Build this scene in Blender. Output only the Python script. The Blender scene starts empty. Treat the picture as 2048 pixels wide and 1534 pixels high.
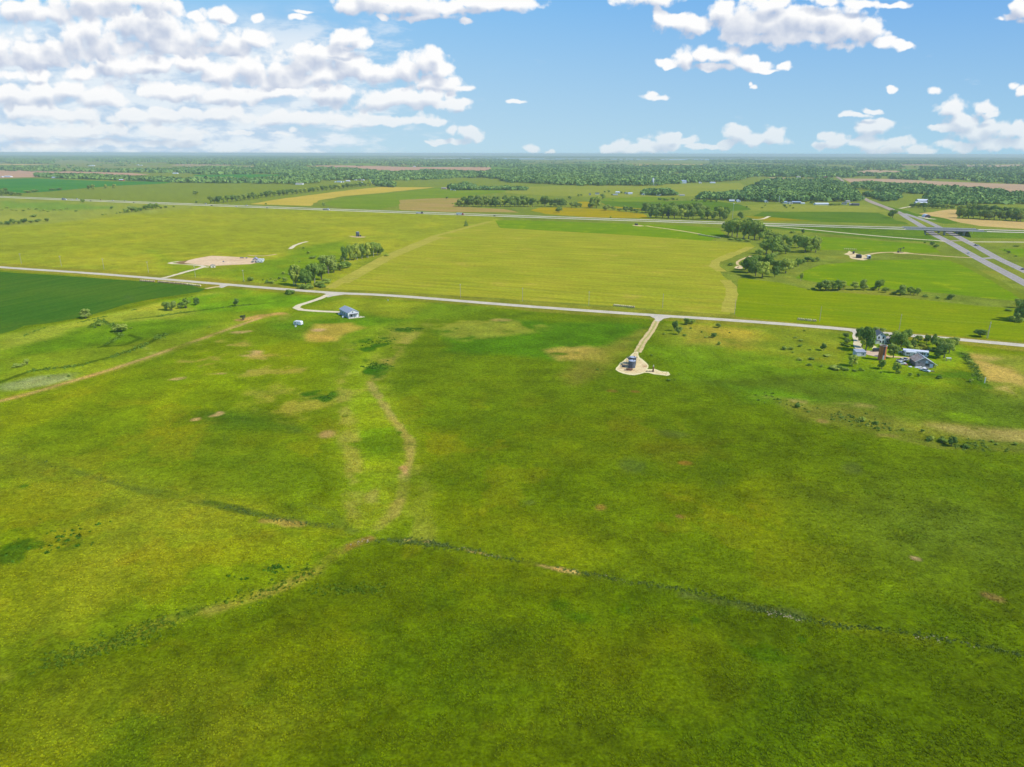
# Farmland seen from a drone: pastures, gravel road, interstate, farmstead, oil leases, clouds.
import bpy, bmesh, math, random
import numpy as np
from mathutils import Vector, Matrix

sc = bpy.context.scene
COL = sc.collection
R = math.radians
rng = random.Random(7)
nrg = np.random.default_rng(11)

# ------------------------------------------------------------------ camera
HC = 110.0                     # flying height in metres
FPX, CX, CY = 1420.0, 1024.0, 767.0
PITCH = math.atan((767 - 307.0) / FPX)
ROLL = R(0.13)
RC = Matrix.Rotation(math.pi / 2 - PITCH, 3, 'X') @ Matrix.Rotation(ROLL, 3, 'Z')
cam = bpy.data.objects.new('camera', bpy.data.cameras.new('camera'))
COL.objects.link(cam)
cam.location = (0, 0, HC)
cam.rotation_euler = RC.to_euler()
cam.data.sensor_width = 36.0
cam.data.lens = FPX / 2048 * 36.0
cam.data.clip_start = 1.0
cam.data.clip_end = 200000.0
sc.camera = cam


def P(px, py, z=0.0):
    """The ground point (at height z) that the survey photo shows at this spot."""
    d = RC @ Vector(((px - CX) / FPX, -(py - CY) / FPX, -1.0))
    t = (z - HC) / d.z
    return Vector((d.x * t, d.y * t, z))


def mpp(px, py):
    """metres per photo pixel at that ground point (across the view)"""
    p = P(px, py)
    return (p - Vector((0, 0, HC))).dot(RC @ Vector((0, 0, -1))) / FPX


def PX(p):
    """world -> photo pixel"""
    v = RC.transposed() @ (Vector(p) - Vector((0, 0, HC)))
    return CX + FPX * v.x / -v.z, CY - FPX * v.y / -v.z


# ------------------------------------------------------------------ names
def tag(o, label=None, cat=None, group=None, kind=None):
    if label: o['label'] = label
    if cat: o['category'] = cat
    if group: o['group'] = group
    if kind: o['kind'] = kind
    return o


def empty(name, loc, rz=0.0):
    o = bpy.data.objects.new(name, None)
    o.location = loc
    o.rotation_euler = (0, 0, rz)
    o.empty_display_size = 0.5
    COL.objects.link(o)
    return o


def mobj(name, mesh, parent=None, loc=None, rz=None):
    o = bpy.data.objects.new(name, mesh)
    COL.objects.link(o)
    if parent is not None: o.parent = parent
    if loc is not None: o.location = loc
    if rz is not None: o.rotation_euler = (0, 0, rz)
    return o


KIDS = {}


def copy_tree(o, parent=None):
    c = o.copy()
    COL.objects.link(c)
    if parent is not None: c.parent = parent
    for ch in list(o.children): copy_tree(ch, c)
    return c


ORD = ['first', 'second', 'third', 'fourth', 'fifth', 'sixth', 'seventh', 'eighth', 'ninth', 'tenth', 'eleventh', 'twelfth']
TENS = ['', '', 'twenty', 'thirty', 'forty', 'fifty', 'sixty', 'seventy', 'eighty', 'ninety']


def ordinal(i):          # 0-based
    n = i + 1
    if n <= 12: return ORD[i]
    return '%d%s' % (n, 'th' if 10 < n % 100 < 14 else {1: 'st', 2: 'nd', 3: 'rd'}.get(n % 10, 'th'))


# ------------------------------------------------------------------ mesh builder
class MB:
    def __init__(s):
        s.v = []; s.f = []

    def add(s, vs, fs):
        b = len(s.v)
        s.v += [tuple(v) for v in vs]
        s.f += [tuple(b + i for i in f) for f in fs]
        return s

    def box(s, x0, x1, y0, y1, z0, z1):
        return s.add([(x0, y0, z0), (x1, y0, z0), (x1, y1, z0), (x0, y1, z0), (x0, y0, z1), (x1, y0, z1), (x1, y1, z1), (x0, y1, z1)],
                     [(3, 2, 1, 0), (4, 5, 6, 7), (0, 1, 5, 4), (1, 2, 6, 5), (2, 3, 7, 6), (3, 0, 4, 7)])

    def bar(s, a, b, w, h=None):
        """square bar from a to b"""
        a = Vector(a); b = Vector(b); h = h or w
        d = (b - a).normalized()
        up = Vector((0, 0, 1)) if abs(d.z) < 0.95 else Vector((0, 1, 0))
        x = d.cross(up).normalized() * w / 2
        y = x.normalized().cross(d) * h / 2
        vs = [a - x - y, a + x - y, a + x + y, a - x + y, b - x - y, b + x - y, b + x + y, b - x + y]
        return s.add(vs, [(3, 2, 1, 0), (4, 5, 6, 7), (0, 1, 5, 4), (1, 2, 6, 5), (2, 3, 7, 6), (3, 0, 4, 7)])

    def cyl(s, a, b, r0, r1=None, n=12, caps=True):
        a = Vector(a); b = Vector(b); r1 = r0 if r1 is None else r1
        d = (b - a).normalized()
        up = Vector((0, 0, 1)) if abs(d.z) < 0.95 else Vector((1, 0, 0))
        x = d.cross(up).normalized(); y = x.cross(d)
        vs = []
        for i in range(n):
            t = 2 * math.pi * i / n
            vs.append(a + (x * math.cos(t) + y * math.sin(t)) * r0)
        for i in range(n):
            t = 2 * math.pi * i / n
            vs.append(b + (x * math.cos(t) + y * math.sin(t)) * r1)
        fs = [(i, n + i, n + (i + 1) % n, (i + 1) % n) for i in range(n)]
        if caps: fs += [tuple(range(n)), tuple(range(2 * n - 1, n - 1, -1))]
        return s.add(vs, fs)

    def prism(s, prof, y0, y1):
        """profile [(x,z)...] extruded along y"""
        n = len(prof)
        vs = [(x, y0, z) for x, z in prof] + [(x, y1, z) for x, z in prof]
        fs = [(i, (i + 1) % n, n + (i + 1) % n, n + i) for i in range(n)]
        fs += [tuple(range(n - 1, -1, -1)), tuple(range(n, 2 * n))]
        return s.add(vs, fs)

    def build(s, name, mat, parent=None, smooth=False, loc=None, rz=None):
        me = bpy.data.meshes.new(name)
        me.from_pydata([tuple(v) for v in s.v], [], s.f)
        me.validate()
        bm = bmesh.new(); bm.from_mesh(me)
        bmesh.ops.recalc_face_normals(bm, faces=bm.faces)
        bm.to_mesh(me); bm.free()
        if mat: me.materials.append(mat)
        if smooth: me.polygons.foreach_set('use_smooth', [True] * len(me.polygons))
        return mobj(name, me, parent, loc, rz)


def np_mesh(name, verts, quads=None, tris=None):
    me = bpy.data.meshes.new(name)
    v = np.asarray(verts, np.float32)
    me.vertices.add(len(v)); me.vertices.foreach_set('co', v.ravel())
    ls = []; st = []; o = 0
    for arr, k in ((quads, 4), (tris, 3)):
        if arr is None or len(arr) == 0: continue
        a = np.asarray(arr, np.int32)
        ls.append(a.ravel()); st.append(o + np.arange(len(a)) * k); o += a.size
    ls = np.concatenate(ls); st = np.concatenate(st).astype(np.int32)
    me.loops.add(len(ls)); me.loops.foreach_set('vertex_index', ls)
    me.polygons.add(len(st)); me.polygons.foreach_set('loop_start', st)
    me.update(calc_edges=True)
    return me


# ------------------------------------------------------------------ numpy noise
def _hash(ix, iy, seed):
    h = (ix.astype(np.int64) * 374761393 + iy.astype(np.int64) * 668265263 + seed * 1442695041) & 0xFFFFFFFF
    h = ((h ^ (h >> 13)) * 1274126177) & 0xFFFFFFFF
    h = h ^ (h >> 16)
    return (h & 0xFFFF) / 65535.0


def vnoise(x, y, seed=0):
    ix = np.floor(x); iy = np.floor(y)
    fx = x - ix; fy = y - iy
    fx = fx * fx * (3 - 2 * fx); fy = fy * fy * (3 - 2 * fy)
    ix = ix.astype(np.int64); iy = iy.astype(np.int64)
    a = _hash(ix, iy, seed); b = _hash(ix + 1, iy, seed); c = _hash(ix, iy + 1, seed); d = _hash(ix + 1, iy + 1, seed)
    return (a * (1 - fx) + b * fx) * (1 - fy) + (c * (1 - fx) + d * fx) * fy


def fbm(x, y, scale, octv=4, seed=0, rough=0.5):
    """0..1, mean 0.5; scale = size of the largest blotch in metres"""
    s = np.zeros_like(x); a = 1.0; t = 0.0
    f = 1.0 / scale
    for k in range(octv):
        s += a * vnoise(x * f + 17.3 * k, y * f - 9.1 * k, seed + k * 13)
        t += a; a *= rough; f *= 2.03
    return s / t


# ------------------------------------------------------------------ colour
def lin(c):
    c = c / 255.0
    return c / 12.92 if c <= 0.04045 else ((c + 0.055) / 1.055) ** 2.4


KEXP = (1.00, 1.26, 1.40)      # sunlit radiance of a level white card in this scene


def alb(r, g, b, k=None):
    """base colour of a level surface that looks like this (8-bit) in the midday sun"""
    k = k or KEXP
    return (min(.9, lin(r) / k[0]), min(.9, lin(g) / k[1]), min(.9, lin(b) / k[2]))


# ------------------------------------------------------------------ materials
class NT:
    """small helper round a node tree"""
    def __init__(s, mat):
        mat.use_nodes = True
        s.t = mat.node_tree; s.t.nodes.clear()

    def n(s, typ, **kw):
        nd = s.t.nodes.new(typ)
        for k, v in kw.items():
            if k.startswith('i_'): nd.inputs[k[2:].replace('_', ' ')].default_value = v
            else: setattr(nd, k, v)
        return nd

    def l(s, a, b): s.t.links.new(a, b)

    def math(s, op, a, b=None, c=None, clamp=False):
        nd = s.t.nodes.new('ShaderNodeMath'); nd.operation = op; nd.use_clamp = clamp
        for i, x in enumerate((a, b, c)):
            if x is None: continue
            if isinstance(x, (int, float)): nd.inputs[i].default_value = x
            else: s.l(x, nd.inputs[i])
        return nd.outputs[0]

    def mapr(s, v, a, b, c=0.0, d=1.0, smooth=True):
        nd = s.t.nodes.new('ShaderNodeMapRange'); nd.clamp = True
        nd.interpolation_type = 'SMOOTHSTEP' if smooth else 'LINEAR'
        s.l(v, nd.inputs[0])
        for i, x in zip((1, 2, 3, 4), (a, b, c, d)): nd.inputs[i].default_value = x
        return nd.outputs[0]

    def mix(s, f, a, b, typ='MIX'):
        nd = s.t.nodes.new('ShaderNodeMix'); nd.data_type = 'RGBA'; nd.blend_type = typ
        for x, i in ((f, 0), (a, 6), (b, 7)):
            if isinstance(x, (int, float)): nd.inputs[i].default_value = x
            elif isinstance(x, (tuple, list)): nd.inputs[i].default_value = (*x[:3], 1)
            else: s.l(x, nd.inputs[i])
        return nd.outputs[2]

    def noise(s, vec, scale, detail=3, rough=0.55, w=0.0, dist=0.0):
        nd = s.n('ShaderNodeTexNoise', noise_dimensions='3D')
        nd.inputs['Scale'].default_value = scale; nd.inputs['Detail'].default_value = detail
        nd.inputs['Roughness'].default_value = rough; nd.inputs['Distortion'].default_value = dist
        s.l(vec, nd.inputs['Vector'])
        return nd.outputs[0]

    def obj_vec(s): return s.n('ShaderNodeTexCoord').outputs['Object']

    def mapping(s, vec, scale=(1, 1, 1), rot=0.0, loc=(0, 0, 0)):
        nd = s.n('ShaderNodeMapping')
        nd.inputs['Scale'].default_value = scale; nd.inputs['Rotation'].default_value = (0, 0, rot); nd.inputs['Location'].default_value = loc
        s.l(vec, nd.inputs['Vector'])
        return nd.outputs[0]

    def out(s, col, rough=0.9, spec=0.15, metal=0.0, normal=None):
        if spec <= .05:                      # soil, hay, leaves: no gloss
            b = s.n('ShaderNodeBsdfDiffuse')
            if isinstance(col, (tuple, list)): b.inputs['Color'].default_value = (*col[:3], 1)
            else: s.l(col, b.inputs['Color'])
            if normal is not None: s.l(normal, b.inputs['Normal'])
            o = s.n('ShaderNodeOutputMaterial')
            s.l(b.outputs[0], o.inputs['Surface'])
            return b
        b = s.n('ShaderNodeBsdfPrincipled')
        if isinstance(col, (tuple, list)): b.inputs['Base Color'].default_value = (*col[:3], 1)
        else: s.l(col, b.inputs['Base Color'])
        if isinstance(rough, (int, float)): b.inputs['Roughness'].default_value = rough
        else: s.l(rough, b.inputs['Roughness'])
        b.inputs['Specular IOR Level'].default_value = spec
        b.inputs['Metallic'].default_value = metal
        if normal is not None: s.l(normal, b.inputs['Normal'])
        o = s.n('ShaderNodeOutputMaterial')
        s.l(b.outputs[0], o.inputs['Surface'])
        return b

    def bump(s, h, strength, dist):
        nd = s.n('ShaderNodeBump')
        nd.inputs['Strength'].default_value = strength; nd.inputs['Distance'].default_value = dist
        s.l(h, nd.inputs['Height'])
        return nd.outputs[0]


MATS = {}


def weathered(name, col, var=0.18, scale=0.8, rough=0.8, spec=0.2, metal=0.0, streak=0.0, bump=0.0):
    """painted / built surface with soft mottling (and vertical streaks)"""
    if name in MATS: return MATS[name]
    m = bpy.data.materials.new(name); t = NT(m)
    v = t.obj_vec()
    n1 = t.noise(v, scale, 5, 0.6)
    c = t.mix(t.mapr(n1, 0.25, 0.75), tuple(x * (1 - var) for x in col), tuple(min(.95, x * (1 + var)) for x in col))
    if streak:
        n2 = t.noise(t.mapping(v, (6, 6, 0.35)), 1.0, 3)
        c = t.mix(t.math('MULTIPLY', t.mapr(n2, 0.45, 0.7), streak), c, tuple(x * 0.45 for x in col))
    nm = t.bump(n1, 0.4, bump) if bump else None
    t.out(c, rough, spec, metal, nm)
    MATS[name] = m
    return m


def striped(name, col, col2, pitch, axis='X', rough=0.6, var=0.15, spec=0.25, metal=0.0):
    """ribbed metal, boards, shingle courses: narrow lines across one object axis"""
    if name in MATS: return MATS[name]
    m = bpy.data.materials.new(name); t = NT(m)
    v = t.obj_vec()
    w = t.n('ShaderNodeTexWave', wave_type='BANDS', bands_direction=axis, wave_profile='SIN')
    w.inputs['Scale'].default_value = 0.314 / pitch; w.inputs['Distortion'].default_value = 0.0
    t.l(v, w.inputs['Vector'])
    n1 = t.noise(v, 0.9, 5, 0.6)
    c = t.mix(t.mapr(w.outputs[1], 0.55, 0.95), col, col2)
    c = t.mix(t.mapr(n1, 0.3, 0.7), c, t.mix(1.0, c, (1 - var, 1 - var, 1 - var), 'MULTIPLY'))
    t.out(c, rough, spec, metal)
    MATS[name] = m
    return m

# ------------------------------------------------------------------ sun, sky, clouds
SUN_DIR = Vector((0.925, -0.38, 0)).normalized()
SUN_EL = R(46)
sun = bpy.data.objects.new('sun', bpy.data.lights.new('sun', 'SUN'))
COL.objects.link(sun)
sdir = Vector((SUN_DIR.x * math.cos(SUN_EL), SUN_DIR.y * math.cos(SUN_EL), math.sin(SUN_EL)))
sun.rotation_euler = sdir.to_track_quat('Z', 'Y').to_euler()
sun.location = (200, -60, 400)
sun.data.energy = 4.0
sun.data.angle = R(0.5)
sun.data.color = (1.0, 0.955, 0.88)

world = bpy.data.worlds.new('World')
sc.world = world
T = NT(world)
sky = T.n('ShaderNodeTexSky', sky_type='NISHITA')
sky.sun_disc = False
sky.sun_elevation = SUN_EL
sky.sun_rotation = math.atan2(SUN_DIR.x, SUN_DIR.y)
sky.altitude = 300
sky.air_density = 1.0
sky.dust_density = 0.6
sky.ozone_density = 2.2
SKY_STRENGTH = 0.12

# cumulus: heaps of puffs laid out as directions (x = tan azimuth, y = tan elevation) round the place
BANK_A = [
 # bank at the upper left corner
 (40,18,62,24),(105,26,60,18),(165,8,62,32),(235,4,62,28),(300,8,55,30),(342,12,28,26),
]
BANK_B = [
 # second heap, wide, flat base
 (8,108,40,36),(58,106,50,34),(108,92,44,32),(142,84,44,34),(186,66,34,28),(205,86,60,34),(268,52,50,42),(322,44,45,36),(302,76,72,36),(382,80,52,28),(416,72,46,28),(462,84,50,22),(500,78,44,20),(524,82,20,10),(350,96,85,15),(430,98,80,13),(95,117,62,20),(40,124,60,16),
]
BANK_C = [
 # third heap
 (20,150,42,14),(80,152,40,13),(160,146,34,17),(216,126,34,28),(252,142,60,30),(312,132,60,22),(385,126,72,20),(442,152,52,24),(502,134,50,30),(562,140,52,30),(602,124,44,28),(640,106,38,24),(682,112,42,24),(702,132,46,28),(724,144,40,22),(640,152,72,20),(560,162,72,16),(762,146,50,24),(812,142,40,28),(848,126,34,24),(868,116,22,18),(880,140,26,24),(902,168,34,20),(924,178,20,9),(862,164,60,20),
 (678,76,28,18),(702,70,28,14),(722,86,34,13),(742,88,16,9),(692,92,40,7),
]
BANK_D = [
 # lower layers of the left bank
 (30,192,62,24),(92,190,60,24),(142,182,50,20),(202,196,62,22),(332,184,62,20),(382,180,52,18),(452,194,82,18),(562,186,82,18),(652,190,82,22),(762,200,82,20),(842,196,68,20),(898,214,36,15),(922,208,16,9),
]
BANK_E = [
 (62,226,62,18),(152,230,62,16),(252,236,72,18),(342,230,72,16),(432,226,82,16),(542,236,92,14),(622,236,72,12),(702,240,60,15),(762,240,80,12),(832,240,60,12),(862,242,40,8),
]
BANK_F = [
 (50,262,82,14),(152,263,92,14),(232,256,72,13),(302,263,72,12),(372,270,52,12),(202,286,122,9),(80,291,102,9),(362,286,60,8),(478,266,36,5),(570,267,26,6),(588,260,11,7),
 (905,262,13,10),(940,266,26,13),(956,270,16,14),(892,281,42,6),(862,285,20,4),
]
BANK_G = [
 # along the top edge
 (700,8,32,22),(742,0,60,24),(822,8,82,20),(862,18,72,18),(922,22,50,11),(952,6,60,16),(1012,4,58,14),(935,45,15,7),(762,36,16,5),(850,36,62,8),
 (395,36,18,9),(440,28,30,14),(456,40,13,9),(517,35,12,10),(590,33,18,7),(602,20,24,4),
 (1300,-6,75,16),
 # large heap right of centre
 (1322,36,20,16),(1346,44,40,15),(1382,50,50,20),(1442,24,34,22),(1482,42,60,36),(1552,14,46,25),(1532,52,82,36),(1602,42,72,36),(1662,40,50,30),(1692,62,70,28),(1742,56,38,27),(1768,82,26,12),(1622,76,102,20),(1682,90,60,12),(1502,76,70,13),(1815,93,27,9),(1792,88,18,10),
 (1325,122,19,9),(1340,131,12,7),(1375,118,26,21),(1405,108,34,18),(1452,112,50,20),(1482,121,40,18),(1432,133,70,11),(1512,131,34,11),(1562,130,19,8),(1530,139,24,6),
 (1652,2,62,11),(1722,10,40,8),(1792,7,28,6),
 (2020,36,26,10),(2046,18,28,30),(2038,42,20,12),(2004,38,16,6),
 (1510,170,12,6),(1506,165,5,6),(1312,193,32,6),(1308,188,12,6),(1778,179,12,8),(1872,180,15,8),(2028,172,18,9),(2046,178,16,12),(1030,203,18,4),
 # heaps low over the right horizon
 (1903,220,28,20),(1922,240,42,17),(1970,214,24,14),(1976,228,28,9),(1902,256,42,10),(1872,256,18,7),(1952,268,48,24),(1992,254,34,23),(2026,264,40,21),(2044,286,40,16),(1922,291,44,12),(1972,286,60,15),
 (1712,230,30,6),(1742,222,24,5),(1692,232,18,5),(1640,286,28,9),(1676,278,34,15),(1656,270,18,9),(1742,254,38,15),(1756,247,24,9),(1712,286,30,12),(1742,286,50,15),(1792,286,40,14),(1832,298,40,12),(1852,305,28,9),(1782,300,50,9),
 (1215,298,20,13),(1242,292,30,13),(1276,300,60,11),(1332,275,34,13),(1346,268,17,8),(1322,290,50,12),(1366,281,28,9),(1402,291,50,7),(1456,286,18,13),(1476,268,28,17),(1502,280,38,16),(1546,272,27,17),(1552,286,28,11),(1060,300,18,8),(1100,303,11,6),
]
BANKS = [BANK_F, BANK_E, BANK_D, BANK_C, BANK_B, BANK_A, BANK_G]


def sky_uv(px, py):
    d = RC @ Vector(((px - CX) / FPX, -(py - CY) / FPX, -1.0))
    return d.x / d.y, d.z / d.y


# what the clouds share: lookup pushed about by noise, billows, frayed edges
def cloud_group(name, puffs):
    """direction plane -> how deep inside the heap of puffs we look (0 = outline)"""
    g = bpy.data.node_groups.new(name, 'ShaderNodeTree')
    g.interface.new_socket('Vector', in_out='INPUT', socket_type='NodeSocketVector')
    g.interface.new_socket('Depth', in_out='OUTPUT', socket_type='NodeSocketFloat')
    g.interface.new_socket('Core', in_out='OUTPUT', socket_type='NodeSocketFloat')
    gi = g.nodes.new('NodeGroupInput'); go = g.nodes.new('NodeGroupOutput')
    t = NT.__new__(NT); t.t = g
    uv = gi.outputs[0]
    wn = t.n('ShaderNodeTexNoise', noise_dimensions='2D'); wn.inputs['Scale'].default_value = 19; wn.inputs['Detail'].default_value = 3; wn.inputs['Roughness'].default_value = 0.6
    t.l(uv, wn.inputs['Vector'])
    sub = t.n('ShaderNodeVectorMath', operation='SUBTRACT'); t.l(wn.outputs['Color'], sub.inputs[0]); sub.inputs[1].default_value = (.5, .5, .5)
    mad = t.n('ShaderNodeVectorMath', operation='MULTIPLY_ADD'); t.l(sub.outputs[0], mad.inputs[0]); mad.inputs[1].default_value = (0.022, 0.015, 0); t.l(uv, mad.inputs[2])
    q = mad.outputs[0]
    cur = None
    for (px, py, rx, ry) in puffs:
        u, v = sky_uv(px, py)
        ru = rx / FPX * 1.12; rv = ry / FPX * 1.12
        a = t.n('ShaderNodeVectorMath', operation='MULTIPLY_ADD')
        t.l(q, a.inputs[0]); a.inputs[1].default_value = (1 / ru, 1 / rv, 0); a.inputs[2].default_value = (-u / ru, -v / rv, 0)
        ln = t.n('ShaderNodeVectorMath', operation='LENGTH'); t.l(a.outputs[0], ln.inputs[0])
        d = ln.outputs['Value']
        if cur is None: cur = d
        else:
            sm = t.n('ShaderNodeMath', operation='SMOOTH_MIN')
            t.l(cur, sm.inputs[0]); t.l(d, sm.inputs[1]); sm.inputs[2].default_value = 0.22
            cur = sm.outputs[0]
    inside = t.math('SUBTRACT', 1.0, cur)
    vo = t.n('ShaderNodeTexVoronoi', voronoi_dimensions='2D', feature='SMOOTH_F1'); vo.inputs['Scale'].default_value = 34
    vo.inputs['Detail'].default_value = 1.5; vo.inputs['Roughness'].default_value = 0.5; vo.inputs['Smoothness'].default_value = 0.3
    mv = t.mapping(q, (1, 1.3, 1)); t.l(mv, vo.inputs['Vector'])
    fn = t.n('ShaderNodeTexNoise', noise_dimensions='2D'); fn.inputs['Scale'].default_value = 60; fn.inputs['Detail'].default_value = 6; fn.inputs['Roughness'].default_value = 0.66
    t.l(uv, fn.inputs['Vector'])
    e = t.math('MULTIPLY_ADD', vo.outputs['Distance'], -0.72, 0.37)
    e2 = t.math('MULTIPLY_ADD', fn.outputs[0], 0.66, -0.31)
    tot = t.math('ADD', t.math('ADD', inside, e), e2)
    t.l(tot, go.inputs[0]); t.l(inside, go.inputs[1])
    return g


geo = T.n('ShaderNodeTexCoord')
gen = geo.outputs['Generated']
sep = T.n('ShaderNodeSeparateXYZ'); T.l(gen, sep.inputs[0])
dx, dy, dz = sep.outputs
dys = T.math('MAXIMUM', dy, 0.05)
cu = T.math('DIVIDE', dx, dys); cv = T.math('DIVIDE', dz, dys)
com = T.n('ShaderNodeCombineXYZ'); T.l(cu, com.inputs[0]); T.l(cv, com.inputs[1])
uv0 = com.outputs[0]


def tinted_sky():
    """clear air: deep blue overhead, paler and more cyan towards the horizon"""
    f = T.mapr(dz, -0.02, 0.25, 1.0, 0.0, False)
    f = T.math('POWER', f, 1.0)
    base = T.mix(1.0, sky.outputs[0], (0.62 * SKY_STRENGTH, 1.05 * SKY_STRENGTH, 1.55 * SKY_STRENGTH), 'MULTIPLY')
    side = T.mapr(dx, -0.7, 0.7, 0.0, 1.0, False)
    hor = T.mix(side, (0.62, 0.78, 0.85), (0.42, 0.68, 0.82))
    mid = T.mix(side, (0.19, 0.56, 0.93), (0.055, 0.30, 0.82))
    c = T.mix(f, mid, hor)
    w = T.mapr(dz, 0.22, 0.65, 1.0, 0.0)
    return T.mix(w, base, c)


sky_col = tinted_sky()
low = T.mapr(cv, 0.0, 0.10)       # 0 at the horizon


def layer(col, name, puffs):
    """lay one bank of cumulus over what is behind it"""
    grp = cloud_group(name, puffs)

    def heap(off):
        nd = T.n('ShaderNodeGroup'); nd.node_tree = grp
        if off is None: T.l(uv0, nd.inputs[0])
        else:
            ad = T.n('ShaderNodeVectorMath', operation='ADD'); T.l(uv0, ad.inputs[0]); ad.inputs[1].default_value = (off[0], off[1], 0)
            T.l(ad.outputs[0], nd.inputs[0])
        return nd.outputs[0], nd.outputs[1]
    d0, _ = heap(None)
    d1, d2 = heap((0.0050, 0.0125))    # towards the sun and up: how much of the heap stands there
    alpha = T.mapr(d0, -0.04, 0.40)
    slope = T.math('SUBTRACT', d0, d1)
    lit = T.math("MULTIPLY_ADD", slope, 0.50, 0.93)
    shade = T.mapr(d2, 0.15, 0.75, 0.0, 0.60)
    lum = T.math('MINIMUM', T.math('MAXIMUM', T.math('SUBTRACT', lit, shade), 0.0), 1.0)
    ccol = T.mix(lum, (0.50, 0.58, 0.74), (1.00, 1.00, 1.00))
    ccol = T.mix(T.math('MULTIPLY_ADD', low, -0.45, 0.45), ccol, (0.66, 0.76, 0.84))
    bg_c = T.n('ShaderNodeBackground'); T.l(ccol, bg_c.inputs[0])
    mx = T.n('ShaderNodeMixShader')
    T.l(T.math('MULTIPLY', alpha, T.math('MULTIPLY_ADD', low, 0.22, 0.77)), mx.inputs[0])
    T.l(col, mx.inputs[1]); T.l(bg_c.outputs[0], mx.inputs[2])
    return mx.outputs[0]


# thin veil of far cloud behind the left bank
vn = T.n('ShaderNodeTexNoise', noise_dimensions='2D'); vn.inputs['Scale'].default_value = 16; vn.inputs['Detail'].default_value = 4; vn.inputs['Roughness'].default_value = 0.6
T.l(T.mapping(uv0, (1, 3.2, 1)), vn.inputs['Vector'])
ve = T.math('ADD', T.mapr(cu, -0.42, 0.02, 1.0, 0.0), T.math('MULTIPLY_ADD', vn.outputs[0], 1.3, -0.65))
vv = T.math('MULTIPLY', T.mapr(cv, 0.13, 0.19, 1.0, 0.0), T.mapr(ve, 0.25, 0.85, 0.0, 0.80))
vcol = T.mix(T.mapr(vn.outputs[0], 0.35, 0.62), (0.52, 0.66, 0.84), (0.86, 0.91, 0.96))
back_col = T.mix(vv, sky_col, vcol)

# the puffs are sorted into bearings so that each direction looks only at those near it; within a bearing the
# banks are laid over one another from the skyline up
EDGES = [-9.0, -0.56, -0.40, -0.24, -0.08, 0.12, 0.32, 0.50, 9.0]
cur = None
for k in range(len(EDGES) - 1):
    e0, e1 = EDGES[k], EDGES[k + 1]
    bg_ = T.n('ShaderNodeBackground'); T.l(back_col, bg_.inputs[0])
    col = bg_.outputs[0]
    for bank in BANKS:
        sel = [p for p in bank if sky_uv(p[0] + p[2] * 1.5 + 22, p[1])[0] > e0 and sky_uv(p[0] - p[2] * 1.5 - 22, p[1])[0] < e1]
        if sel: col = layer(col, 'cloud_bank', sel)
    sh = col
    if cur is None: cur = sh
    else:
        ms = T.n('ShaderNodeMixShader'); T.l(T.math('GREATER_THAN', cu, e0), ms.inputs[0])
        T.l(cur, ms.inputs[1]); T.l(sh, ms.inputs[2]); cur = ms.outputs[0]
# clouds stand in the quarter of the sky ahead; elsewhere clear sky
gate = T.math('MULTIPLY', T.math('GREATER_THAN', dy, 0.5), T.math('MULTIPLY', T.math('GREATER_THAN', dz, -0.001), T.math('LESS_THAN', cv, 0.30)))
bg2 = T.n('ShaderNodeBackground'); T.l(sky_col, bg2.inputs[0])
mg = T.n('ShaderNodeMixShader'); T.l(gate, mg.inputs[0]); T.l(bg2.outputs[0], mg.inputs[1]); T.l(cur, mg.inputs[2])
wo = T.n('ShaderNodeOutputWorld'); T.l(mg.outputs[0], wo.inputs[0])
world.cycles.sampling_method = 'NONE'

sc.view_settings.view_transform = 'Standard'
sc.view_settings.look = 'None'
sc.view_settings.exposure = 0.0
sc.view_settings.gamma = 1.0
sc.render.engine = 'CYCLES'
sc.cycles.max_bounces = 6
sc.cycles.diffuse_bounces = 2
sc.cycles.volume_bounces = 1
sc.cycles.transparent_max_bounces = 6
sc.cycles.use_denoising = True

# ------------------------------------------------------------------ ground
def poly_px(pts, z=0.0): return [P(x, y, z) for x, y in pts]


def interp_poly(pts, step):
    out = []
    n = len(pts)
    for i in range(n):
        a, b = pts[i], pts[(i + 1) % n]
        k = max(1, int((b - a).length / step))
        for j in range(k): out.append(a.lerp(b, j / k))
    return out


# adaptive grid: fine near the lane and pastures, coarse out to the skyline and behind
def make_ground():
    dmin, dmax = 40.0, 1500.0
    rows = [dmin]
    while rows[-1] < dmax:
        r = rows[-1]
        rows.append(r + max(0.9, 0.0016 * math.sqrt(r * r + HC * HC) * math.sqrt(r * r + HC * HC) / HC * 0.62))
    while rows[-1] < 62000: rows.append(rows[-1] * 1.055)
    rows = np.array(rows)
    th = np.radians(np.concatenate([np.linspace(-180, -46, 40)[:-1], np.linspace(-46, 46, 900), np.linspace(46, 180, 40)[1:-1]]))
    nr, nt = len(rows), len(th)
    rr, tt = np.meshgrid(rows, th, indexing='ij')
    x = (rr * np.sin(tt)).ravel(); y = (rr * np.cos(tt)).ravel()
    x = np.append(x, 0.0); y = np.append(y, 0.0)
    i = np.arange(nr - 1)[:, None] * nt; j = np.arange(nt)[None, :]; j2 = (np.arange(nt) + 1)[None, :] % nt
    q = np.stack([i + j, i + j2, i + nt + j2, i + nt + j], -1).reshape(-1, 4)
    q = q[:, ::-1]
    c = len(x) - 1
    jj = np.arange(nt)
    tri = np.stack([np.full(nt, c), (jj + 1) % nt, jj], -1)
    global RROWS, RTH
    RROWS, RTH = rows, th
    return x, y, q, tri


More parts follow.
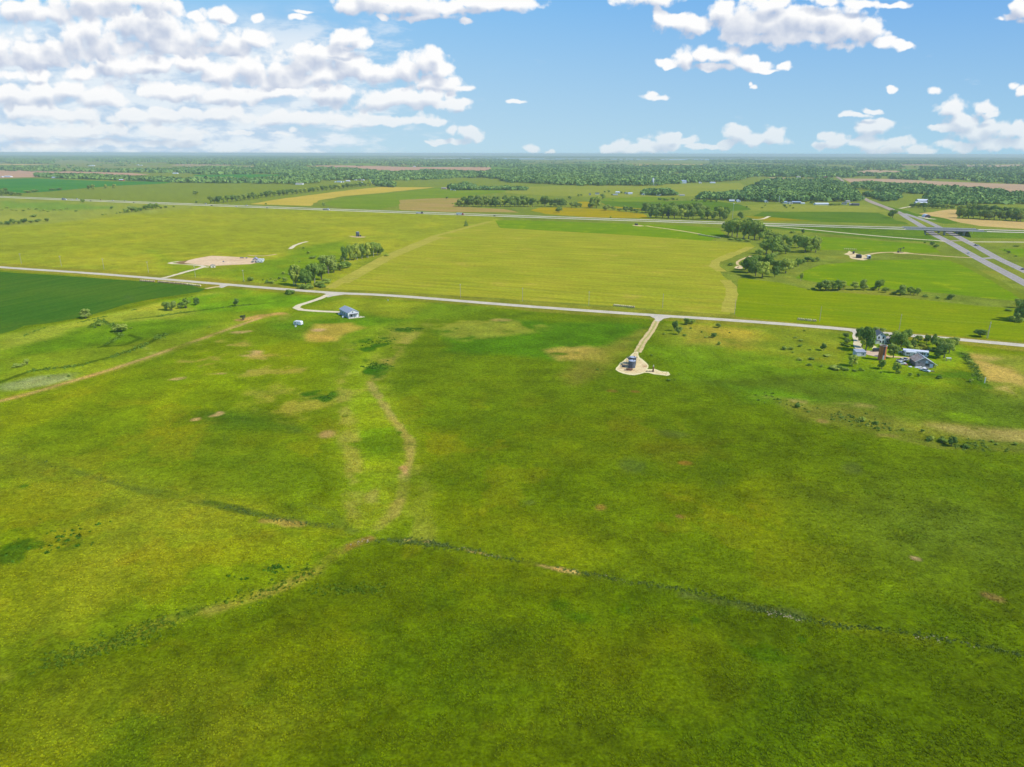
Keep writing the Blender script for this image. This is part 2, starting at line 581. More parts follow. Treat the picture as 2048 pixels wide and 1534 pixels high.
GX, GY, GQ, GT = make_ground()
NV = len(GX)
COLS = np.zeros((NV, 3), np.float32)
n_big = fbm(GX, GY, 220, 4, 3)
n_mid = fbm(GX, GY, 45, 4, 5)
n_sml = fbm(GX, GY, 9, 3, 9)
n_wrp = fbm(GX, GY, 30, 4, 21) - .5
n_wrp2 = fbm(GX, GY, 7, 3, 23) - .5


def put(mask, col, k=None):
    c = np.array(alb(*col, k), np.float32)
    COLS[:] = COLS * (1 - mask[:, None]) + c * mask[:, None]


def sstep(v, a, b):
    t = np.clip((v - a) / (b - a + 1e-9), 0, 1)
    return t * t * (3 - 2 * t)


def near(pts, pad):
    xs = [p.x for p in pts]; ys = [p.y for p in pts]
    return np.nonzero((GX > min(xs) - pad) & (GX < max(xs) + pad) & (GY > min(ys) - pad) & (GY < max(ys) + pad))[0]


def sdist_poly(pts, idx):
    x = GX[idx]; y = GY[idx]
    d = np.full(len(idx), 1e18); ins = np.zeros(len(idx), bool)
    n = len(pts)
    for i in range(n):
        a, b = pts[i], pts[(i + 1) % n]
        ex, ey = b.x - a.x, b.y - a.y
        wx, wy = x - a.x, y - a.y
        t = np.clip((wx * ex + wy * ey) / (ex * ex + ey * ey + 1e-9), 0, 1)
        d = np.minimum(d, (wx - ex * t) ** 2 + (wy - ey * t) ** 2)
        c = ((a.y <= y) & (b.y > y)) | ((b.y <= y) & (a.y > y))
        with np.errstate(divide='ignore', invalid='ignore'):
            xi = a.x + (y - a.y) * ex / (ey if abs(ey) > 1e-9 else 1e-9)
        ins ^= c & (x < xi)
    d = np.sqrt(d)
    return np.where(ins, -d, d)


def region(px, col, soft=4.0, wob=0.0, op=1.0, patch=None, k=None):
    """a piece of land with a soft, slightly wandering edge; patch=(lo,hi): only where the mottling is in that range"""
    pts = poly_px(px); pad = soft * 3 + wob * 2 + 5
    idx = near(pts, pad)
    if len(idx) == 0: return
    d = sdist_poly(pts, idx) + wob * 2 * n_wrp[idx] + wob * .5 * n_wrp2[idx]
    m = sstep(-d, -soft, soft) * op
    if patch: m = m * sstep(n_mid[idx] * .65 + n_sml[idx] * .35, patch[0], patch[1])
    M = np.zeros(NV, np.float32); M[idx] = m
    put(M, col, k)


def blob(cx, cy, rx, ry, col, op=1.0, patch=None, wob=.35, k=None):
    """oval patch of other growth or bare soil"""
    c = P(cx, cy); a = rx * mpp(cx, cy); b = abs(P(cx, cy - ry).y - P(cx, cy + ry).y) / 2
    f = Vector((c.x, c.y, 0)).normalized()
    idx = np.nonzero((abs(GX - c.x) < 2.2 * (a + b)) & (abs(GY - c.y) < 2.2 * (a + b)))[0]
    if len(idx) == 0: return
    rx_ = (GX[idx] - c.x); ry_ = (GY[idx] - c.y)
    u = (rx_ * f.y - ry_ * f.x) / a; v = (rx_ * f.x + ry_ * f.y) / b
    d = np.sqrt(u * u + v * v) + wob * 4 * n_wrp[idx] * .5 + wob * 1.6 * n_wrp2[idx]
    m = sstep(-d, -1.25, -.45) * op
    if patch: m = m * sstep(n_sml[idx] * .6 + n_mid[idx] * .4, patch[0], patch[1])
    M = np.zeros(NV, np.float32); M[idx] = m
    put(M, col, k)


def stroke(px, w, col, soft=1.0, wob=1.0, op=1.0, patch=None, k=None):
    """a track, drain or seam w metres wide"""
    pts = poly_px(px); idx = near(pts, w + soft * 3 + wob * 3 + 5)
    if len(idx) == 0: return
    x = GX[idx]; y = GY[idx]; d = np.full(len(idx), 1e18)
    for a, b in zip(pts[:-1], pts[1:]):
        ex, ey = b.x - a.x, b.y - a.y
        wx, wy = x - a.x, y - a.y
        t = np.clip((wx * ex + wy * ey) / (ex * ex + ey * ey + 1e-9), 0, 1)
        d = np.minimum(d, (wx - ex * t) ** 2 + (wy - ey * t) ** 2)
    d = np.sqrt(d) + wob * 2 * n_wrp2[idx] + wob * n_wrp[idx]
    m = sstep(-d, -w / 2 - soft, -w / 2 + soft * .3) * op
    if patch: m = m * sstep(n_sml[idx] * .6 + n_mid[idx] * .4, patch[0], patch[1])
    M = np.zeros(NV, np.float32); M[idx] = m
    put(M, col, k)


ALL = np.ones(NV, np.float32)
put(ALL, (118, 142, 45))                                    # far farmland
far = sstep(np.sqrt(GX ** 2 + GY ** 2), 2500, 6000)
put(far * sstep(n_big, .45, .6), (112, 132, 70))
# --- pastures, from far to near
region([(-400, 700), (-400, 536), (0, 536), (650, 586), (1310, 632), (2048, 692), (2600, 740), (2600, 2200), (-900, 2200), (-900, 900)], (98, 130, 6), 6)
region([(-300, 395), (0, 396), (600, 418), (1000, 434), (1000, 445), (760, 512), (660, 580), (500, 574), (0, 534), (-300, 512)], (142, 161, 36), 10)
region([(-100, 398), (0, 397), (420, 411), (330, 423), (100, 447), (-100, 460)], (138, 158, 58), 10, 4)
region([(0, 403), (120, 405), (230, 414), (150, 421), (0, 417)], (112, 152, 50), 15)
region([(200, 430), (520, 418), (900, 432), (700, 470), (560, 500), (300, 500), (60, 525), (100, 490)], (143, 160, 30), 30, 14, .7)
region([(300, 500), (330, 540), (560, 572), (640, 560), (700, 500), (600, 495), (540, 520), (420, 545)], (120, 155, 20), 14, 6, .9)
region([(520, 530), (570, 515), (620, 490), (690, 480), (720, 500), (600, 560), (540, 560)], (105, 145, 18), 12, 8, .8)
# roadside verge strips
stroke([(-200, 518), (0, 533), (200, 547), (450, 568), (655, 584), (880, 597), (1110, 616), (1315, 630), (1472, 640), (1655, 654), (1858, 673), (2048, 690), (2300, 712)], 30, (128, 140, 40), 4, 3, .9)
# south of the road: left strip with the creek
region([(-300, 668), (0, 668), (90, 650), (160, 640), (290, 612), (400, 585), (450, 576), (640, 592), (600, 612), (540, 640), (380, 690), (200, 748), (0, 800), (-300, 880)], (118, 152, 18), 5, 2)
region([(0, 672), (120, 650), (300, 610), (420, 585), (520, 584), (420, 620), (330, 640), (140, 668), (60, 690), (0, 700)], (146, 168, 48), 8, 4, .85)
region([(330, 600), (480, 582), (640, 596), (590, 612), (500, 622), (400, 625)], (96, 150, 10), 10, 5, .9)
blob(120, 688, 90, 14, (92, 138, 8), .8)
region([(150, 655), (300, 640), (420, 640), (380, 668), (250, 692), (120, 720), (0, 750), (0, 720), (90, 690)], (98, 142, 12), 8, 6, .9)
region([(0, 720), (140, 700), (330, 675), (470, 640), (540, 628), (480, 655), (300, 715), (150, 757), (0, 790)], (128, 156, 26), 8, 6, .75)
blob(80, 762, 70, 13, (150, 170, 120), .6)
blob(290, 700, 60, 12, (160, 172, 90), .5, (.45, .6))
blob(320, 668, 40, 8, (150, 170, 90), .7, (.45, .6))
for pts in ([(0, 765), (60, 742), (150, 732), (230, 712), (290, 690), (330, 668)], [(180, 655), (200, 640), (225, 650), (240, 672), (210, 692)], [(200, 694), (250, 690), (280, 677), (260, 670)], [(250, 640), (320, 632), (390, 622), (470, 612), (540, 606)]):
    stroke(pts, 2.2, (60, 92, 8), 1.6, 1.2, .85)
# long lane along the left pasture
stroke([(-60, 816), (0, 802), (100, 776), (200, 746), (300, 715), (380, 686), (440, 664), (500, 640), (560, 628)], 5, (150, 152, 56), 3, 1.5, .65)
stroke([(-60, 816), (0, 802), (60, 787), (110, 772), (180, 752), (240, 733), (330, 703), (430, 668), (520, 636)], 2.4, (178, 158, 98), 1.0, .8, .85, (.28, .42))
stroke([(480, 640), (520, 632), (560, 627), (572, 630), (566, 638)], 6, (176, 150, 86), 2, 1.5, .75)
# homestead lawn by the metal shed
region([(650, 592), (990, 614), (900, 640), (840, 668), (740, 680), (600, 680), (520, 660), (560, 630), (620, 620)], (112, 150, 20), 6, 3, .8)
region([(680, 596), (860, 604), (800, 640), (730, 625), (610, 618)], (138, 155, 30), 8, 4, .7)
region([(720, 632), (830, 640), (800, 655), (700, 652), (560, 660), (540, 650), (640, 640)], (86, 136, 8), 6, 4, .7)
region([(630, 648), (700, 646), (730, 656), (690, 668), (668, 682), (620, 684), (608, 672)], (172, 165, 62), 4, 3, .95)
region([(615, 668), (660, 672), (672, 680), (640, 683), (612, 682)], (196, 172, 78), 2.5, 2, .7)
blob(638, 660, 16, 3.5, (200, 176, 120), .9)
# middle pasture, left of the draw
region([(60, 800), (300, 730), (480, 660), (620, 690), (680, 720), (690, 820), (700, 1000), (560, 1040), (350, 1000), (0, 900), (-200, 880)], (114, 143, 6), 22, 14, .9)
region([(380, 700), (520, 680), (640, 700), (650, 780), (480, 800), (330, 770)], (120, 150, 4), 20, 14, .7)
region([(340, 830), (480, 820), (560, 832), (680, 850), (690, 960), (560, 1000), (420, 950), (330, 900)], (96, 124, 6), 16, 16, .85)
region([(400, 826), (470, 826), (560, 838), (640, 860), (540, 866), (420, 850)], (70, 108, 14), 8, 6, .8)
region([(470, 790), (560, 770), (700, 800), (690, 850), (560, 830)], (150, 154, 54), 10, 10, .75, (.40, .54))
for (x, y, rx, ry) in ((428, 828, 14, 4), (392, 838, 8, 3), (492, 838, 8, 3), (480, 664, 26, 4), (455, 745, 40, 3), (430, 692, 26, 3), (505, 708, 26, 12), (355, 757, 20, 3)):
    blob(x, y, rx, ry, (182, 162, 104), .8, (.40, .50), wob=.8)
for (x, y, rx, ry) in ((470, 690, 60, 14), (560, 740, 60, 9), (400, 720, 50, 6), (520, 715, 40, 10), (425, 730, 30, 5)):
    blob(x, y, rx, ry, (152, 148, 62), .7, (.42, .54), wob=.7)
blob(655, 868, 22, 9, (165, 142, 92), .8)
region([(575, 855), (650, 862), (640, 875), (580, 866)], (62, 92, 30), 3, 3, .7, (.45, .6))
# the draw with its cattle trail
region([(690, 690), (760, 650), (860, 640), (850, 665), (800, 690), (770, 760), (800, 830), (830, 900), (835, 960), (800, 1040), (740, 1070), (690, 1060), (700, 960), (690, 850), (670, 760)], (126, 156, 26), 12, 8, .85)
region([(700, 700), (740, 670), (760, 690), (735, 780), (770, 860), (760, 960), (720, 1000), (710, 900)], (130, 165, 12), 12, 8, .8)
region([(770, 660), (840, 650), (820, 690), (770, 740), (740, 780), (700, 790), (740, 730)], (146, 150, 56), 10, 8, .8, (.42, .58))
region([(720, 855), (800, 850), (815, 900), (800, 930), (730, 915), (705, 890)], (92, 140, 8), 10, 8, .8)
stroke([(740, 765), (760, 800), (790, 840), (820, 880), (822, 920), (808, 960), (800, 1000), (780, 1030), (755, 1055)], 2.4, (158, 158, 78), 2.0, 1.6, .8, (.28, .44))
stroke([(700, 690), (690, 740), (686, 800), (694, 860), (706, 920), (704, 990), (712, 1050)], 3.0, (150, 152, 66), 3, 3, .55, (.40, .52))
stroke([(864, 640), (840, 662), (800, 690), (775, 720), (748, 762)], 5, (156, 152, 70), 3.5, 2.5, .6, (.38, .52))
stroke([(836, 930), (846, 980), (840, 1030), (850, 1075)], 4, (146, 158, 60), 4, 3, .5, (.42, .54))
stroke([(806, 935), (808, 965), (800, 1000), (786, 1025), (770, 1042)], 2.2, (182, 152, 100), 1.2, 1.2, .7, (.4, .55))
region([(720, 1000), (760, 960), (800, 960), (790, 1040), (740, 1070), (700, 1050)], (120, 150, 24), 8, 8, .8)
blob(742, 975, 18, 40, (150, 150, 70), .6, (.42, .55))
for (x, y, rx, ry) in ((752, 686, 30, 9), (735, 700, 18, 7), (765, 680, 10, 5), (752, 735, 22, 10), (745, 746, 20, 9), (735, 742, 10, 6), (640, 790, 26, 6), (652, 797, 10, 6), (625, 786, 14, 4), (728, 722, 16, 5), (786, 690, 12, 4), (820, 660, 30, 5), (690, 832, 6, 2), (800, 865, 6, 2)):
    blob(x, y, rx * 1.15, ry * 1.2, (56, 106, 4), .9, (.42, .54), wob=.9)
# right of the draw: the big pasture
region([(860, 640), (1300, 640), (1270, 700), (1200, 760), (1000, 800), (880, 860), (800, 760), (820, 690)], (98, 128, 6), 12, 10, .9)
region([(880, 660), (1010, 640), (1290, 646), (1270, 690), (1100, 720), (900, 700)], (74, 130, 6), 8, 8, .75)
region([(860, 630), (1000, 640), (1120, 650), (1050, 665), (930, 680), (860, 665)], (140, 152, 50), 8, 8, .7, (.46, .58))
region([(1090, 700), (1180, 692), (1220, 700), (1200, 720), (1120, 720)], (168, 158, 70), 5, 5, .85, (.40, .56))
region([(1180, 700), (1290, 660), (1262, 700), (1200, 745), (1150, 770), (1130, 750)], (132, 140, 44), 7, 7, .75)
region([(1310, 645), (1560, 655), (1700, 668), (1700, 740), (1550, 730), (1420, 720), (1330, 700)], (124, 148, 34), 8, 8, .8)
region([(1360, 650), (1520, 660), (1480, 700), (1380, 690)], (150, 150, 50), 8, 8, .75, (.42, .56))
region([(1280, 690), (1420, 690), (1560, 710), (1700, 738), (1400, 770), (1330, 760), (1345, 730)], (104, 146, 14), 8, 6, .75)
region([(1560, 590), (1560, 630), (1600, 640), (1500, 636)], (120, 150, 20), 6)
# around the farmstead
region([(1690, 670), (1930, 690), (1960, 760), (1880, 775), (1690, 752)], (108, 150, 16), 5, 3, .9)
region([(1900, 735), (1960, 745), (1950, 772), (1840, 748)], (66, 112, 14), 4, 3, .85)
region([(1920, 704), (2120, 716), (2120, 840), (1990, 800), (1965, 760), (1935, 725)], (130, 150, 44), 5, 4, .9)
region([(1930, 706), (2000, 716), (2060, 760), (2060, 812), (1990, 795), (1965, 755)], (172, 162, 88), 4, 5, .75, (.42, .58))
stroke([(1925, 706), (1945, 735), (1962, 762), (1972, 775)], 3.5, (64, 118, 8), 2, 2, .8)
region([(1380, 760), (1560, 756), (1960, 780), (2100, 800), (2100, 880), (1900, 850), (1700, 820), (1500, 790)], (92, 124, 22), 12, 8, .85)
region([(1450, 770), (1560, 780), (1640, 800), (1620, 815), (1500, 800)], (100, 150, 14), 8, 6, .8)
blob(1930, 835, 40, 10, (112, 152, 10), .6)
region([(1560, 800), (1680, 815), (1860, 850), (2080, 870), (2080, 900), (1900, 895), (1750, 865), (1600, 840)], (128, 142, 46), 8, 8, .85)
region([(1480, 785), (1600, 800), (1740, 812), (1680, 816), (1560, 806)], (158, 150, 82), 4, 4, .8, (.42, .56))
region([(1580, 812), (1650, 820), (1720, 850), (1660, 845), (1600, 832)], (156, 148, 82), 4, 5, .8, (.42, .56))
region([(1860, 850), (2080, 866), (2080, 886), (1980, 884)], (160, 154, 84), 5, 5, .75, (.42, .56))
stroke([(1700, 868), (1790, 872), (1880, 892), (2000, 897), (2080, 899)], 3.5, (150, 138, 76), 2.5, 2, .7, (.4, .55))
stroke([(1600, 828), (1680, 838), (1760, 855), (1860, 880), (1940, 893), (2060, 893)], 7, (74, 104, 22), 4, 3, .7, (.46, .58))
# open right-hand pasture: broad dark and yellow swathes
region([(860, 870), (1100, 790), (1300, 770), (1500, 830), (1750, 880), (2100, 930), (2200, 1260), (2048, 1270), (1700, 1180), (1400, 1120), (1000, 1080), (860, 1000)], (94, 123, 3), 26, 18, .95)
region([(1180, 830), (1450, 850), (1560, 900), (1400, 960), (1200, 930)], (86, 114, 3), 40, 20, .7)
region([(1350, 980), (1600, 960), (1780, 1010), (1700, 1090), (1450, 1090)], (104, 126, 4), 30, 18, .6)
region([(1750, 920), (2048, 930), (2048, 1100), (1850, 1080)], (100, 132, 14), 30, 18, .6)
region([(1700, 1010), (1900, 1000), (2048, 1060), (2048, 1130), (1800, 1120)], (92, 118, 34), 30, 14, .6)
region([(900, 1030), (1180, 1050), (1500, 1130), (1760, 1180), (1700, 1200), (1400, 1160), (1040, 1110)], (106, 132, 8), 24, 14, .7)
region([(1300, 890), (1460, 880), (1440, 910), (1310, 905)], (92, 96, 14), 12, 8, .6)
for (x, y, rx, ry, c) in ((1370, 926, 16, 5, (140, 116, 44)), (1202, 1014, 14, 8, (140, 120, 50)), (1360, 1033, 12, 4, (150, 124, 64)), (1832, 1117, 12, 5, (168, 152, 110)), (1985, 1194, 22, 8, (140, 124, 66)), (1225, 782, 12, 3, (132, 112, 44)), (1270, 783, 12, 3, (132, 112, 44)), (1645, 842, 14, 5, (150, 140, 70)), (1000, 640, 20, 3, (160, 150, 80))):
    blob(x, y, rx, ry, c, .75)
for (x, y, rx, ry) in ((1265, 930, 30, 16), (1705, 935, 18, 14), (1440, 965, 12, 5), (1060, 1005, 14, 6), (1350, 868, 40, 8)):
    blob(x, y, rx, ry, (84, 104, 40), .55)
# left foreground slope, paler
region([(-300, 920), (0, 912), (180, 950), (360, 1010), (560, 1040), (700, 1060), (730, 1085), (640, 1150), (420, 1240), (200, 1310), (0, 1390), (-300, 1500)], (108, 138, 8), 14, 8, .95)
region([(0, 900), (160, 930), (420, 980), (620, 1050), (560, 1110), (380, 1120), (300, 1060), (120, 990), (0, 960)], (124, 144, 30), 24, 14, .75)
region([(220, 1060), (340, 1080), (330, 1160), (220, 1230), (60, 1260), (100, 1150)], (122, 142, 28), 24, 16, .65)
region([(420, 1060), (640, 1070), (660, 1110), (480, 1180), (400, 1140)], (112, 148, 6), 14, 10, .7)
region([(230, 860), (420, 880), (640, 930), (600, 1000), (350, 950), (200, 900)], (92, 126, 14), 20, 14, .6)
for (x, y, rx, ry) in ((50, 1050, 40, 12), (80, 1088, 22, 8), (155, 1078, 26, 12), (20, 1110, 22, 22), (40, 1085, 30, 8), (452, 1162, 28, 9), (552, 1138, 12, 5), (420, 1218, 20, 10), (660, 1172, 20, 6), (48, 972, 10, 4), (150, 1092, 30, 6)):
    blob(x, y, rx, ry, (54, 96, 6), .85, (.42, .55), wob=.6)
# the brushy seam running across the foreground
SEAM_R = [(720, 1082), (800, 1080), (860, 1084), (940, 1102), (1020, 1118), (1100, 1135), (1190, 1152), (1300, 1172), (1400, 1190), (1500, 1210), (1600, 1228), (1700, 1248), (1800, 1266), (1900, 1282), (2000, 1300), (2100, 1320)]
SEAM_L = [(740, 1080), (700, 1092), (670, 1110), (620, 1145), (560, 1175), (480, 1205), (400, 1222), (340, 1240), (240, 1285), (140, 1310), (60, 1340), (0, 1360), (-60, 1378)]
SEAM_U = [(-60, 905), (0, 916), (70, 925), (140, 940), (260, 975), (350, 992), (430, 1010), (500, 1024), (560, 1035), (640, 1050), (710, 1062)]
stroke(SEAM_R, 2.0, (76, 100, 20), 1.0, 1.3, .65, (.32, .46))
stroke(SEAM_R, 1.0, (190, 172, 110), .5, 1.0, .85, (.54, .60))
stroke([(1370, 1190), (1430, 1202), (1540, 1221), (1600, 1231)], 2.6, (96, 116, 50), 1.0, 1.2, .8)
stroke([(1370, 1194), (1430, 1206), (1540, 1225), (1600, 1235)], 1.0, (214, 190, 140), .4, .8, .9, (.50, .56))
stroke(SEAM_L, 2.6, (128, 144, 36), 2.0, 2.0, .7, (.32, .46))
stroke(SEAM_L, 2.2, (62, 98, 10), 1.6, 2.4, .75, (.48, .58))
stroke([(420, 1225), (500, 1196), (560, 1178), (640, 1140)], 2.6, (152, 154, 60), 2, 1.8, .6, (.40, .55))
stroke([(665, 1108), (700, 1092), (740, 1078)], 2.2, (150, 116, 62), 1, 1.6, .8, (.42, .55))
stroke([(620, 1010), (660, 1020), (700, 1060)], 2, (90, 120, 30), 2, 2, .6)
stroke(SEAM_U, 2.2, (92, 116, 30), 1.4, 1.6, .7, (.34, .48))
stroke([(420, 1005), (470, 1018), (540, 1034), (610, 1048)], 2.2, (70, 100, 20), 1.2, 1.6, .8, (.42, .55))
stroke([(525, 1042), (560, 1044), (600, 1048)], 3.0, (164, 156, 70), 1.4, 1.6, .75)
stroke([(1660, 1248), (1720, 1262), (1800, 1280), (1860, 1286)], 4.0, (128, 152, 14), 1.6, 1.5, .8)
# near meadow
region([(-300, 1420), (0, 1370), (300, 1275), (480, 1220), (640, 1150), (720, 1092), (860, 1092), (1100, 1145), (1400, 1200), (1750, 1270), (2100, 1330), (2500, 1500), (2500, 2400), (-800, 2400)], (86, 112, 2), 5, 4, .95)
region([(700, 1100), (1000, 1130), (1150, 1160), (900, 1200), (640, 1230), (640, 1160)], (98, 124, 4), 16, 10, .7)
region([(150, 1330), (420, 1270), (700, 1230), (900, 1250), (800, 1330), (420, 1420), (100, 1460)], (102, 126, 4), 18, 12, .7)
region([(0, 1400), (220, 1360), (480, 1380), (620, 1440), (460, 1540), (0, 1540)], (116, 134, 20), 16, 10, .6)
region([(800, 1260), (960, 1210), (1020, 1300), (1010, 1400), (860, 1420), (800, 1340)], (70, 108, 2), 10, 10, .7)
region([(240, 1430), (330, 1450), (330, 1540), (200, 1540)], (70, 112, 4), 10, 10, .6)
region([(1000, 1180), (1320, 1200), (1240, 1280), (1060, 1260)], (78, 120, 2), 12, 10, .6)
region([(1180, 1270), (1560, 1240), (2048, 1330), (2200, 1600), (1500, 1600), (1250, 1420)], (76, 106, 2), 22, 14, .7)
region([(1000, 1330), (1230, 1320), (1330, 1420), (1250, 1540), (1010, 1540)], (88, 112, 4), 16, 12, .6)
region([(1560, 1400), (1800, 1390), (1900, 1540), (1600, 1540)], (96, 130, 6), 16, 12, .5)
for (x, y, rx, ry) in ((1120, 1205, 26, 16), (1240, 1215, 30, 14), (1160, 1235, 40, 14), (1240, 1270, 14, 10), (1605, 1278, 12, 8), (810, 1160, 12, 6), (700, 1180, 40, 10), (1390, 1240, 12, 8), (1190, 1490, 30, 36), (1165, 1520, 26, 30), (1510, 1300, 60, 20), (590, 1160, 8, 4)):
    blob(x, y, rx, ry, (52, 92, 2), .65, (.42, .56), wob=.6)
# overall mottling of the grass
dd = np.sqrt(GX ** 2 + GY ** 2)
n_xs = fbm(GX, GY, 3.5, 3, 41)
mot = (n_big - .5) * .34 + (n_mid - .5) * .44 + (n_sml - .5) * .62 + (n_xs - .5) * .55 * np.clip(1.3 - np.sqrt(GX ** 2 + GY ** 2) / 420, 0, 1)
COLS *= 1.10 * np.clip(1 + mot * np.clip(1.2 - dd / 2500, .25, 1), .45, 1.7)[:, None].astype(np.float32)
n_dry = fbm(GX, GY, 26, 5, 61, .62)
inpast = (dd < 900)
put((sstep(n_dry, .585, .66) * .17 * inpast * sstep(n_big, .38, .58)).astype(np.float32), (160, 158, 24))
put((sstep(n_dry, .345, .29) * .0 + sstep(-n_dry, -.40, -.33) * .26 * inpast).astype(np.float32), (70, 110, 6))
yel = sstep(n_mid * .5 + n_big * .5, .5, .64) * .16 * np.clip(1.2 - dd / 2000, 0, 1)
COLS[:, 0] *= (1 + yel).astype(np.float32)

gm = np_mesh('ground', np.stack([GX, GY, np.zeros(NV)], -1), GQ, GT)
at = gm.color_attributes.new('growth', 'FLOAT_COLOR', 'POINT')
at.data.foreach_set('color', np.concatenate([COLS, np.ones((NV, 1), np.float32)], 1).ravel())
mat = bpy.data.materials.new('pasture'); t = NT(mat)
att = t.n('ShaderNodeAttribute', attribute_name='growth')
v = t.obj_vec()
n1 = t.noise(v, 0.5, 5, 0.72)             # clumps
n2 = t.noise(v, 1.5, 4, 0.7)               # blades and weeds
n3 = t.noise(v, 0.09, 4, 0.6)
tuft = t.mapr(n1, 0.36, 0.64, 0.72, 1.32, False)
fine = t.mapr(n2, 0.36, 0.64, 0.68, 1.38, False)
c = t.mix(1.0, att.outputs['Color'], t.math('MULTIPLY', tuft, fine), 'MULTIPLY')
c = t.mix(t.mapr(n3, 0.52, 0.70, 0.0, 0.30), c, t.mix(1.0, c, (1.35, 1.10, .9), 'MULTIPLY'))
weeds = t.mapr(t.noise(v, 0.75, 5, 0.75), 0.62, 0.70)
c = t.mix(t.math('MULTIPLY', weeds, 0.5), c, t.mix(1.0, c, (.45, .58, .6), 'MULTIPLY'))
dry = t.mapr(t.noise(t.mapping(v, (1, 1, 1), 0, (31, 7, 0)), 0.9, 5, 0.75), 0.64, 0.72)
c = t.mix(t.math('MULTIPLY', dry, 0.35), c, t.mix(1.0, c, (1.6, 1.32, 1.2), 'MULTIPLY'))
hgt = t.math('ADD', t.math('MULTIPLY', n1, 0.7), t.math('MULTIPLY', n2, 0.30))
t.out(c, 0.95, 0.05, normal=t.bump(hgt, 0.5, 0.8))
gm.materials.append(mat)
g = mobj('ground', gm)
tag(g, 'rolling green pasture with pale trails and darker patches of growth', kind='structure')

# ------------------------------------------------------------------ tall grass clumps of the near meadow
def tufts():
    g = np.random.default_rng(5)
    n = 150000
    r = 88.0 * np.exp(g.random(n) * math.log(430 / 88.0)); th = np.radians(g.uniform(-45, 45, n))
    x = r * np.sin(th); y = r * np.cos(th)
    cl = fbm(x, y, 12, 3, 77) * .6 + fbm(x, y, 2.5, 2, 78) * .4
    k = cl > .47
    x, y, r, cl = x[k], y[k], r[k], cl[k]
    m = len(x)
    # colour of the growth under each clump: look it up on the ground grid
    rows = np.unique(np.round(np.sqrt(GX[:-1] ** 2 + GY[:-1] ** 2), 3))
    nt = (NV - 1) // len(RROWS)
    ri = np.clip(np.searchsorted(RROWS, r), 0, len(RROWS) - 1); ti = np.clip(np.searchsorted(RTH, np.arctan2(x, y)), 0, nt - 1)
    base = COLS[ri * nt + ti]
    h = g.uniform(.06, .20, m) * (.6 + cl * .9); w = g.uniform(.20, .50, m)
    nb_ = 3
    V = np.empty((m, nb_, 4, 3), np.float32); a0 = g.uniform(0, 6.28, m)
    for b in range(nb_):
        a = a0 + b * 2.09 + g.uniform(-.4, .4, m); lean = g.uniform(.8, 2.2, m)
        ca, sa = np.cos(a), np.sin(a)
        px_, py_ = -sa * w / 2, ca * w / 2
        tx, ty = ca * h * lean, sa * h * lean
        V[:, b, 0] = np.stack([x - px_, y - py_, np.zeros(m)], -1); V[:, b, 1] = np.stack([x + px_, y + py_, np.zeros(m)], -1)
        V[:, b, 2] = np.stack([x + px_ * .5 + tx, y + py_ * .5 + ty, h], -1); V[:, b, 3] = np.stack([x - px_ * .6 + tx, y - py_ * .6 + ty, h * .85], -1)
    me = np_mesh('grass', V.reshape(-1, 3), np.arange(m * nb_ * 4).reshape(-1, 4))
    cc = np.repeat(base * g.uniform(1.0, 2.1, (m, 1)) * np.array([1.05, 1.0, .9]), nb_ * 4, 0)
    at_ = me.color_attributes.new('growth', 'FLOAT_COLOR', 'POINT')
    at_.data.foreach_set('color', np.concatenate([cc, np.ones((len(cc), 1))], 1).astype(np.float32).ravel())
    mt = bpy.data.materials.new('grass_blades'); t_ = NT(mt); a_ = t_.n('ShaderNodeAttribute', attribute_name='growth')
    d = t_.n('ShaderNodeBsdfDiffuse'); tr = t_.n('ShaderNodeBsdfTranslucent'); mx_ = t_.n('ShaderNodeMixShader'); mx_.inputs[0].default_value = .25
    t_.l(a_.outputs['Color'], d.inputs[0]); t_.l(a_.outputs['Color'], tr.inputs[0]); t_.l(d.outputs[0], mx_.inputs[1]); t_.l(tr.outputs[0], mx_.inputs[2])
    o_ = t_.n('ShaderNodeOutputMaterial'); t_.l(mx_.outputs[0], o_.inputs[0])
    me.materials.append(mt)
    o = mobj('grass', me); tag(o, 'clumps of taller grass and weeds in the near meadow', 'grass', None, 'stuff')


tufts()


# brush and stones along the seams that cross the pasture
def along_line(px, n, spread, g, gap=0.0):
    pts = [P(a_, b_) for a_, b_ in px]
    seg = np.array([(q - p).length for p, q in zip(pts[:-1], pts[1:])]); cum = np.concatenate([[0], np.cumsum(seg)])
    t = g.random(n) * cum[-1]
    if gap:
        k = vnoise(t / 14.0, t * 0 + 3.3, 91) > gap
        t = t[k]
    i = np.clip(np.searchsorted(cum, t) - 1, 0, len(seg) - 1); f = (t - cum[i]) / seg[i]
    A_ = np.array([p[:2] for p in pts])
    xy = A_[i] * (1 - f[:, None]) + A_[i + 1] * f[:, None]
    w_ = (fbm(xy[:, 0], xy[:, 1], 25, 3, 21) - .5) * 5
    xy[:, 1] += w_ + g.normal(size=len(t)) * spread
    xy[:, 0] += g.normal(size=len(t)) * spread
    return xy


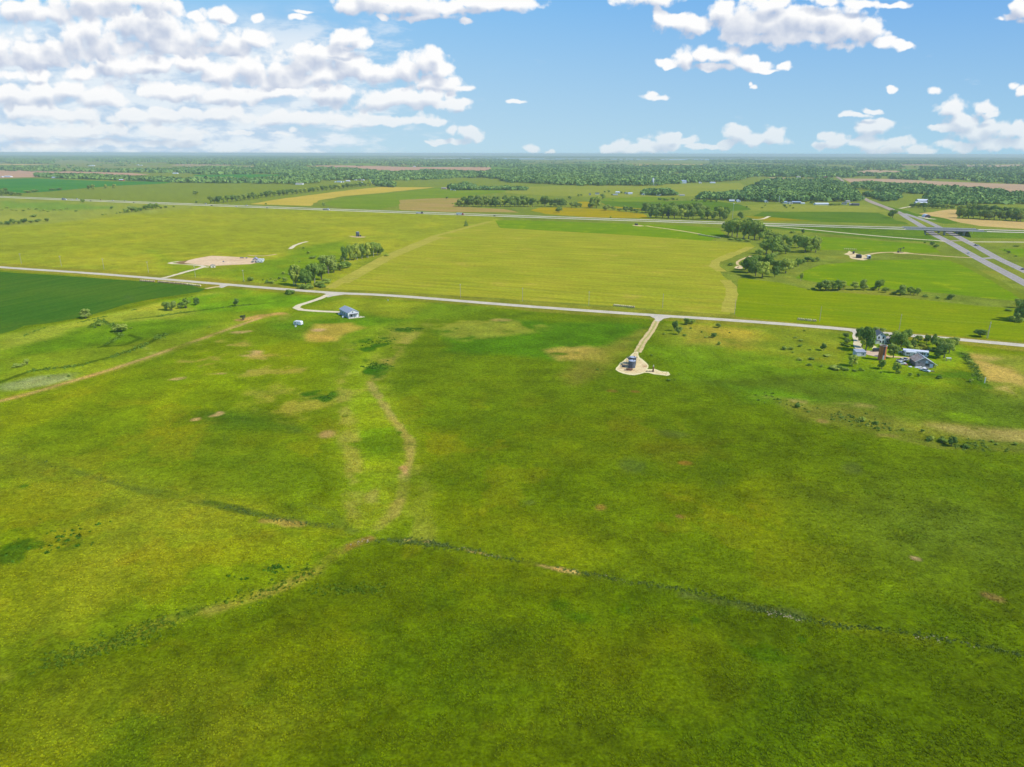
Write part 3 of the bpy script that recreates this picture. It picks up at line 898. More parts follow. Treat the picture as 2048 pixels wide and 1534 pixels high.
def brush(name, label, lines, c1, c2, hr, wr, seed):
    g = np.random.default_rng(seed)
    xy = np.concatenate([along_line(l, n, sp_, g, gp) for l, n, sp_, gp in lines]); m = len(xy)
    nq = 12
    h = g.uniform(*hr, m); w = g.uniform(*wr, m)
    d = g.normal(size=(m, nq, 3)); d[:, :, 2] = abs(d[:, :, 2]); d /= np.linalg.norm(d, axis=2)[:, :, None]
    c = np.concatenate([xy, np.zeros((m, 1))], 1)[:, None, :] + d * np.stack([w / 2, w / 2, h], -1)[:, None, :] * g.uniform(.5, 1, (m, nq, 1))
    nn = d + .4 * g.normal(size=d.shape); nn /= np.linalg.norm(nn, axis=2)[:, :, None]
    a_ = np.cross(nn, g.normal(size=d.shape)); a_ /= np.linalg.norm(a_, axis=2)[:, :, None]; b_ = np.cross(nn, a_)
    s_ = (w * .26)[:, None, None] * g.uniform(.6, 1.3, (m, nq, 1)); a_ = a_ * s_; b_ = b_ * s_ * .7
    V = np.stack([c - a_ - b_ * .4, c + a_ * .3 - b_, c + a_ + b_ * .4, c - a_ * .3 + b_], 2)
    V[..., 2] = np.maximum(V[..., 2], .01)
    me = np_mesh(name, V.reshape(-1, 3), np.arange(m * nq * 4).reshape(-1, 4))
    mt = bpy.data.materials.new(name); t_ = NT(mt); gi_n = t_.n('ShaderNodeNewGeometry')
    cm = t_.mix(gi_n.outputs['Random Per Island'], c1, c2)
    dd_ = t_.n('ShaderNodeBsdfDiffuse'); tr = t_.n('ShaderNodeBsdfTranslucent'); mx_ = t_.n('ShaderNodeMixShader'); mx_.inputs[0].default_value = .15
    t_.l(cm, dd_.inputs[0]); t_.l(cm, tr.inputs[0]); t_.l(dd_.outputs[0], mx_.inputs[1]); t_.l(tr.outputs[0], mx_.inputs[2])
    o_ = t_.n('ShaderNodeOutputMaterial'); t_.l(mx_.outputs[0], o_.inputs[0])
    me.materials.append(mt)
    tag(mobj(name, me), label, 'undergrowth', None, 'stuff')


brush('undergrowth', 'low grey-green brush along the seams crossing the pasture', [(SEAM_R, 620, .7, .28), ([(1370, 1192), (1430, 1204), (1540, 1222), (1640, 1240), (1760, 1262), (1900, 1286)], 420, .7, .4), (SEAM_U, 160, .9, .55), ([(420, 1006), (470, 1019), (540, 1035), (610, 1049)], 150, .7, .3), ([(800, 1079), (840, 1082), (900, 1094)], 160, 1.2, 0)], (.08, .14, .012), (.22, .28, .06), (.15, .5), (.3, .85), 3)
brush('undergrowth', 'dark green weeds along the left foreground seam and trail', [(SEAM_L, 380, 1.8, .5), ([(100, 1320), (240, 1282), (340, 1246)], 200, 2.2, .2), ([(620, 1190), (700, 1178), (780, 1182)], 90, 1.5, .2)], (.08, .15, .006), (.18, .26, .014), (.2, .5), (.5, 1.2), 4)
brush('undergrowth', 'dark green weed beds in the draw', [([(728, 700), (752, 686), (770, 678)], 90, 4.0, .35), ([(730, 744), (745, 738), (764, 728)], 120, 4.2, .3), ([(612, 788), (640, 790), (662, 796)], 90, 2.4, .35), ([(790, 660), (840, 660)], 90, 2.5, .2), ([(20, 1048), (60, 1050), (90, 1090), (160, 1076)], 110, 4.5, .5), ([(0, 1105), (40, 1112)], 40, 3.5, .4), ([(430, 1160), (475, 1164)], 60, 1.8, .3), ([(538, 1138), (566, 1138)], 22, 1.2, .2)], (.05, .14, .008), (.12, .24, .014), (.15, .4), (.6, 1.8), 6)
brush('undergrowth', 'rough scrub along the lower right pasture seam', [([(1560, 806), (1640, 826), (1700, 838), (1760, 852), (1840, 868), (1920, 890), (2060, 892)], 260, 3.4, .5), ([(1440, 778), (1520, 790), (1600, 806)], 70, 4.5, .5), ([(1925, 706), (1945, 735), (1962, 762)], 160, 1.4, .1)], (.12, .21, .02), (.28, .36, .06), (.25, .7), (.6, 1.8), 8)
brush('undergrowth', 'rough weeds along the left creek bed', [([(0, 765), (60, 742), (150, 732), (230, 712), (290, 690), (330, 668)], 260, 1.8, .45), ([(180, 655), (200, 640), (225, 650), (240, 672), (210, 692)], 160, 1.4, .3), ([(250, 640), (320, 632), (390, 622), (470, 612), (540, 606)], 160, 1.4, .5), ([(0, 690), (90, 655), (160, 645), (280, 617), (400, 590)], 160, .8, .5)], (.11, .22, .02), (.26, .38, .05), (.25, .8), (.6, 1.8), 9)


def stones():
    g = np.random.default_rng(12)
    xy = np.concatenate([along_line(SEAM_R, 110, .5, g, .55), along_line([(1380, 1196), (1430, 1206), (1550, 1226), (1600, 1236)], 150, .5, g, .45), along_line([(665, 1110), (700, 1093), (740, 1079)], 60, .7, g, .3), along_line([(1640, 1238), (1800, 1270), (1880, 1283)], 80, .6, g, .5)])
    m = len(xy); base = np.array([(1, 0, 0), (-1, 0, 0), (0, 1, 0), (0, -1, 0), (0, 0, 1), (0, 0, -.4)], np.float32)
    F_ = np.array([(0, 2, 4), (2, 1, 4), (1, 3, 4), (3, 0, 4), (2, 0, 5), (1, 2, 5), (3, 1, 5), (0, 3, 5)])
    s_ = g.uniform(.10, .32, (m, 1, 1)) * g.uniform(.6, 1.3, (m, 6, 1))
    V = base[None] * s_ * np.array([1, .8, .55]); V[:, :, :2] += xy[:, None, :]; V[:, :, 2] += .04
    me = np_mesh('gravel', V.reshape(-1, 3), None, (F_[None] + (np.arange(m) * 6)[:, None, None]).reshape(-1, 3))
    me.materials.append(gravel0)
    tag(mobj('gravel', me), 'pale stones lying along the pasture seam', 'stones', None, 'stuff')


gravel0 = weathered('pale_stone', (.52, .42, .26), .2, 2, .9)
stones()

# ------------------------------------------------------------------ air
hz = MB().box(-66000, 66000, -66000, 66000, -1.0, 116.0)
hm = bpy.data.materials.new('air'); hm.use_nodes = True; hm.node_tree.nodes.clear()
pv = hm.node_tree.nodes.new('ShaderNodeVolumePrincipled'); ho = hm.node_tree.nodes.new('ShaderNodeOutputMaterial')
pv.inputs['Color'].default_value = (0.72, 0.84, 0.88, 1)
pv.inputs['Density'].default_value = 6.2e-5
pv.inputs['Anisotropy'].default_value = 0.0
hm.node_tree.links.new(pv.outputs[0], ho.inputs['Volume'])
hz_o = hz.build('haze', hm)
tag(hz_o, 'thin bluish summer haze over the plain', kind='stuff')

# ------------------------------------------------------------------ fields
ROAD_A, ROAD_B = P(0, 534), P(2048, 691)
ROAD_ANG = math.atan2((ROAD_B - ROAD_A).y, (ROAD_B - ROAD_A).x)


def crop_mat(name, c1, c2, rot=0.0, big=120.0, rows=None, rowamp=.12, fine=.5, patch=None, k=None):
    """crop or hay: broad mottling, streaks along the working direction, fine grain"""
    if name in MATS: return MATS[name]
    m = bpy.data.materials.new(name); t = NT(m)
    v = t.obj_vec()
    n1 = t.noise(v, 1 / big, 5, 0.6)
    vr = t.mapping(v, (1, 1, 1), -rot)
    st = t.noise(t.mapping(vr, (1 / (big * 1.6), 1 / (big * .09), 1)), 1.0, 4, 0.6)
    f = t.math('ADD', t.math('MULTIPLY', n1, .5), t.math('MULTIPLY', st, .5))
    c = t.mix(t.mapr(f, .38, .62), alb(*c1, k), alb(*c2, k))
    if patch is not None:
        n4 = t.noise(v, 1 / (big * .5), 5, 0.65)
        c = t.mix(t.mapr(n4, patch[1], patch[1] + .10, 0, patch[2]), c, alb(*patch[0], k))
    if rows:
        rw = t.noise(t.mapping(vr, (1 / 60, 1 / rows, 1)), 1.0, 2, .6)
        g = t.mapr(rw, .3, .7, 1 - rowamp, 1 + rowamp)
        c = t.mix(1.0, c, g, 'MULTIPLY')
    n3 = t.noise(v, fine, 4, 0.65)
    c = t.mix(1.0, c, t.mapr(n3, .3, .7, .85, 1.15), 'MULTIPLY')
    t.out(c, .95, .05, normal=t.bump(n3, .4, .5))
    MATS[name] = m
    return m


NSHEET = [0]


def sheet(name, px, mat, z=0.03, step=None, jit=0.0, label=None, pts=None):
    """a piece of ground with an outline of its own, a few millimetres to centimetres proud"""
    NSHEET[0] += 1; z += NSHEET[0] * .00015
    pts = pts or poly_px(px)
    if step:
        pts = interp_poly(pts, step)
        pts = [p + Vector((rng.uniform(-jit, jit), rng.uniform(-jit, jit), 0)) for p in pts]
    mb = MB(); mb.add([(p.x, p.y, z) for p in pts], [tuple(range(len(pts)))])
    o = mb.build(name, mat)
    if o.data.polygons[0].normal.z < 0: o.data.flip_normals()
    tag(o, label, kind='structure')
    return o


ra = ROAD_ANG
M_soy = crop_mat('soy', (64, 116, 26), (84, 126, 30), ra + 1.57, 90, 6, .06, .4, ((84, 118, 52), .60, .5))
M_hay = crop_mat('hay', (150, 170, 38), (167, 177, 46), ra, 80, 7.0, .13, .35, ((178, 178, 66), .58, .7))
M_haydark = crop_mat('hay_swath', (120, 150, 30), (140, 160, 40), ra, 60, 9, .10, .3)
M_bright = crop_mat('bright_meadow', (120, 155, 0), (138, 164, 0), ra, 60, 5, .08, .5, ((150, 172, 8), .58, .6))
M_lush = crop_mat('lush_meadow', (104, 152, 0), (128, 164, 0), ra, 50, 5, .10, .5, ((150, 180, 4), .57, .75))
M_straw = crop_mat('stubble', (196, 180, 108), (214, 196, 122), ra, 120, 7, .07, .2)
M_wheat = crop_mat('ripe_grain', (190, 182, 66), (204, 192, 80), ra, 120, 9, .05, .2)
M_gold = crop_mat('yellow_bloom', (158, 158, 6), (178, 166, 2), ra, 60, 6, .10, .3)
M_bare = crop_mat('bare_soil', (188, 160, 128), (198, 172, 138), ra, 250, 12, .04, .1)
M_bare2 = crop_mat('fallow_soil', (182, 166, 132), (196, 178, 140), ra, 250, 12, .04, .1)
M_green = crop_mat('young_corn', (52, 136, 44), (78, 148, 52), ra, 250, 12, .05, .1)
M_green2 = crop_mat('green_crop', (98, 150, 44), (118, 160, 52), ra, 250, 12, .05, .1)
M_graz = crop_mat('grazing', (138, 160, 52), (152, 168, 60), ra, 200, 12, .05, .1)
M_graz2 = crop_mat('rough_grazing', (124, 146, 74), (140, 156, 84), ra, 300, 12, .05, .1)
M_midg = crop_mat('meadow', (110, 150, 26), (128, 160, 30), ra, 120, 8, .08, .2)
M_dkg = crop_mat('dark_meadow', (84, 128, 24), (100, 140, 28), ra, 100, 8, .08, .2)
M_verge = crop_mat('verge', (112, 142, 28), (130, 152, 36), ra, 40, 6, .06, .4)

sheet('crop_field', [(-500, 545), (-100, 540), (0, 543.5), (100, 550), (200, 557), (280, 562.5), (380, 571), (410, 578.5), (395, 584), (330, 594), (250, 609), (170, 634), (100, 646), (50, 652), (30, 661), (0, 668), (-100, 690), (-500, 800)], M_soy, .05, 14, .9, 'dark green row crop field beside the gravel road')
sheet('hay_field', [(657, 578), (680, 560), (760, 514), (775, 508), (860, 474), (975, 443.5), (990, 441), (1000, 456), (1250, 470), (1420, 482), (1500, 486), (1510, 493), (1478, 506), (1440, 520), (1432, 530), (1441, 545), (1456, 560), (1468, 574), (1470, 586), (1464, 606), (1460, 629), (1380, 624), (1300, 618), (1100, 604), (900, 590), (760, 582)], M_hay, .05, 18, 1.0, 'pale mown hay field with faint mowing lines')
sheet('meadow_strip', [(990, 441), (1040, 440), (1200, 446), (1330, 449), (1440, 456), (1450, 470), (1430, 478), (1420, 482), (1250, 470), (1000, 456)], M_lush, .045, 20, 2, 'bright unmown strip between hay field and interstate')
for pts in ([(1436, 522), (1470, 508), (1500, 494)], [(1444, 543), (1428, 532), (1432, 522), (1470, 505)], [(1455, 625), (1459, 606), (1464, 588), (1462, 574), (1450, 560)], [(660, 576), (690, 558), (770, 514), (870, 472), (980, 443)], [(690, 566), (720, 548), (778, 516), (880, 474)]):
    a = poly_px(pts)
    w = 5.0
    L = []; Rr = []
    for i, p in enumerate(a):
        d = (a[min(i + 1, len(a) - 1)] - a[max(i - 1, 0)]).normalized(); nrm = Vector((-d.y, d.x, 0))
        L.append(p + nrm * w); Rr.append(p - nrm * w)
    sheet('mown_swath', None, crop_mat('pale_swath', (170, 178, 66), (180, 184, 76), ra, 40, 5, .1, .4), .058, 8, .6, 'pale strip of freshly mown grass along the hay field edge', pts=L + Rr[::-1])
# right of the draw
sheet('meadow_north', [(1470, 590), (1478, 560), (1486, 556), (1560, 566), (1640, 583), (1760, 590), (1850, 600), (1960, 612), (2040, 618), (2300, 636), (2300, 705), (2048, 684), (1858, 668), (1655, 650), (1475, 634), (1466, 620)], M_bright, .05, 15, 1.0, 'bright green meadow north of the gravel road')
sheet('meadow_upper', [(1610, 542), (1640, 530), (1700, 524), (1760, 520), (1820, 519), (1900, 521), (1935, 536), (1980, 560), (2020, 584), (2046, 602), (2000, 600), (1900, 588), (1800, 580), (1700, 572), (1640, 566), (1590, 556)], M_lush, .05, 14, 1.0, 'vivid green meadow with tank lease at its edge')
sheet('meadow_top', [(1600, 474), (1640, 473), (1700, 477), (1760, 482), (1850, 488), (1872, 496), (1880, 505), (1830, 506), (1740, 503), (1660, 500), (1612, 500)], M_lush, .05, 14, 1.0, 'vivid green meadow below the frontage road')
sheet('meadow_verge', [(1524, 448), (1640, 452), (1760, 456), (1830, 459), (1880, 480), (1880, 486), (1760, 478), (1640, 466), (1530, 455)], M_dkg, .04, 20, 1, 'dark green verge between interstate and frontage road')
sheet('meadow_median', [(1872, 500), (1940, 530), (2000, 562), (2060, 596), (2060, 606), (2000, 580), (1940, 548), (1880, 514)], M_verge, .045, 15, 1, 'grass verge along the divided highway')
sheet('meadow_east', [(1996, 498), (2120, 496), (2120, 512), (2040, 514)], M_lush, .05, 14, 1, 'vivid green field corner east of the highway')
# beyond the interstate
sheet('grain_field', [(500, 408), (560, 398), (700, 380), (760, 374), (870, 375), (820, 380), (760, 386), (690, 392), (640, 400), (620, 412), (560, 410)], M_wheat, .08, 40, 4, 'ripening yellow grain field behind the hedgerow')
sheet('meadow_far', [(640, 408), (690, 394), (780, 386), (880, 375), (1020, 373), (1010, 384), (900, 396), (800, 410), (760, 418), (690, 416)], M_midg, .07, 40, 4, 'green field beyond the interstate')
sheet('grazing_far', [(800, 420), (800, 400), (880, 396), (960, 398), (910, 404), (905, 413), (1010, 418), (1040, 425), (900, 424)], crop_mat('tan_grazing', (160, 158, 72), (176, 160, 92), ra, 120, 9, .06, .2), .075, 40, 4, 'tan bare-topped field beside the dark grove')
sheet('bloom_field', [(1060, 420), (1080, 415), (1130, 415), (1200, 418), (1290, 428), (1300, 437), (1180, 435), (1090, 428)], M_gold, .08, 30, 3, 'yellow flowering field beside the interstate')
sheet('bloom_field', [(1150, 405), (1170, 403), (1186, 405), (1186, 416), (1160, 414)], M_gold, .08, 30, 3, 'small yellow patch behind the grove trees')
sheet('bloom_field', [(1200, 407), (1230, 408), (1290, 415), (1290, 422), (1240, 418)], M_gold, .08, 30, 3, 'yellow patch behind the row of round trees')
sheet('grazing', [(1020, 374), (1200, 371), (1480, 366), (1500, 376), (1480, 386), (1400, 392), (1280, 396), (1120, 392), (1010, 386)], M_graz, .08, 60, 6, 'pale grazing land below the far woods')
sheet('grazing', [(1190, 398), (1290, 393), (1340, 396), (1330, 402), (1240, 404)], M_midg, .09, 60, 6, 'green paddock by the scattered houses')
sheet('meadow_dark', [(1200, 402), (1300, 404), (1410, 400), (1480, 408), (1500, 420), (1420, 424), (1300, 418), (1210, 412)], M_dkg, .085, 60, 6, 'dark green field behind the big grove')
sheet('meadow_dark', [(1524, 424), (1700, 424), (1760, 426), (1790, 440), (1820, 449), (1760, 447), (1640, 444), (1540, 441), (1500, 436)], M_dkg, .085, 40, 4, 'dark green field above the interstate')
sheet('bloom_strip', [(1490, 432), (1540, 434), (1640, 443), (1540, 443)], crop_mat('bloom_mix', (122, 146, 14), (160, 154, 8), ra, 60, 6, .08, .3), .09, 40, 4, 'yellow-tinged field margin beside the interstate')
sheet('grazing', [(1480, 410), (1560, 408), (1700, 412), (1740, 408), (1775, 424), (1700, 424), (1500, 421)], M_graz, .08, 40, 4, 'pale grazing in front of the long sheds')
sheet('stubble_field', [(1836, 428), (1900, 419), (1960, 421), (1915, 430), (1912, 437), (2048, 444), (2400, 462), (2400, 482), (2048, 458), (1960, 452), (1920, 445), (1890, 436)], M_straw, .08, 30, 3, 'tan stubble field beside the highway overpass')
sheet('verge_green', [(1775, 412), (1800, 418), (1836, 428), (1890, 437), (1920, 447), (1890, 448), (1850, 438), (1800, 424)], M_dkg, .075, 30, 3, 'green verge below the far warehouses')
# far strips
F = sheet
F('bare_field', [(-400, 343), (0, 341), (60, 340.5), (150, 343), (260, 346), (300, 349), (250, 352), (110, 349), (85, 354), (0, 356), (-400, 358)], M_bare, .3, None, 0, 'pinkish bare field in the far left')
F('corn_field', [(-400, 366), (0, 359), (60, 356.5), (225, 363), (300, 363), (345, 364), (330, 367), (220, 372), (100, 383), (0, 388), (-400, 402)], M_green, .3, None, 0, 'deep green corn field in the far left')
F('corn_field', [(385, 350), (512, 348.5), (580, 349), (600, 355), (560, 361), (520, 361), (400, 355)], M_green, .3, None, 0, 'deep green corn field among the far woods')
F('bare_field', [(630, 331), (700, 331), (820, 334), (990, 334), (1000, 343), (930, 345), (840, 340), (790, 347), (700, 339)], M_bare, .3, None, 0, 'long pinkish bare field beyond the woods')
F('green_field', [(36, 330), (150, 327), (320, 330), (450, 338), (440, 345), (300, 345), (150, 341)], M_graz2, .25, None, 0, 'pale far pasture')
F('green_field', [(340, 331), (400, 321), (470, 324), (460, 331)], M_bare2, .26, None, 0, 'faded tan far field')
F('green_field', [(680, 327), (760, 326), (750, 331), (690, 331)], M_green2, .3, None, 0, 'green far field beside the pinkish one')
F('green_field', [(980, 334), (1040, 333), (1045, 343), (985, 342)], M_green2, .3, None, 0, 'green far clearing')
F('bare_field', [(1145, 347), (1200, 346.5), (1195, 351), (1150, 351)], M_bare, .3, None, 0, 'small tan clearing in the far woods')
F('bare_field', [(1240, 349), (1340, 350), (1300, 352), (1245, 352)], M_bare, .3, None, 0, 'thin tan clearing in the far woods')
F('green_field', [(1190, 333), (1320, 336), (1280, 343), (1195, 342)], M_graz2, .3, None, 0, 'pale green clearing in the far woods')
F('bare_field', [(1685, 357), (1780, 358), (1880, 363), (2048, 369), (2300, 378), (2300, 400), (2048, 387), (2010, 386), (1950, 379), (1900, 378), (1850, 372), (1760, 370), (1700, 365)], M_bare2, .3, None, 0, 'wide fallow tan field across the far right')
F('bare_field', [(1910, 386), (2010, 389), (2008, 392), (1905, 391)], M_bare2, .3, None, 0, 'fallow strip between far hedges')
F('bare_field', [(1640, 337), (1700, 338), (1800, 342), (1790, 351), (1720, 349), (1660, 344)], M_bare2, .3, None, 0, 'tan far field by the distant village')
F('green_field', [(1930, 342), (2048, 340), (2300, 342), (2300, 352), (2048, 349), (1950, 350)], M_green2, .3, None, 0, 'green far field at the right')
F('bare_field', [(1536, 355), (1640, 357), (1670, 360), (1560, 361)], M_bare2, .3, None, 0, 'tan strip before the distant village')
F('green_field', [(1850, 332), (2048, 329), (2300, 330), (2300, 336), (2000, 337), (1860, 337)], M_bare2, .25, None, 0, 'faded far fields')
F('green_field', [(-300, 325), (300, 321), (700, 320), (1100, 321), (900, 324), (300, 327), (-300, 330)], M_graz2, .2, None, 0, 'faded farmland near the skyline')
# the reservoir
wm = bpy.data.materials.new('lake'); t = NT(wm)
t.out((0.10, 0.14, 0.16), .12, .5, normal=t.bump(t.noise(t.obj_vec(), .05, 3), .1, .3))
F('water', [(790, 317.6), (860, 316.2), (1000, 316.4), (1150, 317.2), (1300, 317.6), (1480, 318.2), (1715, 320.4), (1710, 322.5), (1560, 322.2), (1480, 321.2), (1300, 319.6), (1100, 319.0), (900, 318.6)], wm, .5, None, 0, 'thin grey sheet of a distant reservoir')

# ------------------------------------------------------------------ roads
def smooth_line(pts, step):
    """Catmull-Rom through world points, resampled"""
    out = []
    n = len(pts)
    for i in range(n - 1):
        p0 = pts[max(i - 1, 0)]; p1 = pts[i]; p2 = pts[i + 1]; p3 = pts[min(i + 2, n - 1)]
        k = max(1, int((p2 - p1).length / step))
        for j in range(k):
            t = j / k
            out.append(0.5 * ((2 * p1) + (p2 - p0) * t + (2 * p0 - 5 * p1 + 4 * p2 - p3) * t * t + (3 * p1 - p0 - 3 * p2 + p3) * t ** 3))
    out.append(pts[-1])
    return out


def side(line, off):
    out = []
    for i, p in enumerate(line):
        d = line[min(i + 1, len(line) - 1)] - line[max(i - 1, 0)]
        d.z = 0; d.normalize()
        out.append(p + Vector((-d.y, d.x, 0)) * off)
    return out


def ribbon_mb(mb, line, o0, o1, dz=0.0, jit=0.0):
    a = side(line, o0); b = side(line, o1)
    if jit:
        for i in range(len(a)):
            a[i] = a[i].lerp(b[i], rng.uniform(-jit, jit)); b[i] = b[i].lerp(a[i], rng.uniform(-jit, jit))
    n = len(line)
    vs = [(p.x, p.y, p.z + dz) for p in a] + [(p.x, p.y, p.z + dz) for p in b]
    mb.add(vs, [(i, i + 1, n + i + 1, n + i) for i in range(n - 1)])
    return mb


def ribbon(name, line, w, mat, dz, label, jit=0.0, off=0.0):
    mb = ribbon_mb(MB(), line, off - w / 2, off + w / 2, dz, jit)
    o = mb.build(name, mat)
    if sum(p.normal.z for p in o.data.polygons) < 0: o.data.flip_normals()
    tag(o, label, kind='structure')
    return o


KG = (1.06, 1.13, 1.26)


def gravel(name, c1, c2, scale=.25, k=None, spots=None):
    k = k or KG
    if name in MATS: return MATS[name]
    m = bpy.data.materials.new(name); t = NT(m); v = t.obj_vec()
    n1 = t.noise(v, scale, 5, .65); n2 = t.noise(v, scale * 6, 3, .6)
    c = t.mix(t.mapr(n1, .35, .65), alb(*c1, k), alb(*c2, k))
    if spots: c = t.mix(t.mapr(t.noise(v, scale * .45, 4, .65), spots[1], spots[1] + .12, 0, .8), c, alb(*spots[0], k))
    c = t.mix(1.0, c, t.mapr(n2, .3, .7, .9, 1.1), 'MULTIPLY')
    t.out(c, .95, .05, normal=t.bump(n2, .3, .1))
    MATS[name] = m
    return m


M_grav = gravel('road_gravel', (206, 198, 176), (222, 212, 190), .12)
M_gravw = gravel('white_gravel', (224, 212, 176), (240, 226, 190), .2)
M_pad = gravel('pad_gravel', (230, 206, 152), (240, 220, 170), .16, None, ((188, 144, 100), .56))
M_rim = gravel('pad_rim', (240, 228, 170), (246, 232, 178), .2)
M_dirt = gravel('bare_dirt', (232, 200, 158), (240, 210, 170), .05, None, ((214, 178, 138), .60))
M_conc = gravel('concrete_road', (214, 208, 184), (226, 220, 196), .04)
M_asph = gravel('old_asphalt', (172, 158, 142), (186, 170, 152), .06)
M_asph2 = gravel('grey_asphalt', (166, 160, 154), (180, 174, 166), .06)
M_paint = weathered('road_paint', (.62, .62, .58), .1, 2)
M_track = gravel('dirt_track', (214, 190, 134), (226, 204, 150), .3)

# county gravel road
cpts = [(-500, 497), (-200, 518), (0, 534.3), (200, 548), (450, 568.8), (655, 585), (780, 591), (992, 607.8), (1110, 616.8), (1315, 631), (1472, 641.2), (1655, 655.2), (1774, 667), (1858, 674), (1917, 679), (2048, 691), (2400, 722), (2900, 768)]
county = smooth_line([P(x, y) for x, y in cpts], 12)
ribbon('road', county, 8.2, M_grav, .07, 'pale gravel county road crossing the farmland', .03)
# short aprons where drives leave it
def fan(px, label, mat=None, name='driveway_apron'):
    sheet(name, px, mat or M_grav, .076, 3, .25, label)
fan([(631, 582), (668, 588), (690, 589), (668, 592), (656, 595), (648, 592), (652, 588)], 'gravel apron where the shed drive meets the road')
fan([(1296, 630), (1345, 634.5), (1328, 637), (1319, 643), (1311, 643), (1309, 637)], 'gravel apron at the lease lane')
fan([(1680, 657.5), (1730, 663), (1722, 668), (1716, 672), (1708, 672), (1704, 664)], 'gravel apron at the farm drive')
fan([(432, 566.5), (462, 570.5), (452, 573), (444, 576), (436, 574), (440, 571)], 'gravel apron at the crop field gate')


def lane(px, w, mat, label, z=.08, jit=.12, name='lane', step=5):
    return ribbon(name, smooth_line([P(x, y) for x, y in px], step), w, mat, z, label, jit)


lane([(654, 590), (640, 597), (615, 605.5), (597, 611), (592, 615.5), (602, 619.5), (630, 622), (660, 623.5), (684, 624.5)], 5.0, M_gravw, 'pale gravel drive curving to the metal shed', .084, .06)
ln = smooth_line([P(x, y) for x, y in [(1314, 640), (1304, 660), (1286, 684), (1279, 697), (1275, 705)]], 4)
ribbon('lane', ln, 4.2, gravel('lane_verge', (176, 172, 96), (196, 186, 116), .3), .079, 'grassy tan bed of the lease lane', .1)
ribbon('lane', ln, 1.5, M_track, .082, 'wheel track of the lease lane', .2, 1.35)
ribbon('lane', ln, 1.5, M_track, .082, 'second wheel track of the lease lane', .2, -1.35)
lane([(1713, 668), (1713, 680), (1716, 692), (1724, 701), (1738, 704)], 4.2, M_gravw, 'gravel drive into the farmyard', .082)
lane([(326, 556), (345, 551.5), (373, 543.5), (395, 537.5), (405, 534.5), (418, 534)], 5.0, M_gravw, 'pale lane to the bare dirt pad', .084)
lane([(408, 534.2), (402, 531.2), (388, 530), (362, 528), (345, 527.3), (339, 526.2), (344, 524.7), (352, 523.8), (368, 522.5)], 4.5, M_gravw, 'pale loop lane round the dirt pad', .082)
lane([(496, 510.5), (525, 512), (553, 508.6)], 4, M_track, 'faint pale track above the dirt pad', .08)
lane([(580, 498), (589, 491.5), (601, 486.5), (615, 483)], 5, M_gravw, 'short pale track on the pasture slope', .08)
lane([(412, 577.5), (425, 575), (440, 573)], 5, M_track, 'dirt turnout at the crop corner', .084)
lane([(1476, 530), (1474, 525.5), (1480, 520.5), (1490, 516), (1502, 512)], 3, M_track, 'curving two-track beside the grove', .08)
lane([(1962, 516.5), (1900, 513.2), (1828, 507.8), (1800, 505), (1765, 505), (1742, 508), (1728, 511)], 5, M_track, 'sandy lane to the far tank lease', .084)
lane([(1503, 439), (1520, 438.5), (1530, 436.5), (1538, 432.5)], 6, M_gravw, 'pale farm track above the interstate', .12)
lane([(1292, 451.5), (1306, 454), (1330, 457), (1370, 463), (1400, 468)], 5, M_track, 'faint track to the pump site', .084)

# interstate: two concrete carriageways, rising on a bank to the overpass
def iz(x):
    """height of the interstate above the fields by photo bearing"""
    t = max(0, min(1, (x - 1540) / 270.0)); u = max(0, min(1, (2300 - x) / 330.0))
    t = t * t * (3 - 2 * t); u = u * u * (3 - 2 * u)
    return 6.6 * t * u


ipx = []
for x in (-700, -400, -200, 0, 200, 400, 600, 800, 1024, 1200, 1350, 1450, 1540, 1600, 1660, 1720, 1780, 1840, 1900, 1960, 2048, 2150, 2300, 2500):
    q = x / 1024
    ipx.append((x, 393.6 + 42.1 * q - 3.6 * q * q))
iline = smooth_line([P(x, y, iz(x)) for x, y in ipx], 18)
CW = 12.0
far_c = side(iline, 15.0); near_c = side(iline, -15.0)
ia = [p for p in far_c]; ib = [p for p in near_c]
bm_ = MB()
n = len(iline)
L1 = side(iline, 23.5); R1 = side(iline, -23.5)
for i in range(n - 1):
    z0, z1 = iline[i].z, iline[i + 1].z
    if max(z0, z1) < .05: continue
    d = side(iline, 23.5 + 2.2 * 6.6)
# embankment under the carriageways (left open at the underpass)
US_L = [(1735.8, 400), (1759, 409.4), (1795, 423.4), (1815.5, 436), (1837, 448.4), (1868.6, 468.8), (1898, 484.4), (1931, 503), (1962, 520), (2048, 565.6), (2150, 622), (2300, 700)]
US_R = [(1808, 427), (1828, 433.5), (1853, 442.5), (1873, 452), (1915.5, 473.4), (1936, 484.4), (1954.6, 493.8), (1993.6, 515.6), (2048, 541.4), (2150, 590), (2300, 662)]
US_N = [(1632, 332.5), (1644, 337), (1655, 342.5), (1664, 348), (1674, 354), (1683.5, 360), (1687, 366), (1696, 373.8), (1716, 388.8), (1741, 403.8), (1773.5, 416), (1798.5, 427.5)]
usl = smooth_line([P(x, y) for x, y in US_L], 10); usr = smooth_line([P(x, y) for x, y in US_R], 10); usn = smooth_line([P(x, y) for x, y in US_N], 20)


def near_us(p, r):
    return min(min((p - q).to_2d().length for q in usl), min((p - q).to_2d().length for q in usr)) < r


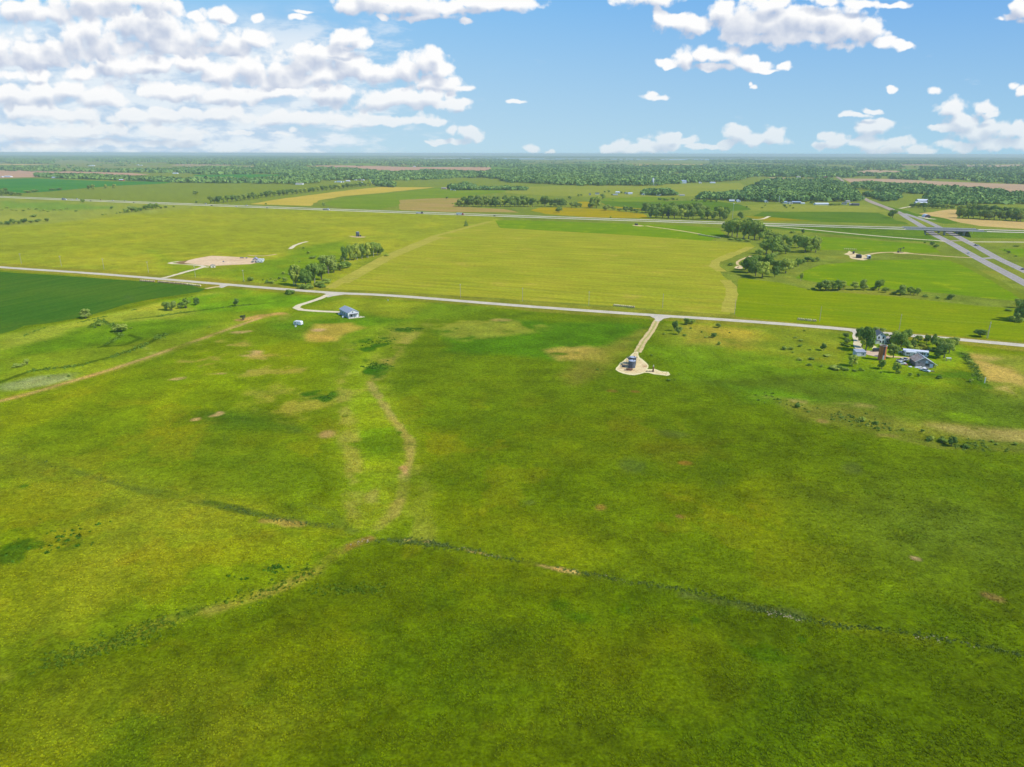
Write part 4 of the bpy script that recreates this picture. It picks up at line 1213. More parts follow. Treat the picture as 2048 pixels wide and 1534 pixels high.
runs = []; cur_run = []
mid_us = None
for i, p in enumerate(iline):
    if near_us(p, 21): mid_us = i if mid_us is None else mid_us
gap = [i for i, p in enumerate(iline) if near_us(p, 19)]
G0, G1 = (min(gap), max(gap)) if gap else (0, 0)
M_bank = crop_mat('bank_grass', (92, 136, 22), (112, 150, 30), ra, 40, 6, .06, .4)
for (i0, i1, nm) in ((0, G0, 'west'), (G1, n - 1, 'east')):
    mb = MB(); secs = []
    for i in range(i0, i1 + 1):
        p = iline[i]
        if p.z < .12: continue
        d = iline[min(i + 1, n - 1)] - iline[max(i - 1, 0)]; d.z = 0; d.normalize(); nr_ = Vector((-d.y, d.x, 0))
        h = p.z
        secs.append([p + nr_ * (24 + 2.2 * h) - Vector((0, 0, h + .02)), p + nr_ * 24 - Vector((0, 0, .12)), p + nr_ * 5 - Vector((0, 0, .5)), p - nr_ * 5 - Vector((0, 0, .5)), p - nr_ * 24 - Vector((0, 0, .12)), p - nr_ * (24 + 2.2 * h) - Vector((0, 0, h + .02))])
    if len(secs) < 2: continue
    k = len(secs[0])
    for a_ in secs: mb.v += [tuple(v_) for v_ in a_]
    for s_ in range(len(secs) - 1):
        for j in range(k - 1): mb.f.append((s_ * k + j, s_ * k + j + 1, (s_ + 1) * k + j + 1, (s_ + 1) * k + j))
    e = 0 if nm == 'east' else len(secs) - 1
    mb.f.append(tuple(e * k + j for j in range(k)))
    o = mb.build('embankment', M_bank)
    tag(o, 'grassed bank carrying the interstate %s of the overpass' % nm, kind='structure')
for (lnn, nm) in ((far_c, 'far'), (near_c, 'near')):
    for i0, i1, sd in ((0, G0, 'west'), (G1, n - 1, 'east')):
        ribbon('interstate', lnn[i0:i1 + 1], CW, M_conc, .10, 'pale concrete %s carriageway of the interstate, %s of the overpass' % (nm, sd))
        for off in (-CW / 2 + 1.2, CW / 2 - 1.2):
            ribbon('lane_marking', lnn[i0:i1 + 1], .25, M_paint, .125, 'white edge line on the interstate', 0, off)

# divided highway
ribbon('highway', usn, 13, M_asph, .40, 'brown-grey two-lane highway running to the skyline')
ribbon('highway', usl, 11, M_asph2, .09, 'grey left carriageway of the divided highway')
ribbon('highway', usr, 10, M_asph2, .094, 'grey right carriageway of the divided highway')
for lnn, w in ((usl, 11), (usr, 10)):
    for off in (-w / 2 + 1.3, w / 2 - 1.3):
        ribbon('lane_marking', lnn, .22, M_paint, .115, 'edge line on the divided highway', 0, off)
    mb = MB()
    fine_l = smooth_line(lnn[::2], 3)
    for i in range(0, len(fine_l) - 2, 4): ribbon_mb(mb, fine_l[i:i + 2], -.12, .12, .118)
    o = mb.build('lane_marking', M_paint); tag(o, 'broken white lane line on the divided highway', kind='structure')
lane([(1894, 482.5), (1912, 481.4), (1934, 481.8)], 9, M_asph, 'paved crossover below the overpass', .098, 0)
lane([(1962, 517.3), (1978, 516.4), (1992, 515)], 9, M_asph2, 'paved crossover in the highway median', .098, 0)
# frontage gravel road
lane([(1505, 448.6), (1530, 451.3), (1600, 457.2), (1728, 469.7), (1838, 478.8), (1868, 480.6), (1890, 483)], 7, M_gravw, 'pale gravel frontage road', .105, .03)
lane([(1938, 483.6), (1980, 484), (2048, 484.4), (2300, 487)], 7, M_gravw, 'pale gravel frontage road east of the highway', .105, .03)
lane([(1800, 417), (1840, 409), (1836, 404)], 7, M_gravw, 'pale drive to the warehouses', .12, .03)
lane([(1840, 433), (1856, 437), (1872, 438.5)], 10, M_gravw, 'pale yard before the arched barn', .12, .03)

# pads
def pz(ox, oy, s, pts): return [(ox + x / s, oy + y / s) for x, y in pts]


rim = pz(1225, 705, 17.07, [(740, -20), (885, -20), (872, 80), (922, 170), (1050, 270), (1170, 365), (1222, 440), (1232, 510), (1190, 570), (1350, 575), (1450, 560), (1650, 645), (1900, 665), (1975, 755), (1890, 805), (1700, 785), (1400, 742), (1220, 695), (1100, 695), (930, 745), (750, 780), (550, 765), (350, 722), (200, 662), (98, 590), (130, 520), (215, 420), (248, 350), (330, 330), (420, 230), (500, 165), (570, 150), (640, 80)])
sheet('lease_pad', rim, M_rim, .088, 3, .3, 'pale caliche rim of the tank lease pad')
inner = pz(1225, 705, 17.07, [(760, 20), (850, 20), (850, 110), (890, 200), (1010, 300), (1120, 390), (1170, 450), (1180, 510), (1130, 560), (1150, 620), (1350, 610), (1450, 600), (1640, 680), (1850, 700), (1900, 750), (1700, 750), (1400, 712), (1220, 660), (1080, 660), (920, 705), (750, 735), (560, 722), (370, 680), (230, 630), (160, 580), (190, 520), (260, 440), (310, 380), (360, 350), (450, 260), (520, 210), (600, 180), (680, 100)])
sheet('lease_pad', inner, M_pad, .096, 3, .3, 'stained gravel surface of the tank lease pad')
dirt = pz(330, 500, 9.31, [(340, 242), (440, 195), (590, 158), (740, 130), (880, 110), (1100, 115), (1300, 128), (1500, 140), (1800, 160), (1825, 190), (1720, 240), (1600, 262), (1350, 275), (1100, 285), (870, 302), (700, 285), (500, 265)])
sheet('dirt_pad', dirt, M_dirt, .088, 8, 1.2, 'large pinkish bare dirt pad')
br = pz(330, 500, 9.31, [(170, 245), (260, 212), (440, 190), (345, 245), (500, 268), (300, 262)])
sheet('dirt_spoil', br, gravel('dark_dirt', (142, 116, 76), (160, 130, 88), .1), .092, 8, 1, 'dark scraped soil at the end of the dirt pad')
oil = pz(1640, 470, 8.53, [(405, 328), (470, 305), (490, 270), (530, 285), (560, 298), (650, 320), (750, 345), (800, 368), (810, 418), (740, 432), (600, 416), (530, 402), (490, 350)])
sheet('lease_pad', oil, M_pad, .09, 5, .6, 'stained sandy pad of the far tank lease')
sheet('well_pad', [(1783, 504.6), (1795, 503.4), (1812, 504.5), (1826, 506.8), (1808, 508), (1790, 507)], M_track, .092, 5, .5, 'sandy pad under the pump jack')
sheet('well_pad', [(696, 472.2), (706, 472), (716, 472.6), (733, 473.6), (728, 475), (714, 475.2), (704, 474.2)], M_track, .09, 6, .6, 'thin sandy strip under the lone field tank')
sheet('well_pad', [(1264, 450.2), (1270, 449.6), (1282, 450.6), (1290, 452), (1280, 453), (1268, 451.4)], M_track, .09, 6, .6, 'small sandy pad beside the interstate')
sheet('well_pad', [(1468, 535.6), (1474, 532), (1480, 530.5), (1486, 534), (1485, 537.5), (1478, 538), (1472, 537)], M_pad, .09, 3, .4, 'sandy patch beside the grove')
yard = [(1731, 702), (1748, 701), (1764, 705), (1765, 713), (1760, 715), (1745, 712), (1732, 709)]
sheet('farmyard', yard, gravel('yard_gravel', (214, 188, 164), (226, 202, 176), .2), .09, 2, .2, 'pinkish gravel farmyard between shed and silo')
lane([(1764, 709), (1776, 713), (1795, 714), (1812, 716), (1824, 716)], 3.6, M_track, 'dirt track from the farmyard to the barn', .086)
lane([(1743, 690), (1750, 694), (1747, 698)], 2.2, M_rim, 'pale path to the farmhouse', .086)

# ------------------------------------------------------------------ trees and bushes
def leaf_mat(name, c1, c2, trans=.2):
    m = bpy.data.materials.new(name); t = NT(m)
    gi = t.n('ShaderNodeNewGeometry'); oi = t.n('ShaderNodeObjectInfo')
    c = t.mix(gi.outputs['Random Per Island'], c1, c2)
    h = t.n('ShaderNodeHueSaturation'); h.inputs['Saturation'].default_value = 1.0
    t.l(t.math('MULTIPLY_ADD', oi.outputs['Random'], .65, .72), h.inputs['Value'])
    t.l(t.math('MULTIPLY_ADD', oi.outputs['Random'], -.05, .515), h.inputs['Hue'])
    t.l(c, h.inputs['Color'])
    d = t.n('ShaderNodeBsdfDiffuse'); tr = t.n('ShaderNodeBsdfTranslucent'); mx = t.n('ShaderNodeMixShader')
    t.l(h.outputs[0], d.inputs[0]); t.l(t.mix(1.0, h.outputs[0], (1.3, 1.25, .7), 'MULTIPLY'), tr.inputs[0]); mx.inputs[0].default_value = trans
    t.l(d.outputs[0], mx.inputs[1]); t.l(tr.outputs[0], mx.inputs[2])
    o = t.n('ShaderNodeOutputMaterial'); t.l(mx.outputs[0], o.inputs[0])
    return m


M_leaf = leaf_mat('foliage', (0.185, 0.300, 0.040), (0.390, 0.510, 0.085))
M_leafd = leaf_mat('dark_foliage', (0.140, 0.245, 0.045), (0.295, 0.410, 0.085))
M_leafy = leaf_mat('yellow_foliage', (0.180, 0.250, 0.022), (0.320, 0.360, 0.045))
M_leafg = leaf_mat('grey_foliage', (0.080, 0.110, 0.060), (0.150, 0.180, 0.110))
M_bark = weathered('bark', (.20, .165, .13), .3, 3.0)
M_barkp = weathered('pale_bark', (.42, .39, .33), .25, 3.0)


def leaf_quads(pts, nrm, size, g):
    """one tilted leafy scrap per point"""
    n = len(pts)
    r = g.normal(size=(n, 3)); nn = nrm + 0.34 * r
    nn /= np.linalg.norm(nn, axis=1)[:, None]
    a = np.cross(nn, g.normal(size=(n, 3))); a /= np.linalg.norm(a, axis=1)[:, None]
    b = np.cross(nn, a)
    s = (size * g.uniform(.6, 1.35, n))[:, None]
    asp = g.uniform(.55, 1.0, n)[:, None]
    a = a * s; b = b * s * asp
    k = g.uniform(.15, .5, (n, 1))
    v = np.stack([pts - a - b * k, pts + a * k - b, pts + a + b * k, pts - a * k + b], 1).reshape(-1, 3)
    return v, np.arange(n * 4).reshape(-1, 4)


def crown_mesh(name, seed, kind='round', n=1500, mat=None):
    """unit crown: about 1 wide, standing between z = 0 and 1"""
    g = np.random.default_rng(seed)
    L = []
    if kind == 'cone':
        for i in range(26):
            z = .08 + .9 * i / 26; r = .40 * (1 - z) + .03
            for j in range(max(1, int(6 * (1 - z) + 1))):
                a = g.uniform(0, 6.28); L.append((r * math.cos(a), r * math.sin(a), z, .09 * (1.25 - z)))
    elif kind == 'bush':
        for i in range(12):
            a = g.uniform(0, 6.28); r = g.uniform(.05, .34)
            L.append((r * math.cos(a), r * math.sin(a), g.uniform(.18, .62), g.uniform(.16, .27)))
    elif kind == 'tall':          # cottonwood: several upright plumes
        for i in range(15):
            a = g.uniform(0, 6.28); r = g.uniform(.02, .30); z = g.uniform(.30, .88)
            r *= 1.15 - .5 * abs(z - .5)
            L.append((r * math.cos(a), r * math.sin(a), z, g.uniform(.10, .19)))
    elif kind == 'open':          # several stems with gaps between
        for i in range(9):
            a = g.uniform(0, 6.28); r = g.uniform(.12, .36)
            L.append((r * math.cos(a), r * math.sin(a), g.uniform(.35, .84), g.uniform(.10, .17)))
    else:
        for i in range(17):
            a = g.uniform(0, 6.28); z = g.uniform(.30, .84)
            r = g.uniform(.10, .36) * (1.0 - .9 * max(0, z - .58))
            L.append((r * math.cos(a), r * math.sin(a), z, g.uniform(.13, .22)))
    L = np.array(L)
    w = L[:, 3] ** 2; w /= w.sum()
    idx = g.choice(len(L), n, p=w)
    d = g.normal(size=(n, 3)); d[:, 2] += .35; d /= np.linalg.norm(d, axis=1)[:, None]
    rad = L[idx, 3] * g.uniform(.72, 1.08, n)
    lump = 1 + .22 * np.sin(d[:, 0] * 9 + idx) * np.sin(d[:, 1] * 8 + 2 * idx) * np.sin(d[:, 2] * 9)
    p = L[idx, :3] + d * (rad * lump)[:, None] * np.array([1, 1, .86 if kind != 'tall' else 1.15])
    # drop most scraps buried inside another plume
    dist = np.linalg.norm(p[:, None, :] - L[None, :, :3], axis=2) / L[None, :, 3]
    dist[np.arange(n), idx] = 9
    keep = (dist.min(1) > .72) | (g.random(n) < .22)
    p = p[keep]; d = d[keep]
    p[:, 2] = np.clip(p[:, 2], .01, 1.0)
    size = {'cone': .045, 'bush': .055, 'tall': .038, 'open': .042}.get(kind, .041)
    v, q = leaf_quads(p, d, size, g)
    me = np_mesh(name, v, q)
    me.materials.append(mat or M_leaf)
    return me


def trunk_mesh(name, seed, kind='round', mat=None):
    g = random.Random(seed)
    mb = MB()
    if kind in ('round', 'tall', 'open'):
        stems = 1 if kind == 'round' else (2 if kind == 'tall' else 4)
        for s in range(stems):
            a = g.uniform(0, 6.28); o = 0 if stems == 1 else .05
            x, y = o * math.cos(a), o * math.sin(a)
            lx, ly = x * (3 if kind == 'open' else 1.6) + g.uniform(-.03, .03), y * (3 if kind == 'open' else 1.6) + g.uniform(-.03, .03)
            mb.cyl((x, y, -.01), (lx, ly, .36), .040 if stems == 1 else .028, .026 if stems == 1 else .018, 7, False)
            mb.cyl((lx, ly, .36), (lx * 1.4 + g.uniform(-.03, .03), ly * 1.4, .74), .026 if stems == 1 else .018, .008, 6, False)
            for k in range(4 if stems == 1 else 2):
                b = g.uniform(0, 6.28); z = g.uniform(.28, .46)
                mb.cyl((lx * z / .36, ly * z / .36, z), (lx + .26 * math.cos(b), ly + .26 * math.sin(b), z + g.uniform(.14, .28)), .015, .005, 5, False)
    elif kind == 'cone':
        mb.cyl((0, 0, -.01), (0, 0, .95), .03, .006, 6, False)
    else:
        for k in range(4):
            b = g.uniform(0, 6.28)
            mb.cyl((0, 0, -.01), (.2 * math.cos(b), .2 * math.sin(b), .45), .02, .006, 5, False)
    o = mb.build('trunk', mat or M_bark)
    me = o.data
    bpy.data.objects.remove(o)
    return me


PROTO = {}
for kd, seeds, n, mt in (('round', range(7), 3000, M_leaf), ('tall', range(20, 25), 3000, M_leaf), ('open', range(30, 33), 1800, M_leaf), ('cone', range(40, 42), 1500, M_leafd), ('bush', range(50, 54), 1300, M_leaf), ('dark', range(60, 64), 3000, M_leafd), ('yellow', range(70, 72), 1500, M_leafy), ('grey', range(80, 82), 1100, M_leafg)):
    shape = {'dark': 'round', 'yellow': 'bush', 'grey': 'open'}.get(kd, kd)
    PROTO[kd] = [(crown_mesh('crown', s, shape, n, mt), trunk_mesh('trunk', s, shape, M_barkp if kd == 'tall' else M_bark)) for s in seeds]


def joined(cr, tr):
    """crown and trunk in one mesh, for trees only a few pixels high"""
    nv = len(cr.vertices); nt = len(tr.vertices)
    v = np.empty((nv + nt) * 3, np.float32)
    cr.vertices.foreach_get('co', v[:nv * 3]); b = np.empty(nt * 3, np.float32); tr.vertices.foreach_get('co', b); v[nv * 3:] = b
    fs = [tuple(p.vertices) for p in cr.polygons] + [tuple(i + nv for i in p.vertices) for p in tr.polygons]
    me = bpy.data.meshes.new('tree'); me.from_pydata(v.reshape(-1, 3).tolist(), [], fs)
    me.materials.append(cr.materials[0]); me.materials.append(tr.materials[0])
    mi = np.zeros(len(me.polygons), np.int32); mi[len(cr.polygons):] = 1
    me.polygons.foreach_set('material_index', mi)
    return me


PROTO_J = {k: [joined(*ct) for ct in v[:3]] for k, v in PROTO.items()}
TREES = []


def tree_at(px, py, hpx, wpx, kind, label, group, z=0.0, name=None):
    p = P(px, py, z); s = mpp(px, py)
    dep = math.atan2(HC, p.to_2d().length)
    h = hpx * s / math.cos(dep); w = wpx * s
    h = min(h, 30)
    nm = name or ('bush' if kind in ('bush', 'yellow') else 'tree')
    cat = 'bush' if nm == 'bush' else 'tree'
    rz = rng.uniform(0, 6.28)
    if hpx < 13:
        o = mobj(nm, rng.choice(PROTO_J[kind]), None, p, rz)
        o.scale = (w * 1.05, w * 1.05, h)
    else:
        cr, tr = rng.choice(PROTO[kind])
        o = empty(nm, p, rz)
        o.scale = (w * 1.05, w * 1.05, h)
        mobj('crown', cr, o); mobj('trunk', tr, o)
    tag(o, label, cat, group)
    TREES.append(o)
    return o


def size_word(v, allv):
    s = sorted(allv); r = s.index(v) / max(1, len(s) - 1)
    return 'small' if r < .25 else ('medium' if r < .6 else ('large' if r < .88 else 'huge'))


SHAPE = {'round': 'round-crowned', 'tall': 'tall upright', 'open': 'many-stemmed', 'cone': 'conical', 'bush': 'low leafy', 'dark': 'dark round', 'yellow': 'yellow-green', 'grey': 'grey-leaved'}


def grove(items, place, group, default='round'):
    """items: (px, py, h, w[, kind]); every tree labelled by size, habit and its rank from the left"""
    items = [(i if len(i) == 5 else (*i, default)) for i in items]
    items.sort(key=lambda i: i[0])
    hs = [i[2] for i in items]
    for k, (px, py, h, w, kd) in enumerate(items):
        what = 'bush' if kd in ('bush', 'yellow') else 'tree'
        lab = '%s %s %s, %s from left %s' % (size_word(h, hs), SHAPE[kd], what, ordinal(k), place)
        if len(lab.split()) > 16: print('LONG', lab)
        if len(items) == 1: lab = '%s %s standing %s' % (SHAPE[kd], what, place)
        tree_at(px, py, h, w, kd, lab, group)


def along(x0, x1, step, yb, h, w, jy=1.0, jh=.2, kinds=('round', 'dark')):
    out = []; x = x0
    while x < x1:
        out.append((x + rng.uniform(-.2, .2) * step, yb(x) + rng.uniform(-jy, jy), h * rng.uniform(1 - jh, 1 + jh), w * rng.uniform(.85, 1.2), rng.choice(kinds)))
        x += step
    return out


# grove beside the gravel road
grove([(590, 570, 44, 36, 'tall'), (612, 573, 36, 28), (628, 566, 38, 32, 'tall'), (643, 560, 34, 30), (657, 547, 36, 36, 'dark'), (668, 545, 26, 24, 'dark'), (690, 524, 30, 22, 'tall'), (701, 521, 30, 18, 'tall'), (713, 519, 32, 24, 'tall'), (724, 517, 32, 20, 'tall'), (735, 515, 33, 24, 'tall'), (746, 513, 28, 20, 'tall'), (755, 511, 26, 20), (760, 510, 18, 16, 'dark'), (708, 520, 14, 16, 'dark'), (684, 524, 12, 12, 'dark'),
       (680, 541, 18, 22, 'bush'), (692, 536, 16, 24, 'bush'), (618, 577, 13, 22, 'bush'), (640, 573, 14, 24, 'bush'), (604, 577, 12, 16, 'bush'), (652, 566, 12, 20, 'bush'), (646, 575, 9, 14, 'bush'), (774, 512, 5, 12, 'bush')],
      'in the long grove beside the gravel road', 'trees of the roadside grove')
grove([(579, 588, 12, 19, 'bush')], 'on the near verge of the gravel road', 'bushes along the gravel road')
grove([(502, 562, 10, 15, 'bush'), (487, 563, 3, 5, 'bush'), (526, 561, 4, 5, 'bush'), (534, 562, 4, 5, 'bush'), (542, 559, 5, 5, 'bush'), (552, 562, 5, 7, 'bush'), (558, 558, 6, 8, 'bush'), (570, 563, 10, 12, 'bush'), (536, 566, 6, 14, 'bush'), (545, 567, 7, 9, 'bush'), (566, 548, 6, 8, 'bush'), (607, 497, 5, 5, 'bush'), (616, 507, 6, 9, 'bush'), (627, 517, 6, 16, 'bush'), (641, 519, 5, 10, 'bush'), (587, 523, 3, 3, 'bush'), (599, 524, 4, 4, 'bush')], 'on the slope west of the roadside grove', 'bushes on the pasture slope')
grove([(932, 452, 13, 9, 'cone')], 'alone at the far corner of the hay field', None)
# creek on the left
grove([(333, 620, 17, 17), (344, 621, 19, 18, 'dark'), (360, 617, 14, 12, 'open'), (372, 616, 21, 24, 'open'), (392, 610, 15, 15, 'dark')], 'in the short row by the creek', 'trees in the creek row')
grove([(474, 612, 15, 14, 'dark')], 'alone in the creek meadow right of the row', None)
grove([(172, 637, 19, 23, 'dark')], 'at the edge of the dark crop field', None)
grove([(243, 663, 20, 30, 'bush'), (199, 652, 8, 11, 'bush'), (190, 656, 6, 6, 'bush'), (487, 640, 11, 15, 'grey'), (330, 610, 4, 5, 'bush'), (262, 657, 3, 6, 'bush'), (419, 655, 3, 5, 'bush')], 'along the grassy creek', 'bushes along the creek')
grove([(35, 733, 8, 20, 'bush'), (55, 729, 12, 11), (46, 732, 8, 10, 'bush'), (138, 753, 6, 6, 'bush'), (98, 754, 4, 6, 'bush')], 'by the lower creek bed at the frame edge', 'bushes by the lower creek')
# pasture beyond, upper left
grove([(17, 449, 7, 13), (27, 448, 11, 10), (37, 448, 7, 11), (48, 446, 9, 13), (62, 446, 6, 13), (75, 444, 6, 13), (95, 443, 7, 10), (70, 434, 6, 16, 'bush'), (2, 450, 7, 10)], 'in the far pasture row', 'trees in the far pasture row', 'dark')
grove([(x, 416 + (x % 7) * 1.1 + x * .01, 3.2, 7, 'bush') for x in (4, 14, 25, 33, 47, 58, 72, 82, 88, 97, 108, 122, 134, 152)], 'in the scrub strip below the interstate', 'scrub below the interstate')
grove([(253, 425, 8, 14), (264, 424, 11, 15, 'dark'), (272, 424, 9, 14), (281, 422, 7, 11), (292, 420, 10, 13), (303, 419, 12, 13), (312, 418, 11, 13), (322, 417, 7, 10, 'bush'), (332, 416, 6, 8, 'bush'), (205, 430, 2.5, 5, 'bush'), (212, 429, 2.5, 5, 'bush'), (234, 427, 3, 5, 'bush'), (240, 426, 3, 4, 'bush'), (348, 414, 3, 6, 'bush')], 'in the clump below the interstate', 'trees in the clump below the interstate')
grove([(224, 418, 5, 6, 'dark'), (166, 405, 7, 8, 'dark')], 'alone beside the interstate', None)
grove([(392, 390, 9, 13, 'dark')], 'alone in the pale pasture above the interstate', None)
grove([(394, 407, 6, 6, 'dark'), (648, 413, 8, 6, 'dark'), (532, 409, 4, 5, 'bush')], 'on the far verge of the interstate', 'bushes on the interstate verge')
grove([(178, 379, 9, 8), (187, 379, 10, 9), (212, 377, 8, 7), (229, 377, 9, 8)], 'at the corn field edge far left', 'trees at the corn field edge')
grove([(3, 391, 13, 14), (13, 390, 14, 13), (22, 391, 9, 12), (30, 391, 7, 12), (40, 391, 6, 12), (55, 386, 5, 14), (70, 384, 5, 14), (105, 381, 4, 14), (120, 380, 4, 14)], 'in the clump at the left frame edge', 'trees at the corn field corner', 'dark')
# hedgerow behind the interstate
hd = []
x = 421
while x < 742:
    yb = 406.5 if x < 440 else 406 - (x - 440) * .112 - (1.2 if x > 520 else 0)
    hd.append((x, yb, (13 if x < 510 else 11.5 - (x - 510) * .014) * rng.uniform(.88, 1.12), 11 * rng.uniform(.9, 1.15), rng.choice(['dark', 'round', 'dark'])))
    x += 8.6
grove(hd, 'in the long hedgerow behind the interstate', 'trees of the long hedgerow')
# grove B
gb = along(918, 1066, 9.2, lambda x: 413.5, 17, 16, .6, .18, ('dark', 'dark', 'round')) + along(926, 1058, 17, lambda x: 410, 19, 17, .5, .12, ('dark',))
gb = [(a, b, c * (1.0 if a > 935 else .8), d, e) for a, b, c, d, e in gb]
grove(gb, 'in the dark grove behind the interstate', 'trees of the dark grove')
grove([(894, 398, 5, 6), (1075, 409, 8, 9), (905, 408, 3, 4, 'bush'), (929, 411, 4, 4, 'bush')], 'around the tan field by the dark grove', 'trees by the tan field', 'dark')
grove([(1090, 413, 20, 21, 'dark'), (1102, 413, 15, 15), (1112, 414, 17, 18, 'dark'), (1122, 414, 16, 16, 'dark'), (1130, 414, 15, 13), (1143, 415, 11, 14, 'dark'), (1153, 416, 12, 12, 'dark'), (1160, 416, 10, 9)], 'in the grove behind the yellow bloom', 'trees of the bloom field grove')
grove([(1118, 426, 12, 16, 'dark'), (1222, 436, 4, 5, 'bush')], 'standing in the yellow bloom field', 'trees in the bloom field')
grove([(1184, 416, 21, 17), (1193, 416, 23, 18), (1180, 416, 9, 12, 'dark')], 'in the pair above the yellow field', 'trees of the pair')
grove([(1205, 398, 10, 11, 'dark'), (1140, 398, 6, 8, 'dark'), (1157, 393, 5, 6, 'dark'), (1163, 392, 4, 5, 'dark'), (1226, 400, 3, 3, 'bush'), (1224, 391, 3, 4), (1210, 385, 3.5, 5), (1217, 385, 4.5, 6), (1242, 387, 4, 6), (1250, 387, 3, 5), (1259, 387, 3.5, 5)], 'among the scattered houses', 'trees among the scattered houses', 'dark')
grove([(1212, 421, 12, 17), (1226, 421, 9, 11), (1239, 423, 7, 12), (1252, 424, 12, 15), (1262, 424, 11, 12), (1273, 426, 9, 14)], 'in the round row above the bloom field', 'trees of the round row', 'dark')
# big grove E
ge = along(1290, 1400, 13.5, lambda x: 425 + (x - 1290) * .02, 19, 19, 1, .15, ('round', 'dark', 'round')) + along(1300, 1455, 12.5, lambda x: 436 + (x - 1300) * .022, 21, 20, 1, .2, ('round', 'round', 'dark', 'tall')) + along(1330, 1440, 17, lambda x: 431, 22, 20, 1, .15, ('round', 'dark')) + [(1452, 437, 14, 14, 'round'), (1336, 437, 13, 9, 'grey')]
grove(ge, 'in the big grove at the interstate', 'trees of the big interstate grove')
# grove F along the draw
grove([(1482, 439, 16, 14, 'dark'), (1448, 441, 21, 17, 'dark'), (1456, 471, 30, 27), (1464, 473, 33, 26), (1474, 475, 35, 28), (1486, 477, 36, 28, 'tall'), (1497, 478, 36, 26), (1509, 480, 36, 27, 'dark'), (1519, 480, 32, 24), (1470, 462, 26, 24), (1492, 464, 26, 24), (1514, 466, 26, 22), (1533, 476, 16, 20), (1545, 478, 14, 18), (1556, 479, 13, 16), (1566, 486, 17, 20, 'dark'), (1554, 488, 18, 22, 'dark'), (1538, 488, 18, 20), (1462, 480, 5, 14, 'bush'), (1478, 482, 6, 16, 'bush'), (1495, 483, 5, 14, 'bush')], 'in the upper wood along the draw', 'trees of the upper draw wood')
grove([(1532, 508, 30, 26), (1544, 509, 34, 32, 'round'), (1557, 509, 18, 24), (1571, 508, 18, 18, 'dark'), (1577, 497, 22, 20), (1560, 497, 18, 22, 'dark'), (1590, 492, 22, 16, 'dark'), (1597, 496, 27, 24), (1610, 505, 33, 30, 'round'), (1622, 502, 26, 24, 'dark'), (1631, 505, 32, 22), (1605, 468, 10, 8, 'dark'), (1586, 466, 6, 12, 'bush'), (1541, 520, 14, 24, 'dark'), (1520, 512, 14, 22), (1553, 512, 9, 16, 'bush'), (1542, 463, 5, 6, 'bush'), (1553, 471, 7, 5, 'bush')], 'in the middle wood along the draw', 'trees of the middle draw wood')
grove([(1498, 545, 32, 34), (1511, 552, 30, 28, 'dark'), (1524, 556, 34, 32), (1536, 536, 28, 22), (1514, 534, 24, 30), (1490, 540, 20, 20), (1549, 554, 22, 16, 'dark'), (1571, 546, 29, 29, 'round'), (1553, 541, 20, 20, 'dark'), (1586, 538, 16, 14), (1596, 533, 16, 16), (1604, 528, 10, 14), (1615, 523, 10, 18), (1626, 524, 8, 10), (1634, 523, 9, 12, 'dark'), (1602, 562, 16, 9, 'tall'), (1543, 529, 8, 16, 'bush'), (1461, 531, 7, 12, 'bush')], 'in the lower wood along the draw', 'trees of the lower draw wood')
# row on the ridge
grove([(1640, 580, 14, 22), (1651, 581, 22, 26, 'dark'), (1664, 581, 20, 22), (1676, 581, 22, 22, 'dark'), (1686, 580, 19, 18), (1710, 580, 17, 20), (1728, 580, 21, 20, 'dark'), (1757, 581, 21, 22), (1770, 585, 11, 15), (1748, 580, 8, 14, 'bush'), (1800, 590, 20, 22, 'dark'), (1820, 590, 17, 16), (1828, 590, 12, 12, 'grey'), (1835, 591, 16, 11), (1790, 588, 6, 14, 'bush'), (1851, 594, 7, 11, 'bush'), (1875, 597, 6, 9, 'bush'), (1903, 599, 11, 14, 'dark'), (1895, 598, 7, 10, 'bush'), (1618, 579, 3, 8, 'bush'), (1626, 578, 4, 8, 'bush')], 'in the tree row between the meadows', 'trees of the meadow row')
grove([(2038, 642, 42, 34, 'dark'), (2052, 640, 44, 34), (2032, 644, 16, 26, 'bush'), (2036, 616, 18, 16, 'dark'), (2016, 622, 5, 14, 'bush')], 'in the clump at the right frame edge', 'trees at the right edge')
grove([(1960, 673, 15, 24, 'dark')], 'on the road verge by the right-hand power pole', None, )
# near the lease
grove([(1349, 662, 21, 12, 'dark'), (1357, 669, 17, 14, 'dark'), (1374, 649, 13, 16), (1384, 648, 10, 14), (1437, 655, 9, 13, 'dark'), (1427, 675, 9, 12, 'dark'), (1370, 672, 5, 9, 'bush'), (1329, 669, 4, 7, 'bush'), (1412, 675, 3, 9, 'bush'), (1403, 665, 4, 4, 'bush'), (1459, 666, 3, 4, 'bush'), (1382, 657, 3, 6, 'bush')], 'in the scrub beside the lease lane', 'scrub beside the lease lane')
grove([(1439, 690, 8, 9, 'bush'), (1303, 712, 4, 6, 'bush'), (1195, 740, 3, 7, 'bush'), (1337, 762, 5, 9, 'bush'), (1350, 761, 4, 4, 'bush'), (1358, 749, 3, 3, 'bush'), (1322, 710, 2.5, 3, 'bush')], 'around the tank lease pad', 'bushes around the tank lease')
